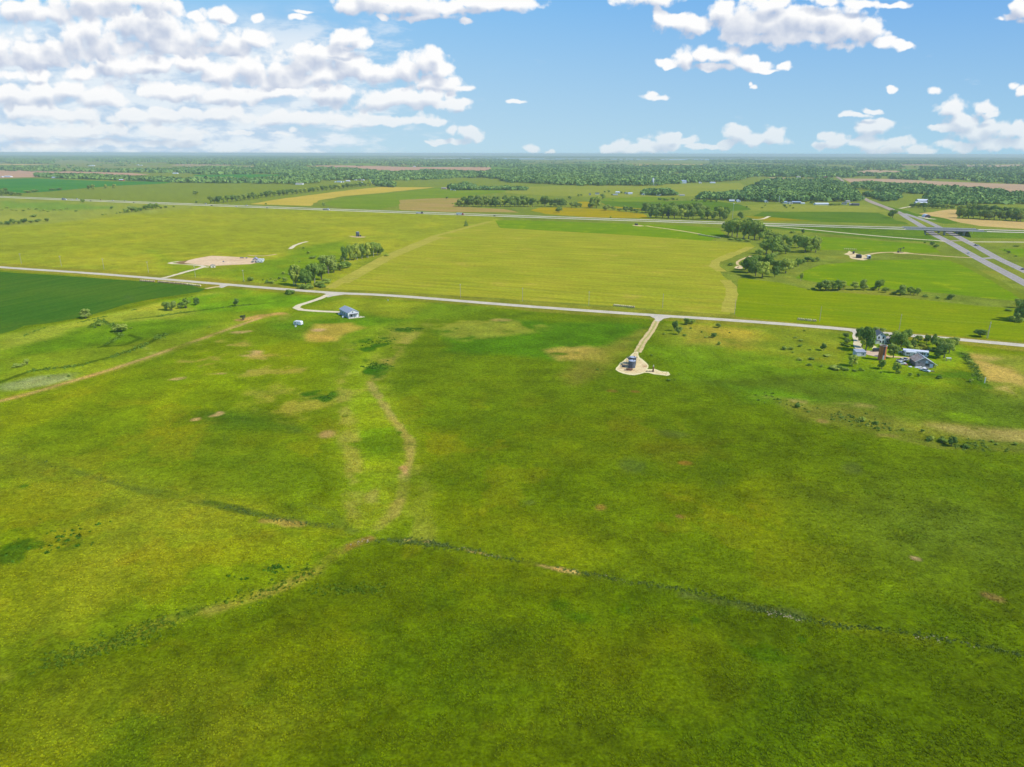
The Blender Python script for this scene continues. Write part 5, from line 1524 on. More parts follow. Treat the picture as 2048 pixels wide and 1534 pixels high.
# farmstead
grove([(1718, 682, 28, 20), (1731, 702, 46, 32, 'dark'), (1724, 694, 34, 26), (1742, 672, 14, 16, 'dark'), (1757, 669, 15, 26, 'dark'), (1771, 678, 11, 13)], 'around the white farmhouse', 'trees round the farmhouse')
grove([(1781, 688, 20, 16, 'dark'), (1792, 680, 18, 20), (1801, 697, 34, 34, 'round'), (1790, 694, 24, 22), (1814, 677, 18, 20), (1826, 694, 24, 15, 'cone'), (1837, 683, 13, 16, 'dark'), (1842, 698, 14, 28, 'yellow'), (1853, 687, 18, 14), (1865, 690, 22, 14, 'dark'), (1877, 700, 26, 26), (1888, 716, 32, 32, 'dark'), (1898, 706, 28, 24), (1905, 695, 22, 22, 'dark'), (1873, 717, 12, 14), (1816, 699, 12, 20, 'bush'), (1866, 702, 10, 18, 'bush'), (1832, 701, 8, 14, 'bush')], 'in the farmstead windbreak', 'trees of the farmstead windbreak')
grove([(1786, 716, 28, 25, 'dark')], 'between the brick silo and the long trailer', None)
grove([(1704, 732, 23, 21), (1763, 738, 19, 17), (1792, 746, 22, 16), (1798, 747, 8, 9, 'bush')], 'on the lawn below the farmyard', 'lawn trees below the farmyard')
grove([(1691, 677, 12, 14, 'dark'), (1694, 687, 11, 13, 'dark'), (1685, 690, 6, 8, 'bush'), (1696, 694, 5, 8, 'bush')], 'beside the farm drive', 'bushes beside the farm drive')
grove([(1669, 738, 8, 26, 'bush'), (1679, 739, 10, 17, 'bush'), (1692, 741, 6, 14, 'bush'), (1720, 741, 7, 8, 'bush'), (1708, 743, 5, 10, 'bush'), (1821, 751, 7, 8, 'bush'), (1837, 753, 8, 8, 'bush'), (1878, 757, 8, 12, 'bush'), (1941, 764, 8, 11, 'bush'), (1940, 728, 9, 13, 'bush'), (1726, 742, 4, 6, 'bush'), (1955, 737, 6, 6, 'bush'), (1762, 746, 4, 6, 'bush')], 'along the mown edge of the farmstead', 'bushes along the farm edge')
grove([(1567, 699, 8, 14, 'bush'), (1583, 699, 6, 12, 'bush'), (1647, 701, 14, 15, 'dark'), (1600, 693, 5, 10, 'bush'), (1618, 731, 6, 12, 'bush'), (1599, 720, 6, 12, 'bush'), (1643, 734, 5, 8, 'bush'), (1624, 719, 5, 14, 'bush'), (1590, 676, 4, 9, 'bush'), (1602, 682, 4, 12, 'bush'), (1585, 706, 4, 5, 'bush'), (1609, 662, 3, 5, 'bush'), (1652, 712, 4, 18, 'bush'), (1620, 700, 3, 8, 'bush')], 'in the rough pasture left of the farm', 'bushes in the rough pasture')
# seam bushes lower right
grove([(1594, 815, 10, 13, 'bush'), (1724, 842, 11, 14, 'bush'), (1751, 848, 8, 11, 'bush'), (1806, 861, 7, 8, 'bush'), (1844, 864, 7, 8, 'bush'), (1857, 881, 10, 10, 'bush'), (1864, 882, 12, 13, 'bush'), (1884, 885, 10, 20, 'bush'), (1902, 892, 19, 17, 'dark'), (1931, 895, 9, 15, 'bush'), (1984, 884, 5, 8, 'bush'), (1994, 890, 5, 8, 'bush'), (2031, 890, 7, 10, 'bush'), (1780, 857, 4, 6, 'bush'), (1616, 824, 3, 8, 'bush'), (1683, 834, 3, 8, 'bush'), (1735, 852, 3, 8, 'bush'), (1560, 806, 3, 5, 'bush')], 'along the brushy pasture seam', 'bushes along the pasture seam')
# right, beyond the interstate
grove([(1785, 436, 16, 18, 'dark')], 'beside the highway above the overpass', None)
grove([(1849, 425, 10, 8)], 'behind the arched barn', None)
gh = along(1916, 2056, 10.5, lambda x: 435 + (x - 1912) * .06, 20, 18, .6, .12, ('dark', 'round', 'dark')) + along(1922, 2056, 12.5, lambda x: 428 + (x - 1912) * .05, 20, 18, .6, .15, ('dark', 'round'))
grove(gh, 'in the grove by the stubble field', 'trees of the stubble field grove')
gi_ = along(1824, 1914, 10, lambda x: 415.5 + (x - 1824) * .03, 9.5, 13, .5, .15, ('dark', 'round'))
grove(gi_, 'in the hedge above the stubble field', 'trees of the stubble field hedge')
grove([(1850, 486, 4, 7, 'bush'), (1864, 491, 8, 9, 'dark'), (1872, 496, 7, 13, 'dark'), (2015.5, 507, 6, 9, 'dark'), (2009, 501.5, 4, 5, 'bush'), (2033, 493, 3, 13, 'bush'), (2032, 513, 3, 6, 'bush')], 'near the frontage road and highway', 'bushes near the highway')
grove([(1568, 414, 5, 7), (1572, 416, 3, 6), (1580, 413, 3, 4), (1586, 417.5, 3, 5), (1530, 412, 3, 4), (1524, 416.5, 2.5, 5), (1553, 404.5, 5, 4), (1563, 407, 6, 8), (1624, 408, 6, 7), (1620, 407, 4, 3), (1661, 411, 4, 10), (1670, 411, 4, 9), (1677, 411, 4, 7), (1493, 415, 3, 5)], 'scattered before the long sheds', 'bushes before the long sheds', 'dark')
grove([(1320, 400, 4, 9), (1328, 401, 4, 8), (1335, 401, 4, 8), (1345, 400, 4, 9), (1355, 400, 3, 6), (1384, 402, 3, 4), (1393, 403, 4, 5), (1410, 404, 5, 9), (1422, 404, 4, 8), (1432, 404, 4, 6)], 'in the sparse hedge before the middle woods', 'bushes of the sparse hedge', 'dark')
print('trees', len(TREES), sum(1 for o in TREES if o['category'] == 'tree'))

# ------------------------------------------------------------------ far woods: one mass each
wmat = bpy.data.materials.new('far_foliage'); t = NT(wmat)
v_ = t.obj_vec()
gi2 = t.n('ShaderNodeNewGeometry')
c = t.mix(gi2.outputs['Random Per Island'], (.150, .265, .055), (.300, .430, .100))
c = t.mix(t.mapr(t.noise(v_, .006, 4, .6), .4, .62), c, t.mix(1.0, c, (.62, .70, .80), 'MULTIPLY'))
t.out(c, .95, .02)


def pt_in(px, py, poly):
    r = False; n = len(poly)
    for i in range(n):
        x0, y0 = poly[i]; x1, y1 = poly[(i + 1) % n]
        if (y0 <= py) != (y1 <= py) and px < x0 + (py - y0) / (y1 - y0) * (x1 - x0): r = not r
    return r


def leafy_mass(name, X, Y, r, h, g, nq):
    """many crowns in one mesh: each a dome of leafy scraps turned outward"""
    m = len(X)
    d = g.normal(size=(m, nq, 3)); d[:, :, 2] = np.abs(d[:, :, 2]) * 1.1 - .25; d /= np.linalg.norm(d, axis=2)[:, :, None]
    k = g.uniform(.72, 1.12, (m, nq, 1))
    c_ = d * k * np.stack([r, r, h * .5], -1)[:, None, :]
    c_ += np.stack([X, Y, h * .5], -1)[:, None, :]
    c_[:, :, 2] = np.maximum(c_[:, :, 2], .6)
    nn_ = d + .33 * g.normal(size=d.shape); nn_ /= np.linalg.norm(nn_, axis=2)[:, :, None]
    a_ = np.cross(nn_, g.normal(size=d.shape)); a_ /= np.linalg.norm(a_, axis=2)[:, :, None]; b_ = np.cross(nn_, a_)
    s_ = (r * (.42 if nq > 30 else .52))[:, None, None] * g.uniform(.6, 1.3, (m, nq, 1))
    a_ = a_ * s_; b_ = b_ * s_ * .8
    V = np.stack([c_ - a_ - b_ * .4, c_ + a_ * .35 - b_, c_ + a_ + b_ * .4, c_ - a_ * .35 + b_], 2)
    V[..., 2] = np.maximum(V[..., 2], .1)
    me = np_mesh(name, V.reshape(-1, 3), np.arange(m * nq * 4).reshape(-1, 4)); me.materials.append(wmat)
    return me


FLOOR = crop_mat('wood_floor', (78, 118, 54), (100, 136, 62), 0, 80, None, 0, .1)


def woods(px, label, dens=1.0, hgt=13.0, gaps=0.0, floor=True, name='woodland', width=1.0):
    """a wood seen as a mass: crowns scattered over its outline on the ground"""
    g = nrg
    pts = poly_px(px)
    xs = [p.x for p in pts]; ys = [p.y for p in pts]
    cx, cy = sum(xs) / len(xs), sum(ys) / len(ys)
    dist = math.hypot(cx, cy)
    sp = min(46.0, max(9.0, dist / 165.0)) / math.sqrt(dens)
    poly = [(p.x, p.y) for p in pts]
    # walk the rows of the photo so that slim far woods still get their trees
    xs_ = np.arange(min(xs), max(xs), sp); ys_ = np.arange(min(ys), max(ys), sp * (1.0 if dist < 2600 else 1.7))
    X, Y = np.meshgrid(xs_, ys_); X = X.ravel() + g.uniform(-.5, .5, X.size) * sp; Y = Y.ravel() + g.uniform(-.5, .5, Y.size) * sp
    ins = np.zeros(len(X), bool); n = len(poly)
    for i in range(n):
        (ax, ay), (bx, by) = poly[i], poly[(i + 1) % n]
        with np.errstate(divide='ignore', invalid='ignore'):
            c_ = ((ay <= Y) & (by > Y)) | ((by <= Y) & (ay > Y)); xi = ax + (Y - ay) * (bx - ax) / ((by - ay) if by != ay else 1e-9)
        ins ^= c_ & (X < xi)
    X = X[ins]; Y = Y[ins]
    if gaps:
        k = fbm(X, Y, 120 + dist * .02, 3, 31) > gaps
        X = X[k]; Y = Y[k]
    m = len(X)
    if m == 0: return
    r = (sp * .56 * width) * np.exp(g.normal(size=m) * .32); r = np.clip(r, 3.0, 20)
    h = hgt * g.uniform(.65, 1.2, m) * np.clip(dist / 5000, 1, 1.25)
    h = h * (.62 + .8 * fbm(X, Y, 90 + dist * .01, 3, 51))
    me = leafy_mass(name, X, Y, r, h, g, 34 if dist < 4500 else 22)
    o = mobj(name, me); tag(o, label, 'woods', None, 'stuff')
    if floor and not gaps:
        s_ = sheet('wood_floor', px, FLOOR, .12, None, 0, 'dark ground under ' + ' '.join(label.split()[:8]))
    return o


woods([(72, 350), (130, 351), (250, 356.5), (350, 361), (512, 361), (512, 366), (440, 367), (360, 365.5), (240, 361), (150, 358), (75, 354.5)], 'long tree belt at the far edge of the corn field', 1, 12)
woods([(0, 336.5), (60, 337.5), (128, 340), (126, 344), (60, 342), (0, 340)], 'thin far belt left of the pink field', 1, 12)
woods([(148, 340), (200, 340.5), (300, 342), (420, 335), (512, 338), (512, 349), (400, 346), (300, 347), (200, 344), (150, 343.5)], 'far wooded strip with white barns', .8, 12, .42)
woods([(365, 344), (430, 341), (512, 345), (500, 349), (400, 349)], 'dark copse behind the corn field', 1, 12)
woods([(0, 318), (60, 318), (110, 322), (105, 328), (30, 328), (0, 324)], 'faint woods on the left skyline', 1, 14, .3)
woods([(60, 316), (300, 317), (600, 316.5), (560, 320), (300, 321), (120, 320)], 'faint woods along the skyline', 1, 14, .35)
woods([(170, 321), (300, 321.5), (420, 322), (700, 318), (740, 323), (560, 325), (350, 325), (180, 324)], 'second faint belt along the skyline', 1, 14, .4)
woods([(330, 326), (500, 324), (640, 323), (640, 328), (480, 330), (350, 329)], 'third faint belt along the skyline', 1, 14, .4)
woods([(512, 326), (620, 324), (750, 320), (900, 319.8), (1040, 321), (1040, 333), (980, 333.5), (800, 332.5), (755, 330.5), (740, 326.5), (660, 330), (560, 335), (512, 334)], 'broad blue-green forest near the reservoir', 1.1, 14, .36)
woods([(512, 336), (600, 335), (640, 337), (700, 339), (790, 347), (840, 341), (930, 345), (1000, 343.5), (1100, 341), (1190, 344), (1200, 352), (1000, 358), (920, 357), (820, 361), (700, 360.5), (600, 360), (600, 354), (560, 348.5), (512, 347)], 'dense green forest belt across the middle distance', 1.35, 13, .33)
woods([(560, 356), (610, 358), (660, 361), (640, 366.5), (590, 369), (512, 367.5), (512, 360)], 'woods round the far white barns', 1, 12, .35)
woods([(740, 365), (770, 364), (790, 368), (788, 375), (756, 373)], 'dark copse at the end of the hedgerow', 1.2, 12)
woods([(900, 376), (930, 371), (950, 374), (948, 380), (905, 381)], 'dark copse by the pinkish house', 1.2, 12)
woods([(950, 376.5), (1000, 376.8), (1054, 378), (1054, 381), (1000, 380.5), (950, 379.5)], 'tidy orchard row before the grazing land', 1.2, 9)
woods([(1040, 331), (1190, 331), (1340, 334), (1500, 332), (1640, 336), (1720, 340), (1700, 352), (1640, 356), (1536, 354), (1460, 350), (1340, 349), (1240, 348.5), (1195, 345), (1040, 342)], 'hazy forest below the reservoir', 1.0, 13, .42)
woods([(1040, 352), (1150, 352), (1300, 352.5), (1400, 352), (1500, 354), (1480, 362), (1370, 366.5), (1340, 370), (1300, 372.5), (1240, 371), (1160, 372), (1120, 370), (1040, 366)], 'dense dark forest below the hazy woods', 1.35, 13, .30)
woods([(1000, 352), (1045, 350), (1045, 364), (1024, 366), (1000, 361)], 'woods left of the clearings', 1.2, 13)
woods([(1395, 399), (1400, 393), (1440, 390), (1485, 388), (1500, 377), (1530, 364), (1600, 362), (1660, 362), (1695, 373), (1712, 387), (1722, 403), (1640, 403.5), (1540, 404), (1520, 404), (1480, 402)], 'woods between grazing land and highway', 1.6, 12, .38)
woods([(1284, 390), (1290, 383), (1340, 383), (1352, 391), (1320, 392)], 'copse among the scattered houses', 1.5, 11)
woods([(1705, 369), (1740, 368), (1850, 374), (1900, 380), (1960, 381), (2010, 386), (2008, 389), (1900, 390), (1850, 389), (1780, 386), (1710, 378)], 'wooded belt right of the highway', 1.4, 12, .30)
woods([(1660, 346), (1720, 350), (1800, 350), (1850, 345), (1950, 340), (2048, 346), (2200, 350), (2200, 370), (2048, 370), (1950, 366), (1860, 361), (1780, 358), (1680, 355)], 'broad far woods right of the highway', 1.1, 13, .38)
woods([(1710, 331), (1760, 328), (1800, 332), (1790, 340), (1720, 341)], 'far wooded rise behind the tan field', 1, 13)
woods([(1420, 321), (1700, 323), (2048, 322), (2300, 324), (2300, 329), (2048, 328), (1720, 330), (1600, 328), (1420, 324)], 'hazy woods under the right skyline', 1, 14, .3)
woods([(1840, 343), (1850, 337), (2048, 337), (2200, 339), (2200, 343), (2048, 343)], 'faint wood strip far right', 1, 13, .3)
woods([(1848, 399), (1880, 393), (1960, 391), (2060, 388), (2200, 392), (2200, 412), (2060, 412), (1980, 408), (1930, 411), (1870, 412)], 'woods behind the stubble field grove', 1.4, 12, .34)
woods([(1730, 387), (1790, 388), (1800, 398), (1770, 404), (1730, 392)], 'scrubby copse by the highway bend', 1.2, 9, .4)
woods([(1536, 338), (1610, 337), (1648, 345), (1640, 352), (1536, 353)], 'woods round the distant village', 1.2, 13)
# faint band right on the horizon
woods([(-300, 314), (400, 313.2), (1000, 313.6), (1700, 316.5), (2300, 318.5), (2300, 320), (1700, 318.2), (1000, 315.2), (400, 314.8), (-300, 316)], 'faint tree line on the horizon', .6, 16, .35)


# patchwork of sections out to the skyline, with tree belts along some of their edges
def patchwork():
    g = random.Random(23)
    ca, sa = math.cos(ra), math.sin(ra)
    mats = [M_bare, M_bare2, M_green2, M_graz, M_graz2, M_midg, M_straw, M_graz2, M_green, M_graz]
    mbs = [MB() for _ in mats]; belts = []
    for i in range(-40, 60):
        for j in range(4, 60):
            u, v = i * 810.0, j * 810.0
            x, y = u * ca - v * sa, u * sa + v * ca
            d = math.hypot(x, y)
            if d < 5600 or d > 36000 or y < 0 or abs(x) > y * .82: continue
            if g.random() < .35:
                k = g.randrange(len(mats)); w_, h_ = g.choice([(760, 760), (760, 380), (380, 760), (1500, 380), (380, 380)])
                q = [(u, v), (u + w_, v), (u + w_, v + h_), (u, v + h_)]
                px_, py_ = PX((x, y, 0))
                if 1024 < px_ < 1720 and 316 < py_ < 324: continue
                mbs[k].add([(a * ca - b * sa, a * sa + b * ca, .12 + .004 * k) for a, b in q], [(0, 1, 2, 3)])
            if g.random() < .55: belts.append(((u, v), (u + g.choice([400, 800, 800]), v)))
            if g.random() < .30: belts.append(((u, v), (u, v + g.choice([400, 800]))))
    for mb, mt in zip(mbs, mats):
        if mb.f:
            o = mb.build('farmland', mt)
            if o.data.polygons[0].normal.z < 0: o.data.flip_normals()
            tag(o, 'pale far fields of the patchwork plain', kind='structure')
    # belts
    ng = np.random.default_rng(8); X = []; Y = []
    for (u0, v0), (u1, v1) in belts:
        n = int(math.hypot(u1 - u0, v1 - v0) / 24); t_ = ng.random(n)
        k = vnoise(t_ * 9 + u0 * .01, t_ * 0 + v0 * .01, 5) > .35
        t_ = t_[k]; u = u0 + (u1 - u0) * t_ + ng.normal(size=len(t_)) * 14; v = v0 + (v1 - v0) * t_ + ng.normal(size=len(t_)) * 14
        X.append(u * ca - v * sa); Y.append(u * sa + v * ca)
    X = np.concatenate(X); Y = np.concatenate(Y); m = len(X)
    r = ng.uniform(7, 16, m); h = ng.uniform(7, 15, m)
    me = leafy_mass('treeline', X, Y, r, h, ng, 16)
    tag(mobj('treeline', me), 'thin far tree lines between the fields of the plain', 'woods', None, 'stuff')
    print('belt trees', m)


patchwork()

# ------------------------------------------------------------------ buildings
def paint(name, col, **kw): return weathered(name, col, **{**dict(var=.10, scale=.7, rough=.6), **kw})


M_white = paint('white_paint', (.80, .80, .78), streak=.15)
M_offw = paint('off_white_siding', (.86, .87, .88), streak=.1)
M_cream = paint('cream_siding', (.72, .66, .52))
M_tan = paint('tan_siding', (.56, .46, .36))
M_pinkb = paint('pinkish_brick', (.52, .34, .28))
M_redb = paint('red_barn_paint', (.36, .09, .07), streak=.3)
M_grayw = paint('grey_siding', (.46, .48, .50))
M_bluw = paint('pale_blue_siding', (.62, .68, .76))
M_darkw = paint('dark_siding', (.10, .10, .11))
M_rwhite = striped('white_metal_roof', (.80, .81, .82), (.66, .68, .71), .9, 'Y')
M_rgrey = striped('grey_metal_roof', (.44, .47, .52), (.34, .37, .42), .9, 'Y')
M_rblue = striped('blue_grey_roof', (.40, .48, .58), (.32, .39, .48), .9, 'Y')
M_rbrown = striped('brown_shingle_roof', (.36, .31, .27), (.28, .24, .21), .5, 'Z', .9)
M_rdark = striped('dark_shingle_roof', (.13, .13, .14), (.09, .09, .10), .5, 'Z', .9)
M_rtan = striped('tan_shingle_roof', (.46, .40, .34), (.38, .33, .28), .5, 'Z', .9)
M_glass = weathered('window_glass', (.035, .045, .06), .2, 2, .12, .6)
M_trim = paint('white_trim', (.82, .82, .80), var=.05)
M_doorw = paint('door_paint', (.66, .68, .70), var=.06)
M_doord = paint('dark_door', (.13, .12, .12), var=.1)


def opening(root, name, face, u, z0, w, h, dims, mat, frame=None, sub='pane'):
    """a window or door proud of one wall; dims = (width, length) of the building"""
    W_, L_ = dims
    def bx(mb, a0, a1, z0, z1, d0, d1):
        if face == 'front': mb.box(a0, a1, -L_ / 2 - d1, -L_ / 2 + d0, z0, z1)
        elif face == 'back': mb.box(a0, a1, L_ / 2 - d0, L_ / 2 + d1, z0, z1)
        elif face == 'left': mb.box(-W_ / 2 - d1, -W_ / 2 + d0, a0, a1, z0, z1)
        else: mb.box(W_ / 2 - d0, W_ / 2 + d1, a0, a1, z0, z1)
        return mb
    if frame:
        f = bx(MB(), u - w / 2 - .12, u + w / 2 + .12, z0 - .12, z0 + h + .12, .05, .06).build(name, frame, root)
        bx(MB(), u - w / 2, u + w / 2, z0, z0 + h, .04, .09).build(sub, mat, f)
        return f
    return bx(MB(), u - w / 2, u + w / 2, z0, z0 + h, .05, .07).build(name, mat, root)


def roof_mb(mb, w, l, eave, ridge, o=.45, t=.16, cx=0.0, wr=None, wl=None, er=None):
    """two pitched slabs; ridge along y at x = cx"""
    wl = wl if wl is not None else w / 2; wr = wr if wr is not None else w / 2; er = eave if er is None else er
    for s, ww, ev in ((-1, wl, eave), (1, wr, er)):
        sl = (ridge - ev) / ww
        x0, z0 = 0.0, ridge + .03
        x1, z1 = s * (ww + o), ev - o * sl + .03
        mb.prism([(cx + x0, z0), (cx + x1, z1), (cx + x1, z1 + t), (cx + x0, z0 + t)], -l / 2 - o, l / 2 + o)
    return mb


def gable(name, label, cat, base, rz, w, l, eave, ridge, wall, roof, o=.45, group=None, hip=False):
    root = empty(name, base, rz)
    tag(root, label, cat, group)
    MB().prism([(-w / 2, -.1), (w / 2, -.1), (w / 2, eave), (0, ridge), (-w / 2, eave)], -l / 2, l / 2).build('wall', wall, root)
    rf = roof_mb(MB(), w, l, eave, ridge, o).build('roof', roof, root)
    return root, rf


def base_line(ax, ay, bx, by):
    a = P(ax, ay); b = P(bx, by)
    d = b - a
    return a, b, math.atan2(d.y, d.x), d.length


def on_base(ax, ay, bx, by, depth):
    """centre and bearing of a block whose front foot runs between two ground points"""
    a, b, an, w = base_line(ax, ay, bx, by)
    c = (a + b) / 2 + Vector((-math.sin(an), math.cos(an), 0)) * depth / 2
    return c, an, w


# --- metal shed home in the middle of the pasture
c, an, w = on_base(696.4, 636.6, 717.2, 633.6, 15)
A = P(696.4, 636.6); Cc = P(682.6, 627.4)
lvec = Cc - A
L = lvec.length
bl = math.atan2(lvec.y, lvec.x) - math.pi / 2
an2 = (an + bl) / 2 if abs(an - bl) < .6 else an
an2 = bl * .6 + an * .4
wdt = w
cen = A + Vector((math.cos(an2), math.sin(an2), 0)) * wdt / 2 + Vector((-math.sin(an2), math.cos(an2), 0)) * L / 2
shed, rf = gable('metal_shed_house', 'white metal shed house with grey gabled roof at the end of the drive', 'house', cen, an2, wdt, L, 3.7, 5.5, paint('shaded_siding', (.40, .46, .52), streak=.1), M_rgrey, .35)  # wall colour darkened to carry the shade of the long side
MB().prism([(-wdt / 2 + .02, 0), (wdt / 2 - .02, 0), (wdt / 2 - .02, 3.6), (0, 5.36), (-wdt / 2 + .02, 3.6)], -L / 2 - .045, -L / 2 - .004).build('gable_front', M_white, shed)  # thin white sheet keeps the sunlit front lighter than the shade-coloured walls
dm = (wdt, L)
for u in (-L * .3, -L * .08, L * .16, L * .36): opening(shed, 'window', 'left', u, 1.2, 1.3, 1.3, dm, M_glass, M_trim)
opening(shed, 'door', 'front', 1.2, .05, 2.6, 2.4, dm, M_doorw, M_trim, 'panel')
opening(shed, 'window', 'front', -1.6, .8, 1.5, 1.5, dm, M_glass, M_trim)
opening(shed, 'window', 'front', -.5, 3.6, .8, .9, dm, M_glass, M_trim)
pr = MB()
pr.box(-wdt * .36, wdt * .38, -L / 2 - 1.9, -L / 2 - .1, 2.72, 2.9).build('porch_roof', M_rdark, shed)
for u in (-wdt * .34, wdt * .02, wdt * .36): MB().box(u - .09, u + .09, -L / 2 - 1.8, -L / 2 - 1.62, 0, 2.72).build('post', M_darkw, shed)
MB().box(-wdt / 2, wdt / 2, -L / 2 - 2.2, -L / 2 - .01, -.05, .12).build('porch_slab', M_conc, shed)
for k, (x, y, lab) in enumerate(((682.5, 629, 'small white box by the rear corner of the metal shed house'), (690, 634.5, 'small white box by the long wall of the metal shed house'))):
    b = MB().box(-.7, .7, -.5, .5, 0, .9).box(-.75, .75, -.55, .55, .9, 1.0).build('storage_box', M_white, None, False, P(x, y) + Vector((-1.2, -.6, 0)), an2)
    tag(b, lab, 'storage box')
for (x, y, lab) in ((722, 634.5, 'pale concrete slab at the right corner of the metal shed house'),):
    b = MB().box(-2.6, 2.6, -1, 1, -.02, .1).box(-.8, .6, .2, .8, .1, .7).build('patio_slab', M_conc, None, False, P(x, y), an2)
    tag(b, lab, 'slab')
# white canvas tent / camper standing in the grass
c, an, w = on_base(583.0, 650.2, 592.5, 652.2, 5.0)
tent = empty('camper', c + Vector((1.0, 0, 0)), an + .35)
tag(tent, 'small white camper trailer parked alone in the grass below the drive', 'camper')
tw, tl = 5.6, 2.9
prof = [(-tw / 2, .45), (tw / 2, .45), (tw / 2, 2.2), (tw / 2 - .5, 2.75), (-tw / 2 + .6, 2.75), (-tw / 2, 2.2)]
MB().prism(prof, -tl / 2, tl / 2).build('body', M_white, tent)
opening(tent, 'window', 'front', -1.3, 1.3, 1.0, .7, (tw, tl), M_glass, M_trim)
opening(tent, 'door', 'front', .7, .55, .8, 1.8, (tw, tl), M_doorw)
for y in (-tl / 2, tl / 2): MB().cyl((.2, y - .12, .36), (.2, y + .12, .36), .36, n=12).build('wheel', M_darkw, tent)
MB().bar((tw / 2, 0, .5), (tw / 2 + 1.3, 0, .4), .12).build('hitch', M_darkw, tent)
b = MB().box(-.5, .5, -.4, .4, 0, .7).box(-.55, .55, -.45, .45, .7, .78).build('storage_box', M_white, None, False, P(591.5, 653.5), .2); tag(b, 'small white box in the grass beside the camper', 'storage box')

# --- farmhouse
c, an, w = on_base(1747.0, 686.4, 1764.4, 688.2, 6.4)
an *= .15
w = 5.7
fh, rf = gable('farmhouse', 'white two-storey farmhouse with brown shingle roof among the trees', 'farmhouse', c, an, w, 6.6, 4.7, 7.3, M_offw, M_rbrown, .4)
dm = (w, 6.6)
for u in (-1.25, 1.35): opening(fh, 'window', 'front', u, 3.2, .9, 1.45, dm, M_glass, M_trim)
opening(fh, 'window', 'front', .05, 5.5, .55, .7, dm, M_glass, M_trim)
opening(fh, 'window', 'front', -.1, .7, .9, 1.3, dm, M_glass, M_trim)
opening(fh, 'door', 'front', 1.6, .1, .9, 2.0, dm, M_doord, M_trim, 'panel')
for u in (-1.6, 1.4): opening(fh, 'window', 'left', u, 3.2, .9, 1.4, dm, M_glass, M_trim)
for u in (-1.6, 1.4): opening(fh, 'window', 'left', u, .8, .9, 1.3, dm, M_glass, M_trim)
MB().box(-.25, .25, .8, 1.3, 6.2, 8.1).build('chimney', M_pinkb, rf)
# porch and side wing
MB().prism([(-w / 2 - .3, 2.35), (-w / 2 + 1.9, 2.35), (-w / 2 + 1.9, 2.55), (-w / 2 - .3, 2.45)], -5.0, -3.32).build('porch_roof', M_rdark, fh)
for x in (-w / 2 - .15, -w / 2 + 1.75): MB().box(x - .07, x + .07, -4.9, -4.76, 0, 2.35).build('post', M_trim, fh)
MB().prism([(w / 2 + .02, -.1), (w / 2 + 4.2, -.1), (w / 2 + 4.2, 2.6), (w / 2 + .02, 2.6)], -2.2, 2.6).build('wing_wall', M_grayw, fh)
q = MB(); x0, x1 = w / 2 + .03, w / 2 + 4.6
q.add([(x0, -2.7, 2.5), (x1, -2.7, 2.5), (x1, .2, 4.0), (x0, .2, 4.0), (x0, 3.1, 2.5), (x1, 3.1, 2.5), (x0, -2.7, 2.64), (x1, -2.7, 2.64), (x1, .2, 4.16), (x0, .2, 4.16), (x0, 3.1, 2.64), (x1, 3.1, 2.64)],
      [(6, 7, 8, 9), (9, 8, 11, 10), (0, 3, 2, 1), (3, 4, 5, 2), (0, 1, 7, 6), (1, 2, 8, 7), (2, 5, 11, 8), (4, 10, 11, 5), (0, 6, 9, 3), (3, 9, 10, 4)])
q.build('wing_roof', M_rtan, fh)
MB().box(x1 - .35, x1 + .02, -2.3, 2.7, .0, 3.5).build('end_wall', M_trim, fh)
f = MB().box(w / 2 + 1.2, w / 2 + 2.3, -2.27, -2.15, .9, 2.0).build('window', M_trim, fh); MB().box(w / 2 + 1.3, w / 2 + 2.2, -2.30, -2.2, 1.0, 1.9).build('pane', M_glass, f)

# --- tile silo
sp = P(1762.6, 719.6)
silo = empty('silo', sp, math.atan2(-sp.x, sp.y) * .2)
tag(silo, 'roofless orange clay tile silo standing in the farmyard', 'silo')
m = bpy.data.materials.new('clay_tile'); t = NT(m); v = t.obj_vec()
bk = t.n('ShaderNodeTexBrick'); bk.inputs['Scale'].default_value = 1.0; bk.inputs['Brick Width'].default_value = .6; bk.inputs['Row Height'].default_value = .3; bk.inputs['Mortar Size'].default_value = .015
bk.inputs['Color1'].default_value = (.66, .22, .06, 1); bk.inputs['Color2'].default_value = (.54, .16, .045, 1); bk.inputs['Mortar'].default_value = (.46, .26, .16, 1)
sx = t.n('ShaderNodeSeparateXYZ'); t.l(v, sx.inputs[0]); cb = t.n('ShaderNodeCombineXYZ')
t.l(t.math('MULTIPLY', t.math('ARCTAN2', sx.outputs[1], sx.outputs[0]), 1.9), cb.inputs[0]); t.l(sx.outputs[2], cb.inputs[1]); t.l(cb.outputs[0], bk.inputs['Vector'])
cc = t.mix(t.mapr(t.noise(t.mapping(v, (1.2, 1.2, .25)), 1, 4), .45, .7, 0, .5), bk.outputs[0], (.24, .08, .04))
t.out(cc, .7, .2)
mb = MB(); n_ = 36; R0, R1 = 1.95, 1.75; Hs = 8.5
for k in range(n_):
    a0 = 2 * math.pi * k / n_; a1 = 2 * math.pi * (k + 1) / n_
    c0, s0, c1, s1 = math.cos(a0), math.sin(a0), math.cos(a1), math.sin(a1)
    mb.add([(R0 * c0, R0 * s0, 0), (R0 * c1, R0 * s1, 0), (R0 * c1, R0 * s1, Hs), (R0 * c0, R0 * s0, Hs), (R1 * c0, R1 * s0, Hs), (R1 * c1, R1 * s1, Hs), (R1 * c0, R1 * s0, .3), (R1 * c1, R1 * s1, .3)],
           [(0, 1, 2, 3), (3, 2, 5, 4), (4, 5, 7, 6)])
mb.build('wall', m, silo)
rim_ = MB()
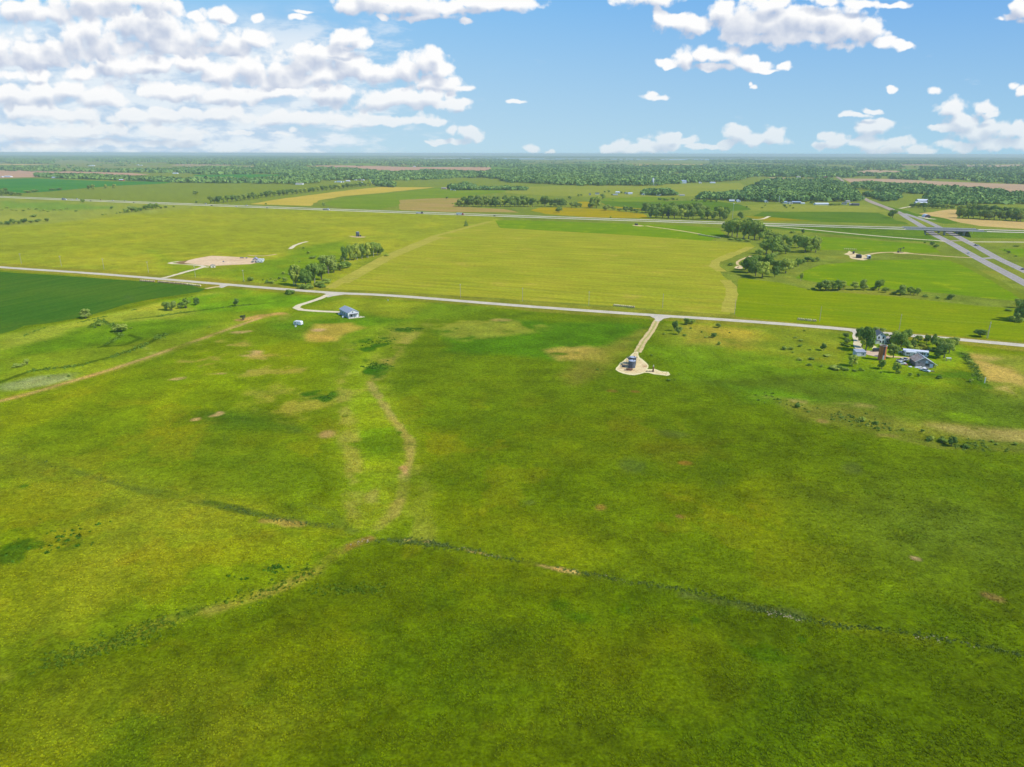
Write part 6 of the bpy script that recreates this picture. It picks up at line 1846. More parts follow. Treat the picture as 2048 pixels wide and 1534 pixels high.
for k in range(n_):
    a0 = 2 * math.pi * k / n_; a1 = 2 * math.pi * (k + 1) / n_
    vs = []
    for r_, z_ in ((2.02, Hs - .25), (2.02, Hs + .06), (1.70, Hs + .06), (1.70, Hs - .25)):
        vs += [(r_ * math.cos(a0), r_ * math.sin(a0), z_), (r_ * math.cos(a1), r_ * math.sin(a1), z_)]
    rim_.add(vs, [(0, 1, 3, 2), (2, 3, 5, 4), (4, 5, 7, 6)])
rim_.build('rim', paint('old_concrete', (.50, .46, .42)), silo)
MB().box(-1.75, 1.75, -1.75, 1.75, .02, .05).build('floor', M_darkw, silo)
MB().box(-.35, .40, -2.28, -1.7, 3.2, Hs - .1).build('chute', paint('dark_chute', (.10, .07, .09)), silo)
MB().box(-.35, .40, -2.26, -1.7, .05, 3.15).build('hatch', paint('galvanised', (.55, .56, .58), var=.15), silo)
for k in range(12): MB().cyl((-.85, -1.92, .6 + k * .62), (-.5, -2.04, .6 + k * .62), .025, n=5).build('rung', M_darkw, silo)

# --- low grey shed left of the farmyard
c, an, w = on_base(1712.4, 712.4, 1730.2, 712.6, 4.0)
gs = empty('garage', c, an); tag(gs, 'low whitewashed grey shed at the left of the farmyard', 'shed')
w = 5.6; l = 4.2
M_boards = striped('grey_boards', (.60, .62, .65), (.42, .44, .47), .35, 'X', .85)
MB().prism([(-w / 2, -.05), (w / 2, -.05), (w / 2, 2.5), (-w / 2, 2.5)], -l / 2, l / 2).build('wall', M_boards, gs)
q = MB(); q.add([(-w / 2 - .2, -l / 2 - .3, 2.42), (w / 2 + .2, -l / 2 - .3, 2.42), (w / 2 + .2, l / 2 + .2, 3.1), (-w / 2 - .2, l / 2 + .2, 3.1), (-w / 2 - .2, -l / 2 - .3, 2.54), (w / 2 + .2, -l / 2 - .3, 2.54), (w / 2 + .2, l / 2 + .2, 3.22), (-w / 2 - .2, l / 2 + .2, 3.22)],
                 [(3, 2, 1, 0), (4, 5, 6, 7), (0, 1, 5, 4), (1, 2, 6, 5), (2, 3, 7, 6), (3, 0, 4, 7)])
q.build('roof', M_rgrey, gs)
opening(gs, 'door', 'front', -1.2, .05, 2.0, 2.0, (w, l), M_doorw, M_trim, 'panel')
opening(gs, 'window', 'front', 1.3, 1.0, .9, .7, (w, l), M_glass, M_trim)

# --- long trailer house
c, an, w = on_base(1805.5, 709.6, 1855.5, 714.5, 4.2)
th, rf = gable('trailer_house', 'long white mobile home with pale metal roof behind the barn', 'mobile home', c, an, 1, 1, 1, 1.2, M_bluw, M_rwhite)
for ch in list(th.children): bpy.data.objects.remove(ch)
l = 4.2
MB().box(-w / 2, w / 2, -l / 2, l / 2, .35, 2.75).build('wall', M_bluw, th)
q = MB(); q.add([(-w / 2 - .2, -l / 2 - .2, 2.72), (w / 2 + .2, -l / 2 - .2, 2.72), (w / 2 + .2, 0, 3.25), (-w / 2 - .2, 0, 3.25), (-w / 2 - .2, l / 2 + .2, 2.72), (w / 2 + .2, l / 2 + .2, 2.72), (-w / 2 - .2, -l / 2 - .2, 2.86), (w / 2 + .2, -l / 2 - .2, 2.86), (w / 2 + .2, 0, 3.4), (-w / 2 - .2, 0, 3.4), (-w / 2 - .2, l / 2 + .2, 2.86), (w / 2 + .2, l / 2 + .2, 2.86)],
                 [(6, 7, 8, 9), (9, 8, 11, 10), (0, 3, 2, 1), (3, 4, 5, 2), (0, 1, 7, 6), (1, 2, 8, 7), (2, 5, 11, 8), (4, 10, 11, 5), (0, 6, 9, 3), (3, 9, 10, 4)])
q.build('roof', M_rwhite, th)
MB().box(-w / 2 + .1, w / 2 - .1, -l / 2 + .1, l / 2 - .1, 0, .36).build('skirting', M_grayw, th)
for u in (-6.6, -5.0, 2.2, 4.4, 6.2): opening(th, 'window', 'front', u, 1.3, 1.0, .9, (w, l), M_glass, M_trim)
opening(th, 'door', 'front', 3.3, .4, .9, 2.0, (w, l), M_doord, M_trim, 'panel')
MB().box(-w / 2 + .3, -w / 2 + 2.6, -l / 2 - 1.6, -l / 2 - .02, 2.45, 2.6).build('awning', M_rblue, th)
for u in (-w / 2 + .4, -w / 2 + 2.5): MB().box(u - .05, u + .05, -l / 2 - 1.55, -l / 2 - 1.45, 0, 2.45).build('post', M_trim, th)


def travel_trailer(px, py, rz, ln_, label):
    t_ = empty('travel_trailer', P(px, py), rz); tag(t_, label, 'trailer')
    prof = [(-ln_ / 2, .6), (-ln_ / 2 + .4, .45), (ln_ / 2 - .2, .45), (ln_ / 2, .7), (ln_ / 2, 2.3), (ln_ / 2 - .35, 2.8), (-ln_ / 2 + .35, 2.8), (-ln_ / 2, 2.3)]
    MB().prism(prof, -1.2, 1.2).build('body', M_white, t_)
    for u in (-ln_ * .32, -ln_ * .16, ln_ * .28): opening(t_, 'window', 'front', u, 1.35, .85, .75, (ln_, 2.4), M_glass, M_trim)
    opening(t_, 'door', 'front', ln_ * .08, .55, .7, 1.9, (ln_, 2.4), M_doorw)
    for u in (-.45, .45):
        for y in (-1.2, 1.2): MB().cyl((u, y - .1, .34), (u, y + .1, .34), .34, n=10).build('wheel', M_darkw, t_)
    MB().bar((-ln_ / 2, 0, .5), (-ln_ / 2 - 1.2, 0, .45), .1).build('hitch', M_darkw, t_)
    return t_


travel_trailer(1820.5, 712.5, an, 6.0, 'white travel trailer with small windows in front of the long mobile home')

# --- weathered barn with long lean-to side
Lf = P(1829.6, 733.2); Rf = P(1872.0, 735.4)
d = Rf - Lf; an = math.atan2(d.y, d.x); wt = d.length
EvB = P(1824.9, 715.2, 2.7); EvF = P(1829.7, 724.0, 2.7)
lb = 9.5
wl = wt * .385; wr = wt - wl
c = Lf + Vector((math.cos(an), math.sin(an), 0)) * wl + Vector((-math.sin(an), math.cos(an), 0)) * lb / 2
barn = empty('barn', c, an); tag(barn, 'weathered grey plank barn with rusty patched roof and long lean-to', 'barn')
M_plank = striped('weathered_planks', (.44, .40, .385), (.22, .195, .185), .28, 'X', .95, .4)
m = bpy.data.materials.new('rusty_roof'); t = NT(m); v = t.obj_vec()
nz = t.noise(t.mapping(v, (.5, .35, .5)), 1.0, 5, .6); wv = t.n('ShaderNodeTexWave', bands_direction='Y'); wv.inputs['Scale'].default_value = .42; t.l(v, wv.inputs['Vector'])
c1 = t.mix(t.mapr(nz, .42, .58), (.70, .52, .41), (.52, .33, .21)); c1 = t.mix(t.mapr(wv.outputs[1], .7, .95, 0, .4), c1, (.22, .15, .11))
t.out(c1, .6, .3)
M_rust = m
m = bpy.data.materials.new('galvanised_roof'); t = NT(m); v = t.obj_vec()
nz = t.noise(t.mapping(v, (.5, .3, .5)), 1.0, 5, .6); wv = t.n('ShaderNodeTexWave', bands_direction='Y'); wv.inputs['Scale'].default_value = .42; t.l(v, wv.inputs['Vector'])
c1 = t.mix(t.mapr(nz, .45, .65), (.62, .60, .60), (.47, .42, .38)); c1 = t.mix(t.mapr(wv.outputs[1], .7, .95, 0, .35), c1, (.40, .36, .34))
t.out(c1, .45, .4)
M_galv = m
rd, ev, er = 5.3, 2.7, 1.5
MB().prism([(-wl, -.1), (wr * .62, -.1), (wr * .62, rd - (rd - er) * .62), (0, rd), (-wl, ev)], -lb / 2, lb / 2).build('wall', M_plank, barn)
MB().prism([(wr * .62 + .03, -.1), (wr - .2, -.1), (wr - .2, er - .05), (wr * .62 + .03, rd - (rd - er) * .62 - .05)], -lb / 2 + 1.6, lb / 2).build('lean_to', M_plank, barn)
for s, ww, e_, mt in ((-1, wl, ev, M_rust), (1, wr, er, M_galv)):
    sl = (rd - e_) / ww
    MB().prism([(s * .02, rd + .03), (s * (ww + .35), e_ - .35 * sl + .03), (s * (ww + .35), e_ - .35 * sl + .13), (s * .02, rd + .13)], -lb / 2 - .35, lb / 2 + .35).build('roof', mt, barn)
MB().bar((0, -lb / 2 - .4, rd + .16), (0, lb / 2 + .4, rd + .16), .3, .12).build('ridge_cap', M_galv, barn)
for y0 in (-.36,): MB().prism([(-wl - .4, ev - .05), (-wl - .4, ev + .22), (0, rd + .26), (0, rd - .02)], -lb / 2 - .42, -lb / 2 - .355).build('barge_board', M_offw, barn)
MB().prism([(wr + .4, er - .2), (wr + .4, er + .06), (.01, rd + .26), (.01, rd - .02)], -lb / 2 - .42, -lb / 2 - .355).build('barge_board', M_offw, barn)
MB().box(.9, 2.2, -lb / 2 - .06, -lb / 2 + .05, 2.2, 3.6).build('loft_boarding', M_bluw, barn)
MB().box(1.0, 2.8, -lb / 2 - .07, -lb / 2 + .05, .9, 1.9).build('opening', M_glass, barn)
MB().box(-2.9, -1.9, -lb / 2 - .05, -lb / 2 + .05, 2.0, 2.4).build('opening', M_glass, barn)
MB().box(3.2, 4.9, -lb / 2 - .06, -lb / 2 + .05, .1, 2.0).build('patch_panel', M_bluw, barn)
MB().box(wr - .35, wr - .15, -lb / 2 + .0, -lb / 2 + .2, 0, er).build('post', M_plank, barn)

# lumber, sheet metal and junk before the barn
def pile(px, py, rz, n, label, mat, size=(2.4, .5, .12), cat='pile'):
    """one heap: overlapping weathered pieces lying on one another"""
    mb = MB(); g = random.Random(int(px * 7))
    for k in range(n):
        z = .02 + .1 * (k // 3)
        a = g.uniform(-.35, .35); cx_, cy_ = g.uniform(-.6, .6), g.uniform(-.5, .5)
        dx_, dy_ = math.cos(a) * size[0] / 2, math.sin(a) * size[0] / 2
        mb.bar((cx_ - dx_, cy_ - dy_, z + size[2] / 2), (cx_ + dx_, cy_ + dy_, z + size[2] / 2 + g.uniform(0, .25)), size[1], size[2])
    o_ = mb.build('scrap_pile', mat, None, False, P(px, py), rz); tag(o_, label, cat)
pile(1836, 735.0, .1, 7, 'stack of pale roofing sheets lying before the barn wall', M_offw, (3.0, .8, .1))
pile(1842.5, 737.5, -.2, 9, 'scattered grey roofing sheets in front of the barn', M_galv, (2.4, .7, .08))
pile(1848, 736.0, .4, 6, 'white sheet metal leaning by the barn opening', M_white, (1.8, .6, .1))
pile(1858, 736.5, 0, 8, 'weathered planks under the lean-to eave', M_plank, (3.0, .4, .12))
pile(1812.5, 730.0, .6, 8, 'rusty orange scrap heap left of the barn', weathered('rust', (.36, .18, .08), .3, 2), (1.4, .5, .25))
pile(1809.5, 726.5, 1.0, 7, 'brown brush and scrap heap behind the white cars', M_plank, (1.8, .4, .2))
pile(1821, 734.0, .3, 4, 'small white junk heap at the barn corner', M_white, (1.0, .6, .25))
pile(1862, 743.5, .1, 7, 'grey brush pile in the weeds below the barn', weathered('brushwood', (.24, .22, .16), .3, 2), (3.2, .25, .15))
# propane tank, boat
pt = empty('propane_tank', P(1799.6, 706.8), -.3); tag(pt, 'rounded white propane tank left of the mobile home', 'tank')
q = MB(); q.cyl((-1.1, 0, .95), (1.1, 0, .95), .55, n=16); q.cyl((1.1, 0, .95), (1.45, 0, .95), .55, .2, 16); q.cyl((-1.1, 0, .95), (-1.45, 0, .95), .55, .2, 16); q.build('vessel', M_white, pt, True)
for x in (-.8, .8): MB().box(x - .1, x + .1, -.4, .4, 0, .45).build('saddle', M_grayw, pt)
MB().cyl((0, 0, 1.5), (0, 0, 1.75), .18, n=10).build('valve_dome', M_grayw, pt)
bo = empty('rowing_boat', P(1859.6, 700.0), -.25); tag(bo, 'upturned pale grey rowing boat in the grass behind the mobile home', 'boat')
q = MB(); st = [(-2.2, .05, .1), (-1.6, .42, .42), (-.6, .62, .55), (.6, .62, .55), (1.6, .5, .48), (2.1, .4, .40)]
for x, hw, h in st: q.v += [(x, -hw, .03), (x, -hw * .8, h * .75), (x, 0, h), (x, hw * .8, h * .75), (x, hw, .03)]
for i in range(len(st) - 1):
    for j in range(4): q.f.append((i * 5 + j, i * 5 + j + 1, (i + 1) * 5 + j + 1, (i + 1) * 5 + j))
q.f += [tuple(range(5)), tuple(range(25, 30))]
q.build('hull', M_bluw, bo); MB().bar((-2.1, 0, .3), (2.0, 0, .56), .07).build('keel', M_grayw, bo)
# cow shed frame and gate to the right of the barn
cs = empty('loading_chute', P(1896.5, 722), -.15); tag(cs, 'small white roofed frame standing in the grass right of the barn', 'frame')
MB().box(-1.3, 1.3, -.7, .7, 1.7, 1.82).build('roof', M_white, cs)
for x in (-1.1, 1.1):
    for y in (-.5, .5): MB().box(x - .06, x + .06, y - .06, y + .06, 0, 1.7).build('post', M_plank, cs)
MB().bar((-1.1, -.5, .7), (1.1, -.5, .9), .1).build('rail', M_plank, cs)
wp = MB().cyl((0, 0, 0), (0, 0, 2.8), .22, .2, 10).cyl((0, 0, 2.8), (0, 0, 3.1), .2, .05, 10).build('marker_post', M_white, None, False, P(1969, 766)); tag(wp, 'stout white marker post by the fence line right of the farm', 'post')

# --- grey-roofed building and trailers at the dirt pad
c, an, w = on_base(506.5, 525.4, 516.8, 525.0, 9)
hb, rf = gable('field_house', 'purple-grey hipped roof building at the right end of the dirt pad', 'house', c, an, w, 10, 2.8, 4.8, M_tan, paint('purple_roof', (.36, .33, .40)), .6)
opening(hb, 'door', 'front', 0, .05, 1.2, 2.1, (w, 10), M_doord, M_trim, 'panel')
for u in (-2.6, 2.6): opening(hb, 'window', 'front', u, .9, 1.2, 1.1, (w, 10), M_glass, M_trim)
travel_trailer(520.5, 525.2, .1, 6.5, 'white trailer right of the purple-grey building on the dirt pad')
travel_trailer(523.3, 522.6, .2, 5.5, 'pale trailer at the far right end of the dirt pad')
c, an, w = on_base(423.5, 535.6, 429.5, 535.2, 3)
hb, rf = gable('pump_hut', 'small beige hut at the near edge of the dirt pad', 'hut', c, an, 4.4, 3.2, 2.2, 3.0, M_cream, M_rtan, .3)
opening(hb, 'door', 'front', 0, .05, .9, 1.9, (4.4, 3.2), M_doord)
for (x, y, lab) in ((484, 516.8, 'long dark pipe bundle on the far side of the dirt pad'), (493, 516.8, 'short dark timber on the far side of the dirt pad'), (447, 524.3, 'small dark spool on the bare dirt')):
    o_ = MB().cyl((-2.2 if 'long' in lab else -.9, 0, .5), (2.2 if 'long' in lab else .9, 0, .5), .5, n=8).cyl((-1.6 if 'long' in lab else -.5, 0, 1.2), (1.6 if 'long' in lab else .5, 0, 1.2), .35, n=8).build('pipe_stack', M_plank, None, False, P(x, y), .1); tag(o_, lab, 'pipe stack')

# --- distant farmsteads, barns and sheds
FARH = [
 # px, foot y, width px, wall, roof, ridge-facing, height m, depth m, label, category
 (15, 354.4, 15, M_white, M_rwhite, 1, 6, 14, 'long white barn at the far left frame edge by the pink field', 'barn'),
 (3, 354.6, 5, M_white, M_rwhite, 0, 5, 10, 'small white shed at the very left frame edge', 'shed'),
 (63, 336.6, 5, M_white, M_rwhite, 0, 8, 14, 'lone white barn in the thin far belt', 'barn'),
 (108, 356.6, 11, M_grayw, M_rwhite, 1, 6, 16, 'white-roofed shed in the tree belt above the corn field', 'shed'),
 (178, 332.2, 5, M_white, M_rwhite, 0, 7, 14, 'smaller of two white barns on the pale far pasture', 'barn'),
 (185, 332.2, 7, M_white, M_rwhite, 1, 8, 16, 'larger of two white barns on the pale far pasture', 'barn'),
 (242, 361.6, 9, M_redb, M_rwhite, 1, 6, 14, 'red-walled shed with white roof in the corn field belt', 'shed'),
 (275, 330.6, 5, M_white, M_rwhite, 0, 7, 14, 'left of two tiny white barns on the far wooded strip', 'barn'),
 (282, 331.2, 4, M_white, M_rwhite, 0, 7, 14, 'right of two tiny white barns on the far wooded strip', 'barn'),
 (350, 347.8, 10, M_white, M_rwhite, 1, 6, 16, 'white shed before the dark copse behind the corn field', 'shed'),
 (426, 341.2, 5, M_white, M_rwhite, 0, 7, 14, 'left of three white houses in the far wooded strip', 'house'),
 (432, 341.2, 6, M_white, M_rwhite, 1, 7, 14, 'middle of three white houses in the far wooded strip', 'house'),
 (438, 340.4, 6, M_white, M_rwhite, 0, 7, 14, 'right of three white houses in the far wooded strip', 'house'),
 (598, 369.4, 14, M_white, M_rtan, 1, 6, 18, 'long white barn before the far woods', 'barn'),
 (602, 364.2, 4, M_pinkb, M_rwhite, 0, 8, 9, 'pink brick house behind the long white barn', 'house'),
 (614, 366.4, 4, M_cream, M_rwhite, 0, 7, 9, 'cream house right of the long white barn', 'house'),
 (637, 359.2, 6, M_white, M_rwhite, 1, 5, 10, 'white-roofed house in the clearing', 'house'),
 (609, 358.0, 7, M_grayw, M_rwhite, 1, 5, 12, 'pale-roofed shed deep in the woods', 'shed'),
 (574, 361.6, 5, M_white, M_rwhite, 0, 6, 12, 'white barn at the left end of the far woods', 'barn'),
 (670, 364.8, 3, M_white, M_rwhite, 0, 4, 6, 'tiny white shed left of the blue-roofed house', 'shed'),
 (678, 365.2, 9, M_white, M_rblue, 1, 6, 12, 'white house with blue-grey roof at the wood edge', 'house'),
 (685.5, 364.8, 4, M_white, M_rblue, 0, 5, 9, 'small blue-roofed shed beside the blue-roofed house', 'shed'),
 (695.5, 363.6, 8, M_cream, M_rwhite, 1, 6, 12, 'cream barn with white roof at the wood edge', 'barn'),
 (711, 360.8, 5, M_white, M_rwhite, 0, 4, 9, 'low white shed at the forest edge', 'shed'),
 (720, 361.0, 7, M_pinkb, M_rdark, 1, 6, 12, 'dark-roofed brick house at the forest edge', 'house'),
 (726, 361.2, 4, M_white, M_rwhite, 0, 5, 9, 'white garage beside the dark-roofed brick house', 'garage'),
 (722.5, 367.2, 4, M_white, M_rwhite, 0, 6, 9, 'white shed left of the long grey sheds', 'shed'),
 (733, 367.6, 9, M_grayw, M_rgrey, 1, 4, 10, 'long grey shed above the hedgerow end', 'shed'),
 (743, 367.4, 8, M_white, M_rwhite, 1, 6, 12, 'white barn above the hedgerow end', 'barn'),
 (752, 369.4, 6, M_grayw, M_rgrey, 0, 5, 10, 'grey house left of the dark copse', 'house'),
 (782, 372.4, 4, M_white, M_rwhite, 0, 4, 8, 'white shed right of the dark copse', 'shed'),
 (888, 378.4, 10, M_pinkb, M_rtan, 1, 5, 12, 'pinkish house left of the dark copse beyond the green field', 'house'),
 (903, 380.6, 4, M_white, M_rwhite, 0, 3.4, 6, 'white shed at the foot of the dark copse', 'shed'),
 (909, 381.2, 4, M_white, M_rdark, 0, 3.4, 6, 'dark-roofed white shed at the foot of the dark copse', 'shed'),
 (1126, 335.2, 12, M_white, M_rwhite, 1, 7, 20, 'long white shed in the hazy forest', 'shed'),
 (1138, 336.2, 4, M_white, M_rwhite, 0, 9, 12, 'white house beside the long shed in the hazy forest', 'house'),
 (1165, 336.0, 6, M_white, M_rwhite, 1, 7, 14, 'small white barn right of the hazy forest clearing', 'barn'),
 (1180, 390.6, 4, M_grayw, M_rdark, 0, 6, 8, 'small dark house left of the scattered houses', 'house'),
 (1195, 388.8, 8, M_white, M_rdark, 1, 5, 10, 'dark-roofed white house, leftmost big one above the green paddock', 'house'),
 (1236, 386.8, 8, M_white, M_rwhite, 1, 5.5, 10, 'white-roofed house above the grey shed', 'house'),
 (1231, 390.8, 9, M_grayw, M_rgrey, 1, 3.5, 9, 'low grey shed in the green paddock', 'shed'),
 (1253, 388.2, 6, M_grayw, M_rgrey, 0, 5, 9, 'grey house beside the white gabled house', 'house'),
 (1261, 388.8, 8, M_white, M_rwhite, 1, 5, 10, 'white house right of the grey house', 'house'),
 (1287, 390.4, 6, M_white, M_rwhite, 0, 5, 9, 'white gabled house at the left end of the copse', 'house'),
 (1304, 388.8, 10, M_tan, M_rtan, 1, 5, 10, 'tan house with wide roof in front of the copse', 'house'),
 (1318, 391.2, 10, M_white, M_rwhite, 1, 4, 9, 'low white house in front of the copse', 'house'),
 (1355, 390.2, 5, M_white, M_rwhite, 0, 5, 8, 'white shed right of the copse', 'shed'),
 (1365, 391.8, 10, M_white, M_rtan, 1, 4, 10, 'long low white barn right of the copse', 'barn'),
 (1367, 366.8, 12, M_bluw, M_rblue, 1, 12, 26, 'big pale grey hall at the edge of the dense forest', 'hall'),
 (1401, 367.0, 5, M_white, M_rwhite, 0, 7, 12, 'white gabled house at the forest edge', 'house'),
 (1416, 364.2, 8, M_grayw, M_rwhite, 1, 6, 14, 'pale shed above the greenhouse row', 'shed'),
 (1426, 366.6, 10, M_bluw, M_rwhite, 1, 5, 14, 'long pale shed at the forest edge', 'shed'),
 (1472, 359.2, 9, M_darkw, M_rwhite, 1, 8, 18, 'white-roofed dark shed high on the wooded slope', 'shed'),
 (1484, 358.6, 6, M_tan, M_rtan, 1, 6, 14, 'tan shed beside the white-roofed dark shed', 'shed'),
 (1311, 371.2, 4, M_white, M_rwhite, 0, 6, 9, 'tiny white shed at the foot of the pale tower', 'shed'),
 (1399, 397.4, 8, M_tan, M_rtan, 1, 4, 10, 'tan house at the left end of the middle woods', 'house'),
 (1444, 399.2, 4, M_white, M_rwhite, 0, 5, 8, 'white house half hidden in the middle woods', 'house'),
 (1465, 403.6, 10, M_grayw, M_rwhite, 1, 4.5, 14, 'long white-roofed barn at the wood edge, left half', 'barn'),
 (1478, 404.2, 6, M_white, M_rwhite, 0, 5.5, 12, 'white gabled barn at the right end of the long roof', 'barn'),
 (1521.5, 402.8, 4, M_redb, M_rdark, 0, 5, 8, 'red shed at the edge of the middle woods', 'shed'),
 (1527, 403.4, 6, M_darkw, M_rdark, 1, 4, 9, 'dark shed beside the red shed', 'shed'),
 (1533.5, 405.0, 6, M_bluw, M_rwhite, 0, 5, 9, 'pale blue house right of the red shed', 'house'),
 (1571, 407.0, 8, M_bluw, M_rblue, 1, 5, 10, 'blue-roofed house left of the yellow house', 'house'),
 (1582, 408.2, 7, M_cream, M_rblue, 0, 5, 10, 'yellowish house between the blue roofs', 'house'),
 (1594, 407.2, 17, M_darkw, M_rblue, 1, 5, 14, 'long dark shed with blue-grey roof', 'shed'),
 (1606.5, 408.2, 7, M_white, M_rwhite, 1, 3, 8, 'low white shed right of the long dark shed', 'shed'),
 (1645, 410.2, 26, M_white, M_rwhite, 1, 4.5, 14, 'long white greenhouse shed', 'shed'),
 (1690, 409.6, 8, M_cream, M_rdark, 1, 5, 10, 'cream house with dark roof near the highway', 'house'),
 (1697, 405.4, 7, M_cream, M_rtan, 1, 5, 12, 'cream barn behind the dark-roofed house', 'barn'),
 (1703, 410.6, 6, M_tan, M_rtan, 1, 4, 8, 'low tan garage near the highway', 'garage'),
 (1713, 411.4, 12, M_darkw, M_rdark, 1, 5, 12, 'wide dark house nearest the highway', 'house'),
 (1848, 405.6, 21, M_grayw, M_rwhite, 1, 8, 18, 'large white-roofed warehouse, back one of the pair', 'warehouse'),
 (1844, 409.0, 21, M_grayw, M_rwhite, 1, 6, 14, 'large white-roofed warehouse, front one of the pair', 'warehouse'),
 (1862, 406.6, 8, M_pinkb, M_rtan, 1, 6, 12, 'brownish hall at the right of the warehouses', 'hall'),
 (1931, 409.4, 9, M_white, M_rwhite, 1, 4, 10, 'small white shed in the woods right of the warehouses', 'shed'),
 (1896.5, 391.4, 4, M_white, M_rwhite, 0, 4, 10, 'tiny white shed by the fallow strip', 'shed'),
 (1585, 367.4, 14, M_tan, M_rtan, 1, 5, 16, 'pale tan hall deep in the woods before the village', 'hall'),
 (1640, 355.4, 10, M_pinkb, M_rtan, 1, 7, 16, 'brick hall at the left of the distant village', 'hall'),
 (1652, 355.8, 7, M_redb, M_rdark, 0, 8, 14, 'dark red house in the distant village', 'house'),
 (1662, 354.6, 5, M_white, M_rwhite, 0, 7, 14, 'white house at the right of the distant village', 'house'),
 (1598, 355.0, 7, M_white, M_rtan, 1, 6, 16, 'pale house left of the distant village', 'house'),
 (645, 324.2, 5, M_white, M_rwhite, 0, 10, 22, 'white barn on the faded far pasture', 'barn'),
 (828, 334.0, 5, M_white, M_rwhite, 0, 9, 16, 'white house at the edge of the long pinkish field', 'house'),
 (870, 344.8, 4, M_white, M_rwhite, 0, 8, 10, 'white house in the dense forest belt', 'house'),
 (305, 318.6, 10, M_white, M_rwhite, 1, 14, 40, 'wide white works on the left skyline', 'works'),
 (285, 316.2, 8, M_white, M_rwhite, 1, 14, 40, 'smaller white works behind on the left skyline', 'works'),
 (545, 318.0, 12, M_white, M_rwhite, 1, 16, 60, 'pale works on the middle skyline', 'works'),
 (490, 313.4, 14, M_white, M_rwhite, 1, 20, 80, 'faint long white works on the skyline', 'works'),
 (660, 313.2, 10, M_white, M_rwhite, 1, 20, 80, 'faint short white works on the skyline', 'works'),
]
CB = {}
for (px, py, wp_, wm_, rm_, al, hh, dpt, lab, cat) in FARH:
    p = P(px, py); s = mpp(px, py); w = wp_ * s
    rz = ra * .35 + rng.uniform(-.12, .12)
    if al:      # long side towards us
        root, rf = gable({'works': 'works'}.get(cat, cat), lab, cat, p + Vector((0, dpt / 2, 0)), rz + math.pi / 2, dpt, w, hh * .62, hh, wm_, rm_, .5)
        dm = (dpt, w)
        if wp_ >= 5:
            k = max(2, int(w / 6)); k = min(k, 6)
            for i in range(k):
                u = (i - (k - 1) / 2) * w / k
                if i == k // 2: opening(root, 'door', 'right', u, .1, min(2.5, w / k * .5), min(2.6, hh * .45), dm, M_doord)
                else: opening(root, 'window', 'right', u, hh * .22, 1.4, 1.2, dm, M_glass)
            for ch in root.children:
                pass
    else:
        root, rf = gable(cat, lab, cat, p + Vector((0, dpt / 2, 0)), rz, w, dpt, hh * .66, hh, wm_, rm_, .4)
        if wp_ >= 4:
            opening(root, 'door', 'front', 0, .1, min(2.4, w * .35), min(2.4, hh * .4), (w, dpt), M_doord)
            opening(root, 'window', 'front', w * .3, hh * .25, w * .14, 1.2, (w, dpt), M_glass)
# openings of the long buildings were put on the far side for negative turns: face them to the road
# --- arched barn by the overpass
c = P(1857, 435.2); ab = empty('arched_barn', c + Vector((0, 8, 0)), -.25); tag(ab, 'arched white-roofed barn with maroon front beside the highway', 'barn')
rad = 5.6 * mpp(1857, 435); prof = [(rad * math.cos(t_), 1.0 + rad * .86 * math.sin(t_)) for t_ in [math.pi * i / 16 for i in range(17)]]
MB().prism([(rad, 0)] + prof + [(-rad, 0)], -9, 9).build('roof', M_rwhite, ab)
MB().prism([(rad * .96, 0)] + [(x * .96, z * .96) for x, z in prof] + [(-rad * .96, 0)], -9.12, -8.9).build('wall', paint('maroon_front', (.20, .10, .12)), ab)
MB().box(-1.8, 1.8, -9.24, -9.05, .05, 3.4).build('door', M_doord, ab)
for u in (-4.2, 4.2): MB().box(u - .6, u + .6, -9.22, -9.05, 1.4, 2.6).build('window', M_glass, ab)
# pale tower and thin masts among the woods
tp = P(1305.6, 371.2); tw_ = empty('tower_silo', tp); tag(tw_, 'tall pale concrete tower silo at the edge of the dense forest', 'silo')
MB().cyl((0, 0, 0), (0, 0, 25), 3.4, 3.4, 20).build('shaft', paint('pale_concrete', (.62, .64, .66)), tw_, True)
MB().cyl((0, 0, 25), (0, 0, 27.2), 3.5, .6, 20).build('dome', M_rwhite, tw_, True)
MB().box(-.5, .5, -3.9, -3.3, .1, 24).build('chute', M_grayw, tw_)
for (px, py, h, lab) in ((774, 371.6, 11, 'white grain bin left of the dark copse'), (1024 + 200, 0, 0, '')):
    if not h: continue
    gb_ = empty('grain_bin', P(px, py)); tag(gb_, lab, 'grain bin')
    MB().cyl((0, 0, 0), (0, 0, h * .8), 3, 3, 16).build('drum', M_white, gb_, True); MB().cyl((0, 0, h * .8), (0, 0, h), 3.1, .4, 16).build('roof', M_rwhite, gb_, True)

# ------------------------------------------------------------------ oil lease equipment
M_tank = weathered('tank_steel', (.11, .13, .16), .25, 1.2, .5, .4, 0, .5)
M_tanktop = weathered('tank_lid', (.46, .50, .57), .15, 1.2, .5)
M_steel = weathered('dark_steel', (.055, .055, .06), .3, 3, .5, .4)
M_rusty = weathered('rusty_steel', (.20, .10, .06), .35, 2, .8)
M_wht = weathered('pipe_white', (.74, .74, .72), .1, 2, .5)


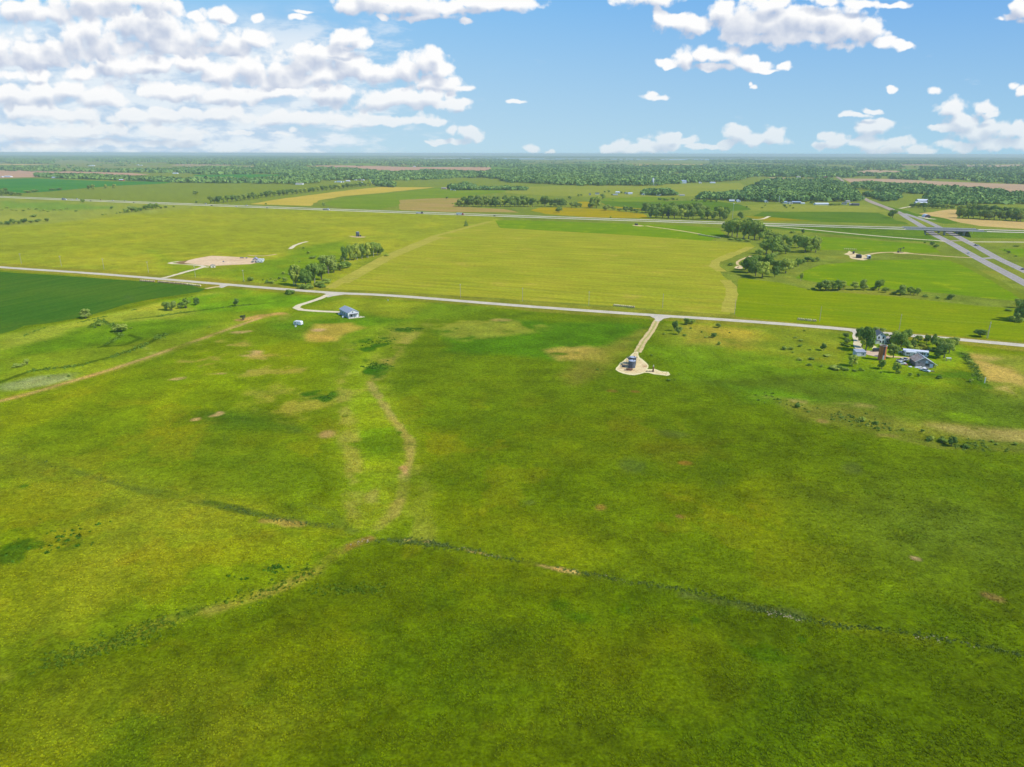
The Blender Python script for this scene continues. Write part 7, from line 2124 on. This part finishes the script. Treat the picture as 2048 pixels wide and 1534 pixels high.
def stock_tank(px, py, r, h, label, cat='storage tank', top=M_tanktop, mat=M_tank, rail=True, group=None):
    t_ = empty('storage_tank', P(px, py)); tag(t_, label, cat, group)
    q = MB(); q.cyl((0, 0, 0), (0, 0, h), r, r, 28); q.build('shell', mat, t_)
    q = MB()
    for z in (.06, h * .33, h * .66, h - .06): q.cyl((0, 0, z - .05), (0, 0, z + .05), r + .05, r + .05, 28)
    q.build('hoop', mat, t_)
    MB().cyl((0, 0, h + .01), (0, 0, h + .42), r + .06, .25, 28).build('lid', top, t_)
    MB().cyl((r * .4, -r * .3, h + .2), (r * .4, -r * .3, h + .7), .22, n=10).build('hatch', M_steel, t_)
    return t_


stock_tank(1263.6, 735.0, 1.9, 3.9, 'grey steel storage tank in front at the lease pad', group='tanks on the lease pad')
stock_tank(1264.6, 727.6, 1.9, 3.9, 'grey steel storage tank standing behind the other on the lease pad', group='tanks on the lease pad')
cw = empty('catwalk', P(1257.2, 731.2), .1); tag(cw, 'dark steel catwalk and stair beside the two lease tanks', 'catwalk')
MB().box(-.5, .5, -3.2, 3.2, 3.85, 3.95).build('deck', M_steel, cw)
for y in (-3.0, 0, 3.0):
    for x in (-.45, .45): MB().bar((x, y, 0), (x, y, 4.9), .1).build('post', M_steel, cw)
for x in (-.45, .45):
    MB().bar((x, -3.2, 4.9), (x, 3.2, 4.9), .08).build('handrail', M_steel, cw)
st_ = MB()
for k in range(12): st_.box(-.45, .45, -3.3 - .3 * (12 - k), -3.05 - .3 * (12 - k), .25 + .3 * k, .31 + .3 * k)
st_.bar((-.45, -6.9, .1), (-.45, -3.2, 3.9), .1).bar((.45, -6.9, .1), (.45, -3.2, 3.9), .1); st_.build('stair', M_steel, cw)
c2 = empty('catwalk', P(1270.6, 731.2), .1); tag(c2, 'dark ladder frame on the right of the lease tanks', 'ladder')
for x in (-.3, .3): MB().bar((x, 0, 0), (x, 0, 5.0), .12).build('rail', M_steel, c2)
for k in range(12): MB().bar((-.3, 0, .4 + .38 * k), (.3, 0, .4 + .38 * k), .05).build('rung', M_steel, c2)
MB().bar((-.6, -1.6, 4.7), (-.6, 1.6, 4.7), .1).bar((.6, -1.6, 4.7), (.6, 1.6, 4.7), .1).build('guard', M_steel, c2)
mf = empty('pipe_manifold', P(1253.0, 734.4), .1); tag(mf, 'white and black pipe manifold left of the lease tanks', 'pipework')
for k, x in enumerate((-1.0, -.3, .4, 1.1)):
    MB().cyl((x, 0, 0), (x, 0, 1.5 + .4 * (k % 2)), .12, n=8).build('riser', M_wht, mf)
    MB().cyl((x, -.2, 1.0), (x, .2, 1.0), .26, n=10).build('valve', M_steel, mf)
MB().cyl((-1.6, 0, 1.1), (1.9, 0, 1.1), .13, n=8).build('header', M_wht, mf)
MB().box(-2.3, -1.2, -.6, .5, 0, 1.2).build('pump', M_steel, mf)
sv = empty('separator', P(1258.4, 741.6), -.12); tag(sv, 'horizontal dark separator vessel lying in front of the lease tanks', 'vessel')
q = MB(); q.cyl((-1.5, 0, .9), (1.5, 0, .9), .5, n=14); q.cyl((1.5, 0, .9), (1.8, 0, .9), .5, .15, 14); q.cyl((-1.5, 0, .9), (-1.8, 0, .9), .5, .15, 14); q.build('vessel', M_rusty, sv, True)
for x in (-1, 1): MB().box(x - .12, x + .12, -.4, .4, 0, .5).build('saddle', M_steel, sv)
MB().cyl((-2.6, .2, .5), (-1.8, 0, .6), .2, n=8).build('inlet', paint('pink_pipe', (.62, .38, .34)), sv)
MB().cyl((.4, 0, 1.35), (.4, 0, 1.9), .12, n=8).build('nozzle', M_steel, sv)
ht = empty('heater_treater', P(1306.2, 743.4)); tag(ht, 'tall dark vertical heater vessel with white cap beside the lease pad', 'vessel')
MB().cyl((0, 0, .1), (0, 0, 3.0), .38, n=16).build('shell', M_rusty, ht, True); MB().cyl((0, 0, 3.0), (0, 0, 3.3), .38, .12, 16).build('cap', M_wht, ht, True)
MB().cyl((.1, 0, 3.2), (.1, 0, 3.8), .12, n=8).build('stack', M_wht, ht); MB().cyl((-.9, 0, .5), (-.3, 0, .5), .12, n=8).build('burner', M_steel, ht)
MB().box(-.6, .6, -.6, .6, 0, .12).build('skid', M_steel, ht)
wh = empty('flow_line', P(1300.5, 743.6), .03); tag(wh, 'low dark flow line with valves between pad and heater vessel', 'pipework')
MB().cyl((-2.6, 0, .25), (1.5, 0, .25), .1, n=8).build('pipe', M_steel, wh)
for x in (-1.8, -.2, 1.0): MB().cyl((x, 0, .1), (x, 0, .7), .16, n=8).build('valve', M_steel, wh)
# far lease
stock_tank(1716.4, 515.6, 2.6, 3.6, 'dark storage tank in the middle of the far sandy pad', mat=M_steel, top=M_steel)
stock_tank(1720.0, 516.4, 1.6, 3.0, 'smaller dark storage tank right of the big one on the far sandy pad', mat=M_steel, top=M_steel)
stock_tank(1706.8, 507.6, 1.1, 2.6, 'small dark upright vessel at the back of the far sandy pad', mat=M_steel, top=M_steel)
bx = empty('site_trailer', P(1737.2, 517.8), 1.35); tag(bx, 'pale grey box trailer at the right edge of the far sandy pad', 'trailer')
MB().box(-3.2, 3.2, -1.4, 1.4, .7, 3.8).build('body', M_offw, bx)
for x in (-1.6, 1.6):
    for y in (-1.3, 1.3): MB().cyl((x, y - .12, .4), (x, y + .12, .4), .4, n=10).build('wheel', M_steel, bx)
MB().box(-3.26, -3.15, -1.2, 1.2, .9, 3.5).build('door', M_steel, bx)


def pump_jack(px, py, rz, s, label):
    r = empty('pump_jack', P(px, py), rz); r.scale = (s, s, s); tag(r, label, 'pump jack')
    MB().box(-3.4, 3.6, -.6, .6, 0, .35).build('skid', M_steel, r)
    for x in (-.9, .9):
        for y in (-.7, .7): MB().bar((x, y, .3), (x * .12, y * .2, 4.6), .18).build('samson_post', M_steel, r)
    MB().bar((-2.9, 0, 4.2), (3.4, 0, 5.5), .42, .5).build('walking_beam', M_steel, r)
    q = MB(); q.prism([(3.2, 4.3), (3.7, 4.6), (3.95, 5.4), (3.8, 6.3), (3.3, 6.6), (3.2, 5.5)], -.25, .25); q.build('horse_head', M_steel, r)
    MB().cyl((3.8, 0, .4), (3.8, 0, 5.0), .05, n=6).build('polished_rod', M_steel, r)
    q = MB()
    for y in (-.5, .5): q.bar((-2.8, y, 4.1), (-2.3, y, 1.5), .14)
    q.build('pitman_arm', M_steel, r)
    q = MB()
    for y in (-.62, .62): q.prism([(-3.4, .8), (-2.2, .7), (-1.7, 1.5), (-2.3, 2.2), (-3.2, 1.9)], y - .12, y + .12)
    q.build('counterweight', M_steel, r)
    MB().box(-2.9, -1.7, -.45, .45, .35, 1.3).build('gearbox', M_rusty, r)
    return r


pump_jack(1800.2, 505.4, .1, 1.05, 'black pump jack with raised head on the sandy pad in the meadow')
stock_tank(715.6, 472.9, 2.4, 6.2, 'lone grey tank on the thin sandy strip of the far pasture', mat=M_tank)
for (px, py, r_, h_, lab) in ((717.8, 473.2, 1.0, 2.6, 'dark vessel at the foot of the lone grey tank'), (721.4, 473.2, .9, 1.9, 'small dark valve drum right of the lone grey tank'), (1271.0, 450.2, 1.3, 2.4, 'left of two dark drums beside the interstate'), (1274.2, 450.4, 1.4, 2.3, 'right of two dark drums beside the interstate')):
    stock_tank(px, py, r_, h_, lab, 'drum', M_steel, M_steel)
pj = empty('wellhead', P(1477.6, 535.4), .4); tag(pj, 'small rusty wellhead on the sandy patch beside the grove', 'wellhead')
MB().cyl((0, 0, 0), (0, 0, 1.6), .25, n=10).build('casing', M_rusty, pj); MB().cyl((-.6, 0, .9), (.6, 0, .9), .14, n=8).build('valve', M_rusty, pj); MB().box(-1.8, -.9, -.4, .4, 0, .9).build('engine', M_rusty, pj)

# ------------------------------------------------------------------ power poles
M_wood = weathered('pole_wood', (.42, .38, .33), .2, 3)
pole_mesh = MB().cyl((0, 0, -.1), (0, 0, 11), .17, .11, 9).build('pole', M_wood); pole_me = pole_mesh.data; bpy.data.objects.remove(pole_mesh)
arm_o = MB().box(-1.25, 1.25, -.07, .07, 9.9, 10.05).build('crossarm', M_wood); arm_me = arm_o.data; bpy.data.objects.remove(arm_o)
ins_o = MB().cyl((0, 0, 0), (0, 0, .28), .06, .045, 8).build('insulator', M_wht); ins_me = ins_o.data; bpy.data.objects.remove(ins_o)
wire_ang = ra
POLES = [(43, 527.5, 'utility pole nearest the left frame edge along the gravel road'), (123, 532.5, 'second utility pole from the left along the gravel road'), (208, 538.5, 'third utility pole from the left, above the crop field'), (297, 545, 'fourth utility pole from the left, before the pad lane'), (391, 554.5, 'utility pole beside the lane to the dirt pad'), (488, 563.5, 'utility pole with bushes at its foot west of the grove'), (588.5, 570.5, 'pale utility pole before the tall cottonwood trunk'), (921, 594.5, 'utility pole on the hay field verge, left of the other three'), (1045, 602.8, 'utility pole on the hay field verge, left of the hay bale row'), (1177.5, 610.5, 'utility pole on the verge left of the bale row'), (1325, 615.8, 'utility pole on the hay field verge above the lease lane'), (1469, 628, 'utility pole at the hay field corner'), (1639, 643, 'utility pole on the meadow verge right of the bale row'), (1798, 660.5, 'tall utility pole behind the farmhouse trees'), (1975, 677, 'stout utility pole beside the lone verge tree')]
ptops = []
for k, (px, py, lab) in enumerate(POLES):
    p = P(px, py); r = empty('utility_pole', p, wire_ang + math.pi / 2)
    tag(r, lab, 'utility pole', 'power poles along the gravel road')
    mobj('pole', pole_me, r); ca = mobj('crossarm', arm_me, r)
    for x in (-1.1, -.35, 1.1): i_ = mobj('insulator', ins_me, ca, (x, 0, 10.05))
    if k == len(POLES) - 1:
        MB().cyl((.35, 0, 7.2), (.35, 0, 8.3), .3, n=10).build('transformer', M_grayw, r)
        MB().cyl((.9, .4, -.1), (.3, .1, 9), .12, .1, 8).build('brace_pole', M_wood, r)
    ptops.append((p, r))
M_wire = weathered('wire', (.30, .30, .30), .1, 1)
for i in range(len(ptops) - 1):
    (a, r0), (b, r1) = ptops[i], ptops[i + 1]
    d = (b - a); nx = Vector((-d.y, d.x, 0)).normalized()
    mb = MB()
    for off in (-1.1, 1.1):
        prev = None
        for j in range(9):
            t_ = j / 8; q = a.lerp(b, t_) + nx * off + Vector((0, 0, 10.32 - 4 * 1.3 * t_ * (1 - t_)))
            if prev is not None: mb.bar(prev, q, .012)
            prev = q
    if d.length < 260:
        o_ = mb.build('power_line', M_wire); tag(o_, 'pair of thin power lines spanning between the %s and %s roadside poles' % (ordinal(i), ordinal(i + 1)), 'power line', 'power lines along the gravel road')
lm = empty('light_mast', P(1464.6, 437.5)); tag(lm, 'thin tall light mast rising above the big interstate grove', 'mast')
MB().cyl((0, 0, 0), (0, 0, 26), .35, .18, 8).build('pole', paint('mast_grey', (.55, .56, .56)), lm); MB().cyl((0, 0, 25.6), (0, 0, 26.4), 1.4, 1.4, 10).build('lamp_ring', M_offw, lm)
lm = empty('light_mast', P(1943, 474)); tag(lm, 'thin pale light mast at the right end of the overpass', 'mast')
MB().cyl((0, 0, 0), (0, 0, 10), .16, .09, 8).build('pole', paint('mast_grey', (.55, .56, .56)), lm); MB().bar((0, 0, 9.9), (-2, 0, 10.2), .1).build('lamp_arm', M_offw, lm)
for (x, y, h_, lab) in ((1558, 404.5, 14, 'thin white mast at the edge of the middle woods'),):
    o_ = empty('light_mast', P(x, y)); tag(o_, lab, 'mast'); MB().cyl((0, 0, 0), (0, 0, h_), .5, .4, 8).build('pole', M_wht, o_); MB().cyl((0, 0, h_), (0, 0, h_ + 1), .9, .5, 8).build('lamp_head', M_wht, o_)
sg = empty('road_sign', P(776, 603.5), ra); tag(sg, 'small white sign on a post below the gravel road', 'sign')
MB().box(-.05, .05, -.05, .05, 0, 1.3).build('post', M_wood, sg); MB().box(-.6, .6, -.09, -.05, 1.0, 1.9).build('board', M_wht, sg)

# ------------------------------------------------------------------ round hay bales
def bale_mesh(mat):
    mb = MB(); n_ = 20; r_ = .78; h_ = .62
    prof = [(0.0, -h_), (.45, -h_ * 1.0), (.70, -h_ * .97), (r_, -h_ * .82), (r_ * 1.01, 0), (r_, h_ * .82), (.70, h_ * .97), (.45, h_), (0.0, h_)]
    for (rr_, x) in prof:
        for k in range(n_):
            a_ = 2 * math.pi * k / n_; mb.v.append((x, rr_ * math.cos(a_), r_ + rr_ * math.sin(a_)))
    for i in range(len(prof) - 1):
        for k in range(n_): mb.f.append((i * n_ + k, i * n_ + (k + 1) % n_, (i + 1) * n_ + (k + 1) % n_, (i + 1) * n_ + k))
    o_ = mb.build('hay_bale', mat, None, False); me = o_.data; bpy.data.objects.remove(o_)
    return me


def bale_mat(name, c1, c2):
    m_ = bpy.data.materials.new(name); t_ = NT(m_); v_ = t_.obj_vec()
    n1_ = t_.noise(t_.mapping(v_, (1.2, 9, 9)), 2.0, 4, .6); oi = t_.n('ShaderNodeObjectInfo')
    c_ = t_.mix(t_.mapr(n1_, .3, .7), c1, c2)
    c_ = t_.mix(1.0, c_, t_.mapr(oi.outputs['Random'], 0, 1, .8, 1.15), 'MULTIPLY')
    t_.out(c_, .95, .05, normal=t_.bump(n1_, .6, .08))
    return m_


B_tan = bale_mesh(bale_mat('hay_tan', (.52, .36, .20), (.66, .48, .28)))
B_pale = bale_mesh(bale_mat('hay_pale', (.62, .50, .22), (.78, .66, .36)))
B_green = bale_mesh(bale_mat('hay_green', (.46, .48, .20), (.60, .60, .30)))


def bale_row(a, b, pitch, me, place, group, axis_along=False, n=None, jit=.06):
    A_ = P(*a); B_ = P(*b); d = B_ - A_; n = n or max(2, int(d.length / pitch))
    an_ = math.atan2(d.y, d.x)
    for i in range(n):
        p = A_.lerp(B_, i / max(1, n - 1))
        p = p + Vector((rng.uniform(-jit, jit), rng.uniform(-jit, jit), 0))
        o_ = mobj('hay_bale', me, None, p, an_ + (0 if axis_along else math.pi / 2) + rng.uniform(-.06, .06))
        tag(o_, 'round hay bale, %s from the left %s' % (ordinal(i), place), 'hay bale', group)
    return n


nb = bale_row((281.5, 562.6), (307.6, 564.2), 1.72, B_tan, 'in the left row along the crop field', 'round bales in the left crop field row')
nb += bale_row((317.6, 564.8), (371.6, 569.4), 1.72, B_tan, 'in the middle row along the crop field', 'round bales in the middle crop field row')
nb += bale_row((375.0, 569.8), (400.4, 573.0), 1.72, B_pale, 'in the right row along the crop field', 'round bales in the right crop field row')
nb += bale_row((1228.6, 612.0), (1267.4, 616.0), 1.75, B_pale, 'in the row at the hay field foot', 'round bales at the hay field foot', n=10)
nb += bale_row((1397.0, 469.8), (1439.6, 476.6), 1.5, B_green, 'in the tight row at the hay field top', 'round bales at the hay field top', True)
nb += bale_row((1597.0, 640.0), (1631.0, 643.4), 1.75, B_pale, 'in the loose row on the meadow verge', 'round bales on the meadow verge', n=8, jit=.25)
nb += bale_row((1689.0, 499.0), (1712.0, 500.2), 1.6, B_pale, 'in the white row behind the far tank lease', 'white bales behind the far tank lease', True)
print('bales', nb)

# ------------------------------------------------------------------ overpass: two parallel decks
M_deck = gravel('bridge_deck', (186, 178, 168), (200, 192, 182), .1)
M_cbridge = weathered('bridge_concrete', (.56, .54, .50), .15, .8, .85, .2, 0, .2)
M_girder = weathered('bridge_girder', (.10, .10, .11), .2, 1, .6)
for (lnn, nm, lab) in ((near_c, 'near', 'long grey highway bridge on round piers, the nearer of the pair'), (far_c, 'far', 'long grey highway bridge behind the nearer one')):
    seg = lnn[max(0, G0 - 1):G1 + 2]
    a, b = seg[0], seg[-1]
    br = empty('overpass_bridge', a, math.atan2((b - a).y, (b - a).x)); tag(br, lab, 'bridge', 'bridges of the interstate')
    Lb = (b - a).length; z = min(a.z, b.z) - a.z
    zd = .14
    MB().box(-1.5, Lb + 1.5, -6.4, 6.4, zd - .36, zd).build('deck', M_deck, br)
    gz = MB()
    for y in (-5, -2.5, 0, 2.5, 5): gz.box(-.5, Lb + .5, y - .25, y + .25, zd - 1.45, zd - .37)
    gz.build('girder', M_girder, br)
    for y in (-6.25, 6.25):
        MB().box(-1.5, Lb + 1.5, y - .14, y + .14, zd + .01, zd + .85).build('parapet', M_cbridge, br)
    npier = 3
    for k in range(npier):
        x = Lb * (k + 1) / (npier + 1)
        cap = MB().box(x - .6, x + .6, -5.8, 5.8, zd - 2.3, zd - 1.46).build('pier_cap', M_cbridge, br)
        for y in (-4, 0, 4): MB().cyl((x, y, -a.z), (x, y, zd - 2.31), .5, n=14).build('pier_column', M_cbridge, br)
    for x0, s_ in ((0, -1), (Lb, 1)):
        q = MB(); hh = a.z
        q.prism([(x0 + s_ * .6, zd - 1.5), (x0 - s_ * .4, zd - 1.5), (x0 - s_ * 9.5, -hh + .02), (x0 + s_ * .6, -hh + .02)], -6.6, 6.6)
        q.build('abutment', M_cbridge, br)

# ------------------------------------------------------------------ vehicles
M_tyre = weathered('tyre', (.02, .02, .02), .2, 4, .9)
M_rimm = weathered('wheel_rim', (.45, .45, .46), .1, 4, .35, .5, .8)
M_lamp = weathered('headlight', (.80, .80, .74), .05, 4, .15, .6)
M_tail = weathered('tail_light', (.40, .02, .02), .05, 4, .3, .5)


def car_paint(name, col):
    if name in MATS: return MATS[name]
    m_ = bpy.data.materials.new(name); t_ = NT(m_); b_ = t_.out(col, .3, .5); b_.inputs['Coat Weight'].default_value = .5
    MATS[name] = m_
    return m_


def wheel(parent, x, y, r=.34, w=.22):
    t_ = MB().cyl((x, y - w / 2, r), (x, y + w / 2, r), r, n=16).build('wheel', M_tyre, parent)
    MB().cyl((x, y - w / 2 - .01, r), (x, y + w / 2 + .01, r), r * .55, n=12).build('rim', M_rimm, t_)


def car(loc, rz, col, label, kind='sedan', group=None):
    """4.7 m long, nose towards +x"""
    r = empty({'pickup': 'pickup_truck', 'van': 'van'}.get(kind, 'car'), loc, rz)
    tag(r, label, {'pickup': 'pickup truck', 'van': 'van'}.get(kind, 'car'), group)
    W_ = .92
    if kind == 'sedan':
        body = [(-2.3, .3), (2.3, .3), (2.35, .62), (2.2, .80), (1.15, .92), (-1.55, .98), (-2.3, .92), (-2.36, .6)]
        glass = [(1.12, .92), (.35, 1.40), (-1.0, 1.42), (-1.75, .97)]
        top = [(.42, 1.40), (-1.02, 1.42), (-1.1, 1.46), (.36, 1.46)]
    elif kind == 'pickup':
        body = [(-2.8, .45), (2.7, .45), (2.75, .85), (2.6, 1.10), (1.35, 1.18), (-.55, 1.18), (-.56, 1.12), (-2.8, 1.12)]
        glass = [(1.3, 1.18), (.75, 1.75), (-.35, 1.78), (-.6, 1.18)]
        top = [(.8, 1.75), (-.38, 1.78), (-.4, 1.84), (.74, 1.84)]
    else:
        body = [(-2.6, .35), (2.5, .35), (2.55, .8), (2.3, 1.05), (1.7, 1.15), (1.0, 1.2), (-2.6, 1.2)]
        glass = [(1.65, 1.15), (.95, 1.95), (-2.4, 2.0), (-2.58, 1.2)]
        top = [(1.0, 1.95), (-2.42, 2.0), (-2.42, 2.1), (.9, 2.1)]
    MB().prism(body, -W_, W_).build('body', col, r)
    cab = MB().prism(glass, -W_ + .12, W_ - .12).build('windscreen', M_glass, r)
    MB().prism(top, -W_ + .14, W_ - .14).build('roof', col, r)
    for x in ((-1.45, 1.45) if kind == 'sedan' else (-1.75, 1.75)):
        for y in (-W_ + .08, W_ - .08): wheel(r, x, y, .33 if kind == 'sedan' else .4)
    fx = max(p[0] for p in body) - .03; bx_ = min(p[0] for p in body) + .03
    for y in (-.62, .62):
        MB().box(fx - .02, fx + .05, y - .16, y + .16, .62, .78).build('headlight', M_lamp, r)
        MB().box(bx_ - .05, bx_ + .02, y - .16, y + .16, .66, .84).build('tail_light', M_tail, r)
    if kind == 'pickup': MB().box(-2.7, -.7, -W_ + .12, W_ - .12, 1.125, 1.14).build('bed', M_steel, r)
    return r


def semi(loc, rz, cab_col, box_col, label, kind='box'):
    r = empty('semi_truck', loc, rz); tag(r, label, 'truck')
    MB().prism([(3.2, .6), (6.9, .6), (6.9, 1.9), (5.4, 2.1), (5.0, 3.5), (3.4, 3.8), (3.2, 3.8)], -1.2, 1.2).build('cab', cab_col, r)
    MB().prism([(5.42, 2.15), (5.08, 3.3), (5.02, 3.3), (5.36, 2.15)], -1.05, 1.05).build('windscreen', M_glass, r)
    if kind == 'box':
        MB().box(-8.6, 2.9, -1.28, 1.28, 1.15, 4.0).build('trailer', box_col, r)
    else:
        MB().box(-8.6, 2.9, -1.28, 1.28, 1.15, 1.45).build('trailer', M_steel, r)
        MB().box(-8.0, 2.2, -1.1, 1.1, 1.46, 2.5).build('load', box_col, r)
    MB().box(-8.4, 6.6, -.45, .45, .75, 1.1).build('chassis', M_steel, r)
    for x in (-7.6, -6.4, 2.4, 3.5, 6.1):
        for y in (-1.05, 1.05): wheel(r, x, y, .5, .3)
    for y in (-.85, .85): MB().box(6.88, 6.97, y - .18, y + .18, .95, 1.2).build('headlight', M_lamp, r)
    return r


P_white = car_paint('car_white', (.78, .78, .78)); P_dark = car_paint('car_dark', (.03, .03, .035)); P_blue = car_paint('car_blue', (.06, .08, .14)); P_silver = car_paint('car_silver', (.45, .46, .48))
P_red = car_paint('cab_red', (.45, .03, .02)); P_yel = car_paint('car_yellow', (.60, .48, .06)); P_boxg = paint('box_grey', (.34, .36, .40), var=.06); P_boxw = paint('box_white', (.74, .77, .82), var=.06)


def on_line(line, px, lane_off, z=.13):
    """spot on a carriageway that the photo shows at this bearing, and the bearing of the road there"""
    best = min(range(len(line) - 1), key=lambda i: abs(PX(line[i])[0] - px))
    i = max(0, min(len(line) - 2, best))
    x0 = PX(line[i])[0]; j = i + 1 if px > x0 else max(0, i - 1)
    x1 = PX(line[j])[0]
    t_ = (px - x0) / (x1 - x0) if abs(x1 - x0) > 1e-6 else 0
    p = line[i].lerp(line[j], max(0, min(1, t_)))
    d = line[min(i + 1, len(line) - 1)] - line[max(0, i - 1)]
    a_ = math.atan2(d.y, d.x); nr_ = Vector((-d.y, d.x, 0)).normalized()
    return p + nr_ * lane_off + Vector((0, 0, z)), a_


for (x, ln_, off, cabm, bxm, kd, lab) in ((131, near_c, -2, P_white, P_boxg, 'box', 'grey box semi truck at the far left of the interstate'), (652, near_c, 2, P_white, P_boxg, 'flat', 'white cab truck with low dark load on the interstate'), (841, near_c, -1.5, P_dark, P_boxw, 'flat', 'dark cab truck with low pale load on the interstate'), (922, near_c, -1.5, P_red, P_boxw, 'box', 'red cab truck with white box trailer on the interstate')):
    p, a_ = on_line(ln_, x, off); semi(p, a_, cabm, bxm, lab, kd)
for (x, ln_, off, colm, kd, rev, lab) in ((124, far_c, 2, P_white, 'van', 1, 'white van behind the grey semi truck'), (143, near_c, 2, P_white, 'sedan', 0, 'white car just ahead of the grey semi truck'), (153, far_c, 1, P_white, 'van', 1, 'white van on the far lanes right of the grey semi truck'), (183, near_c, -2, P_dark, 'sedan', 0, 'dark car on the near lanes left of the yellow van'), (200, far_c, 2, P_yel, 'van', 1, 'yellow van on the far lanes of the interstate'), (227, far_c, -2, P_white, 'van', 1, 'white van right of the yellow van'), (248.5, far_c, 1, P_silver, 'sedan', 1, 'silver car on the far lanes above the clump of trees'), (267, near_c, 1, P_dark, 'sedan', 0, 'dark car above the clump of trees'), (410, far_c, 2, P_white, 'van', 1, 'white van left of the hedgerow end'), (425, near_c, -2, P_dark, 'pickup', 0, 'dark pickup before the hedgerow end'), (472, near_c, 1, P_white, 'sedan', 0, 'white car before the long hedgerow'), (492, far_c, 1, P_white, 'van', 1, 'white van before the long hedgerow'), (535, near_c, -1, P_silver, 'sedan', 0, 'silver car below the yellow grain field'), (990, near_c, -2, P_dark, 'sedan', 0, 'small dark car on the interstate above the hay field corner')):
    p, a_ = on_line(ln_, x, off); car(p, a_ + (math.pi if rev else 0), colm, lab, kd, None)
def on_road(px, py, line, z=.13):
    p = P(px, py); i = min(range(len(line)), key=lambda k: (line[k] - p).length)
    d = line[min(i + 1, len(line) - 1)] - line[max(0, i - 1)]
    return p + Vector((0, 0, z)), math.atan2(d.y, d.x)
p, a_ = on_road(1950.6, 491.6, usr); car(p, a_ + math.pi, P_blue, 'dark blue pickup on the right carriageway below the overpass', 'pickup')
p, a_ = on_road(1955.8, 492.4, usr); car(p, a_ + math.pi, P_white, 'white car close behind the dark blue pickup', 'sedan')
p, a_ = on_road(1937, 507.0, usl); car(p, a_, P_white, 'white car alone on the left highway carriageway', 'sedan')
p, a_ = on_road(2045, 539.5, usr); car(p, a_ + math.pi, P_dark, 'dark car at the right frame edge on the highway', 'sedan')
# old vehicles about the farm
car(P(1802.5, 722.6), .25, P_white, 'white old pickup left of the barn, upper of two', 'pickup')
car(P(1802.8, 728.6), -.1, P_white, 'white old car left of the barn, lower of two', 'sedan')
car(P(1809.6, 721.6), .5, P_silver, 'silver old pickup between white pickup and barn', 'pickup')
car(P(1850.5, 742.6), -.95, P_white, 'white junked car in the weeds below the barn', 'sedan')
car(P(1719, 703.4), .05, P_dark, 'black car under the big tree behind the grey shed', 'sedan')
car(P(1754.5, 703.0), .1, P_dark, 'black van shape added for a dark shadow beside the brick silo', 'van')  # dark body added where a shadow lies, built as a van
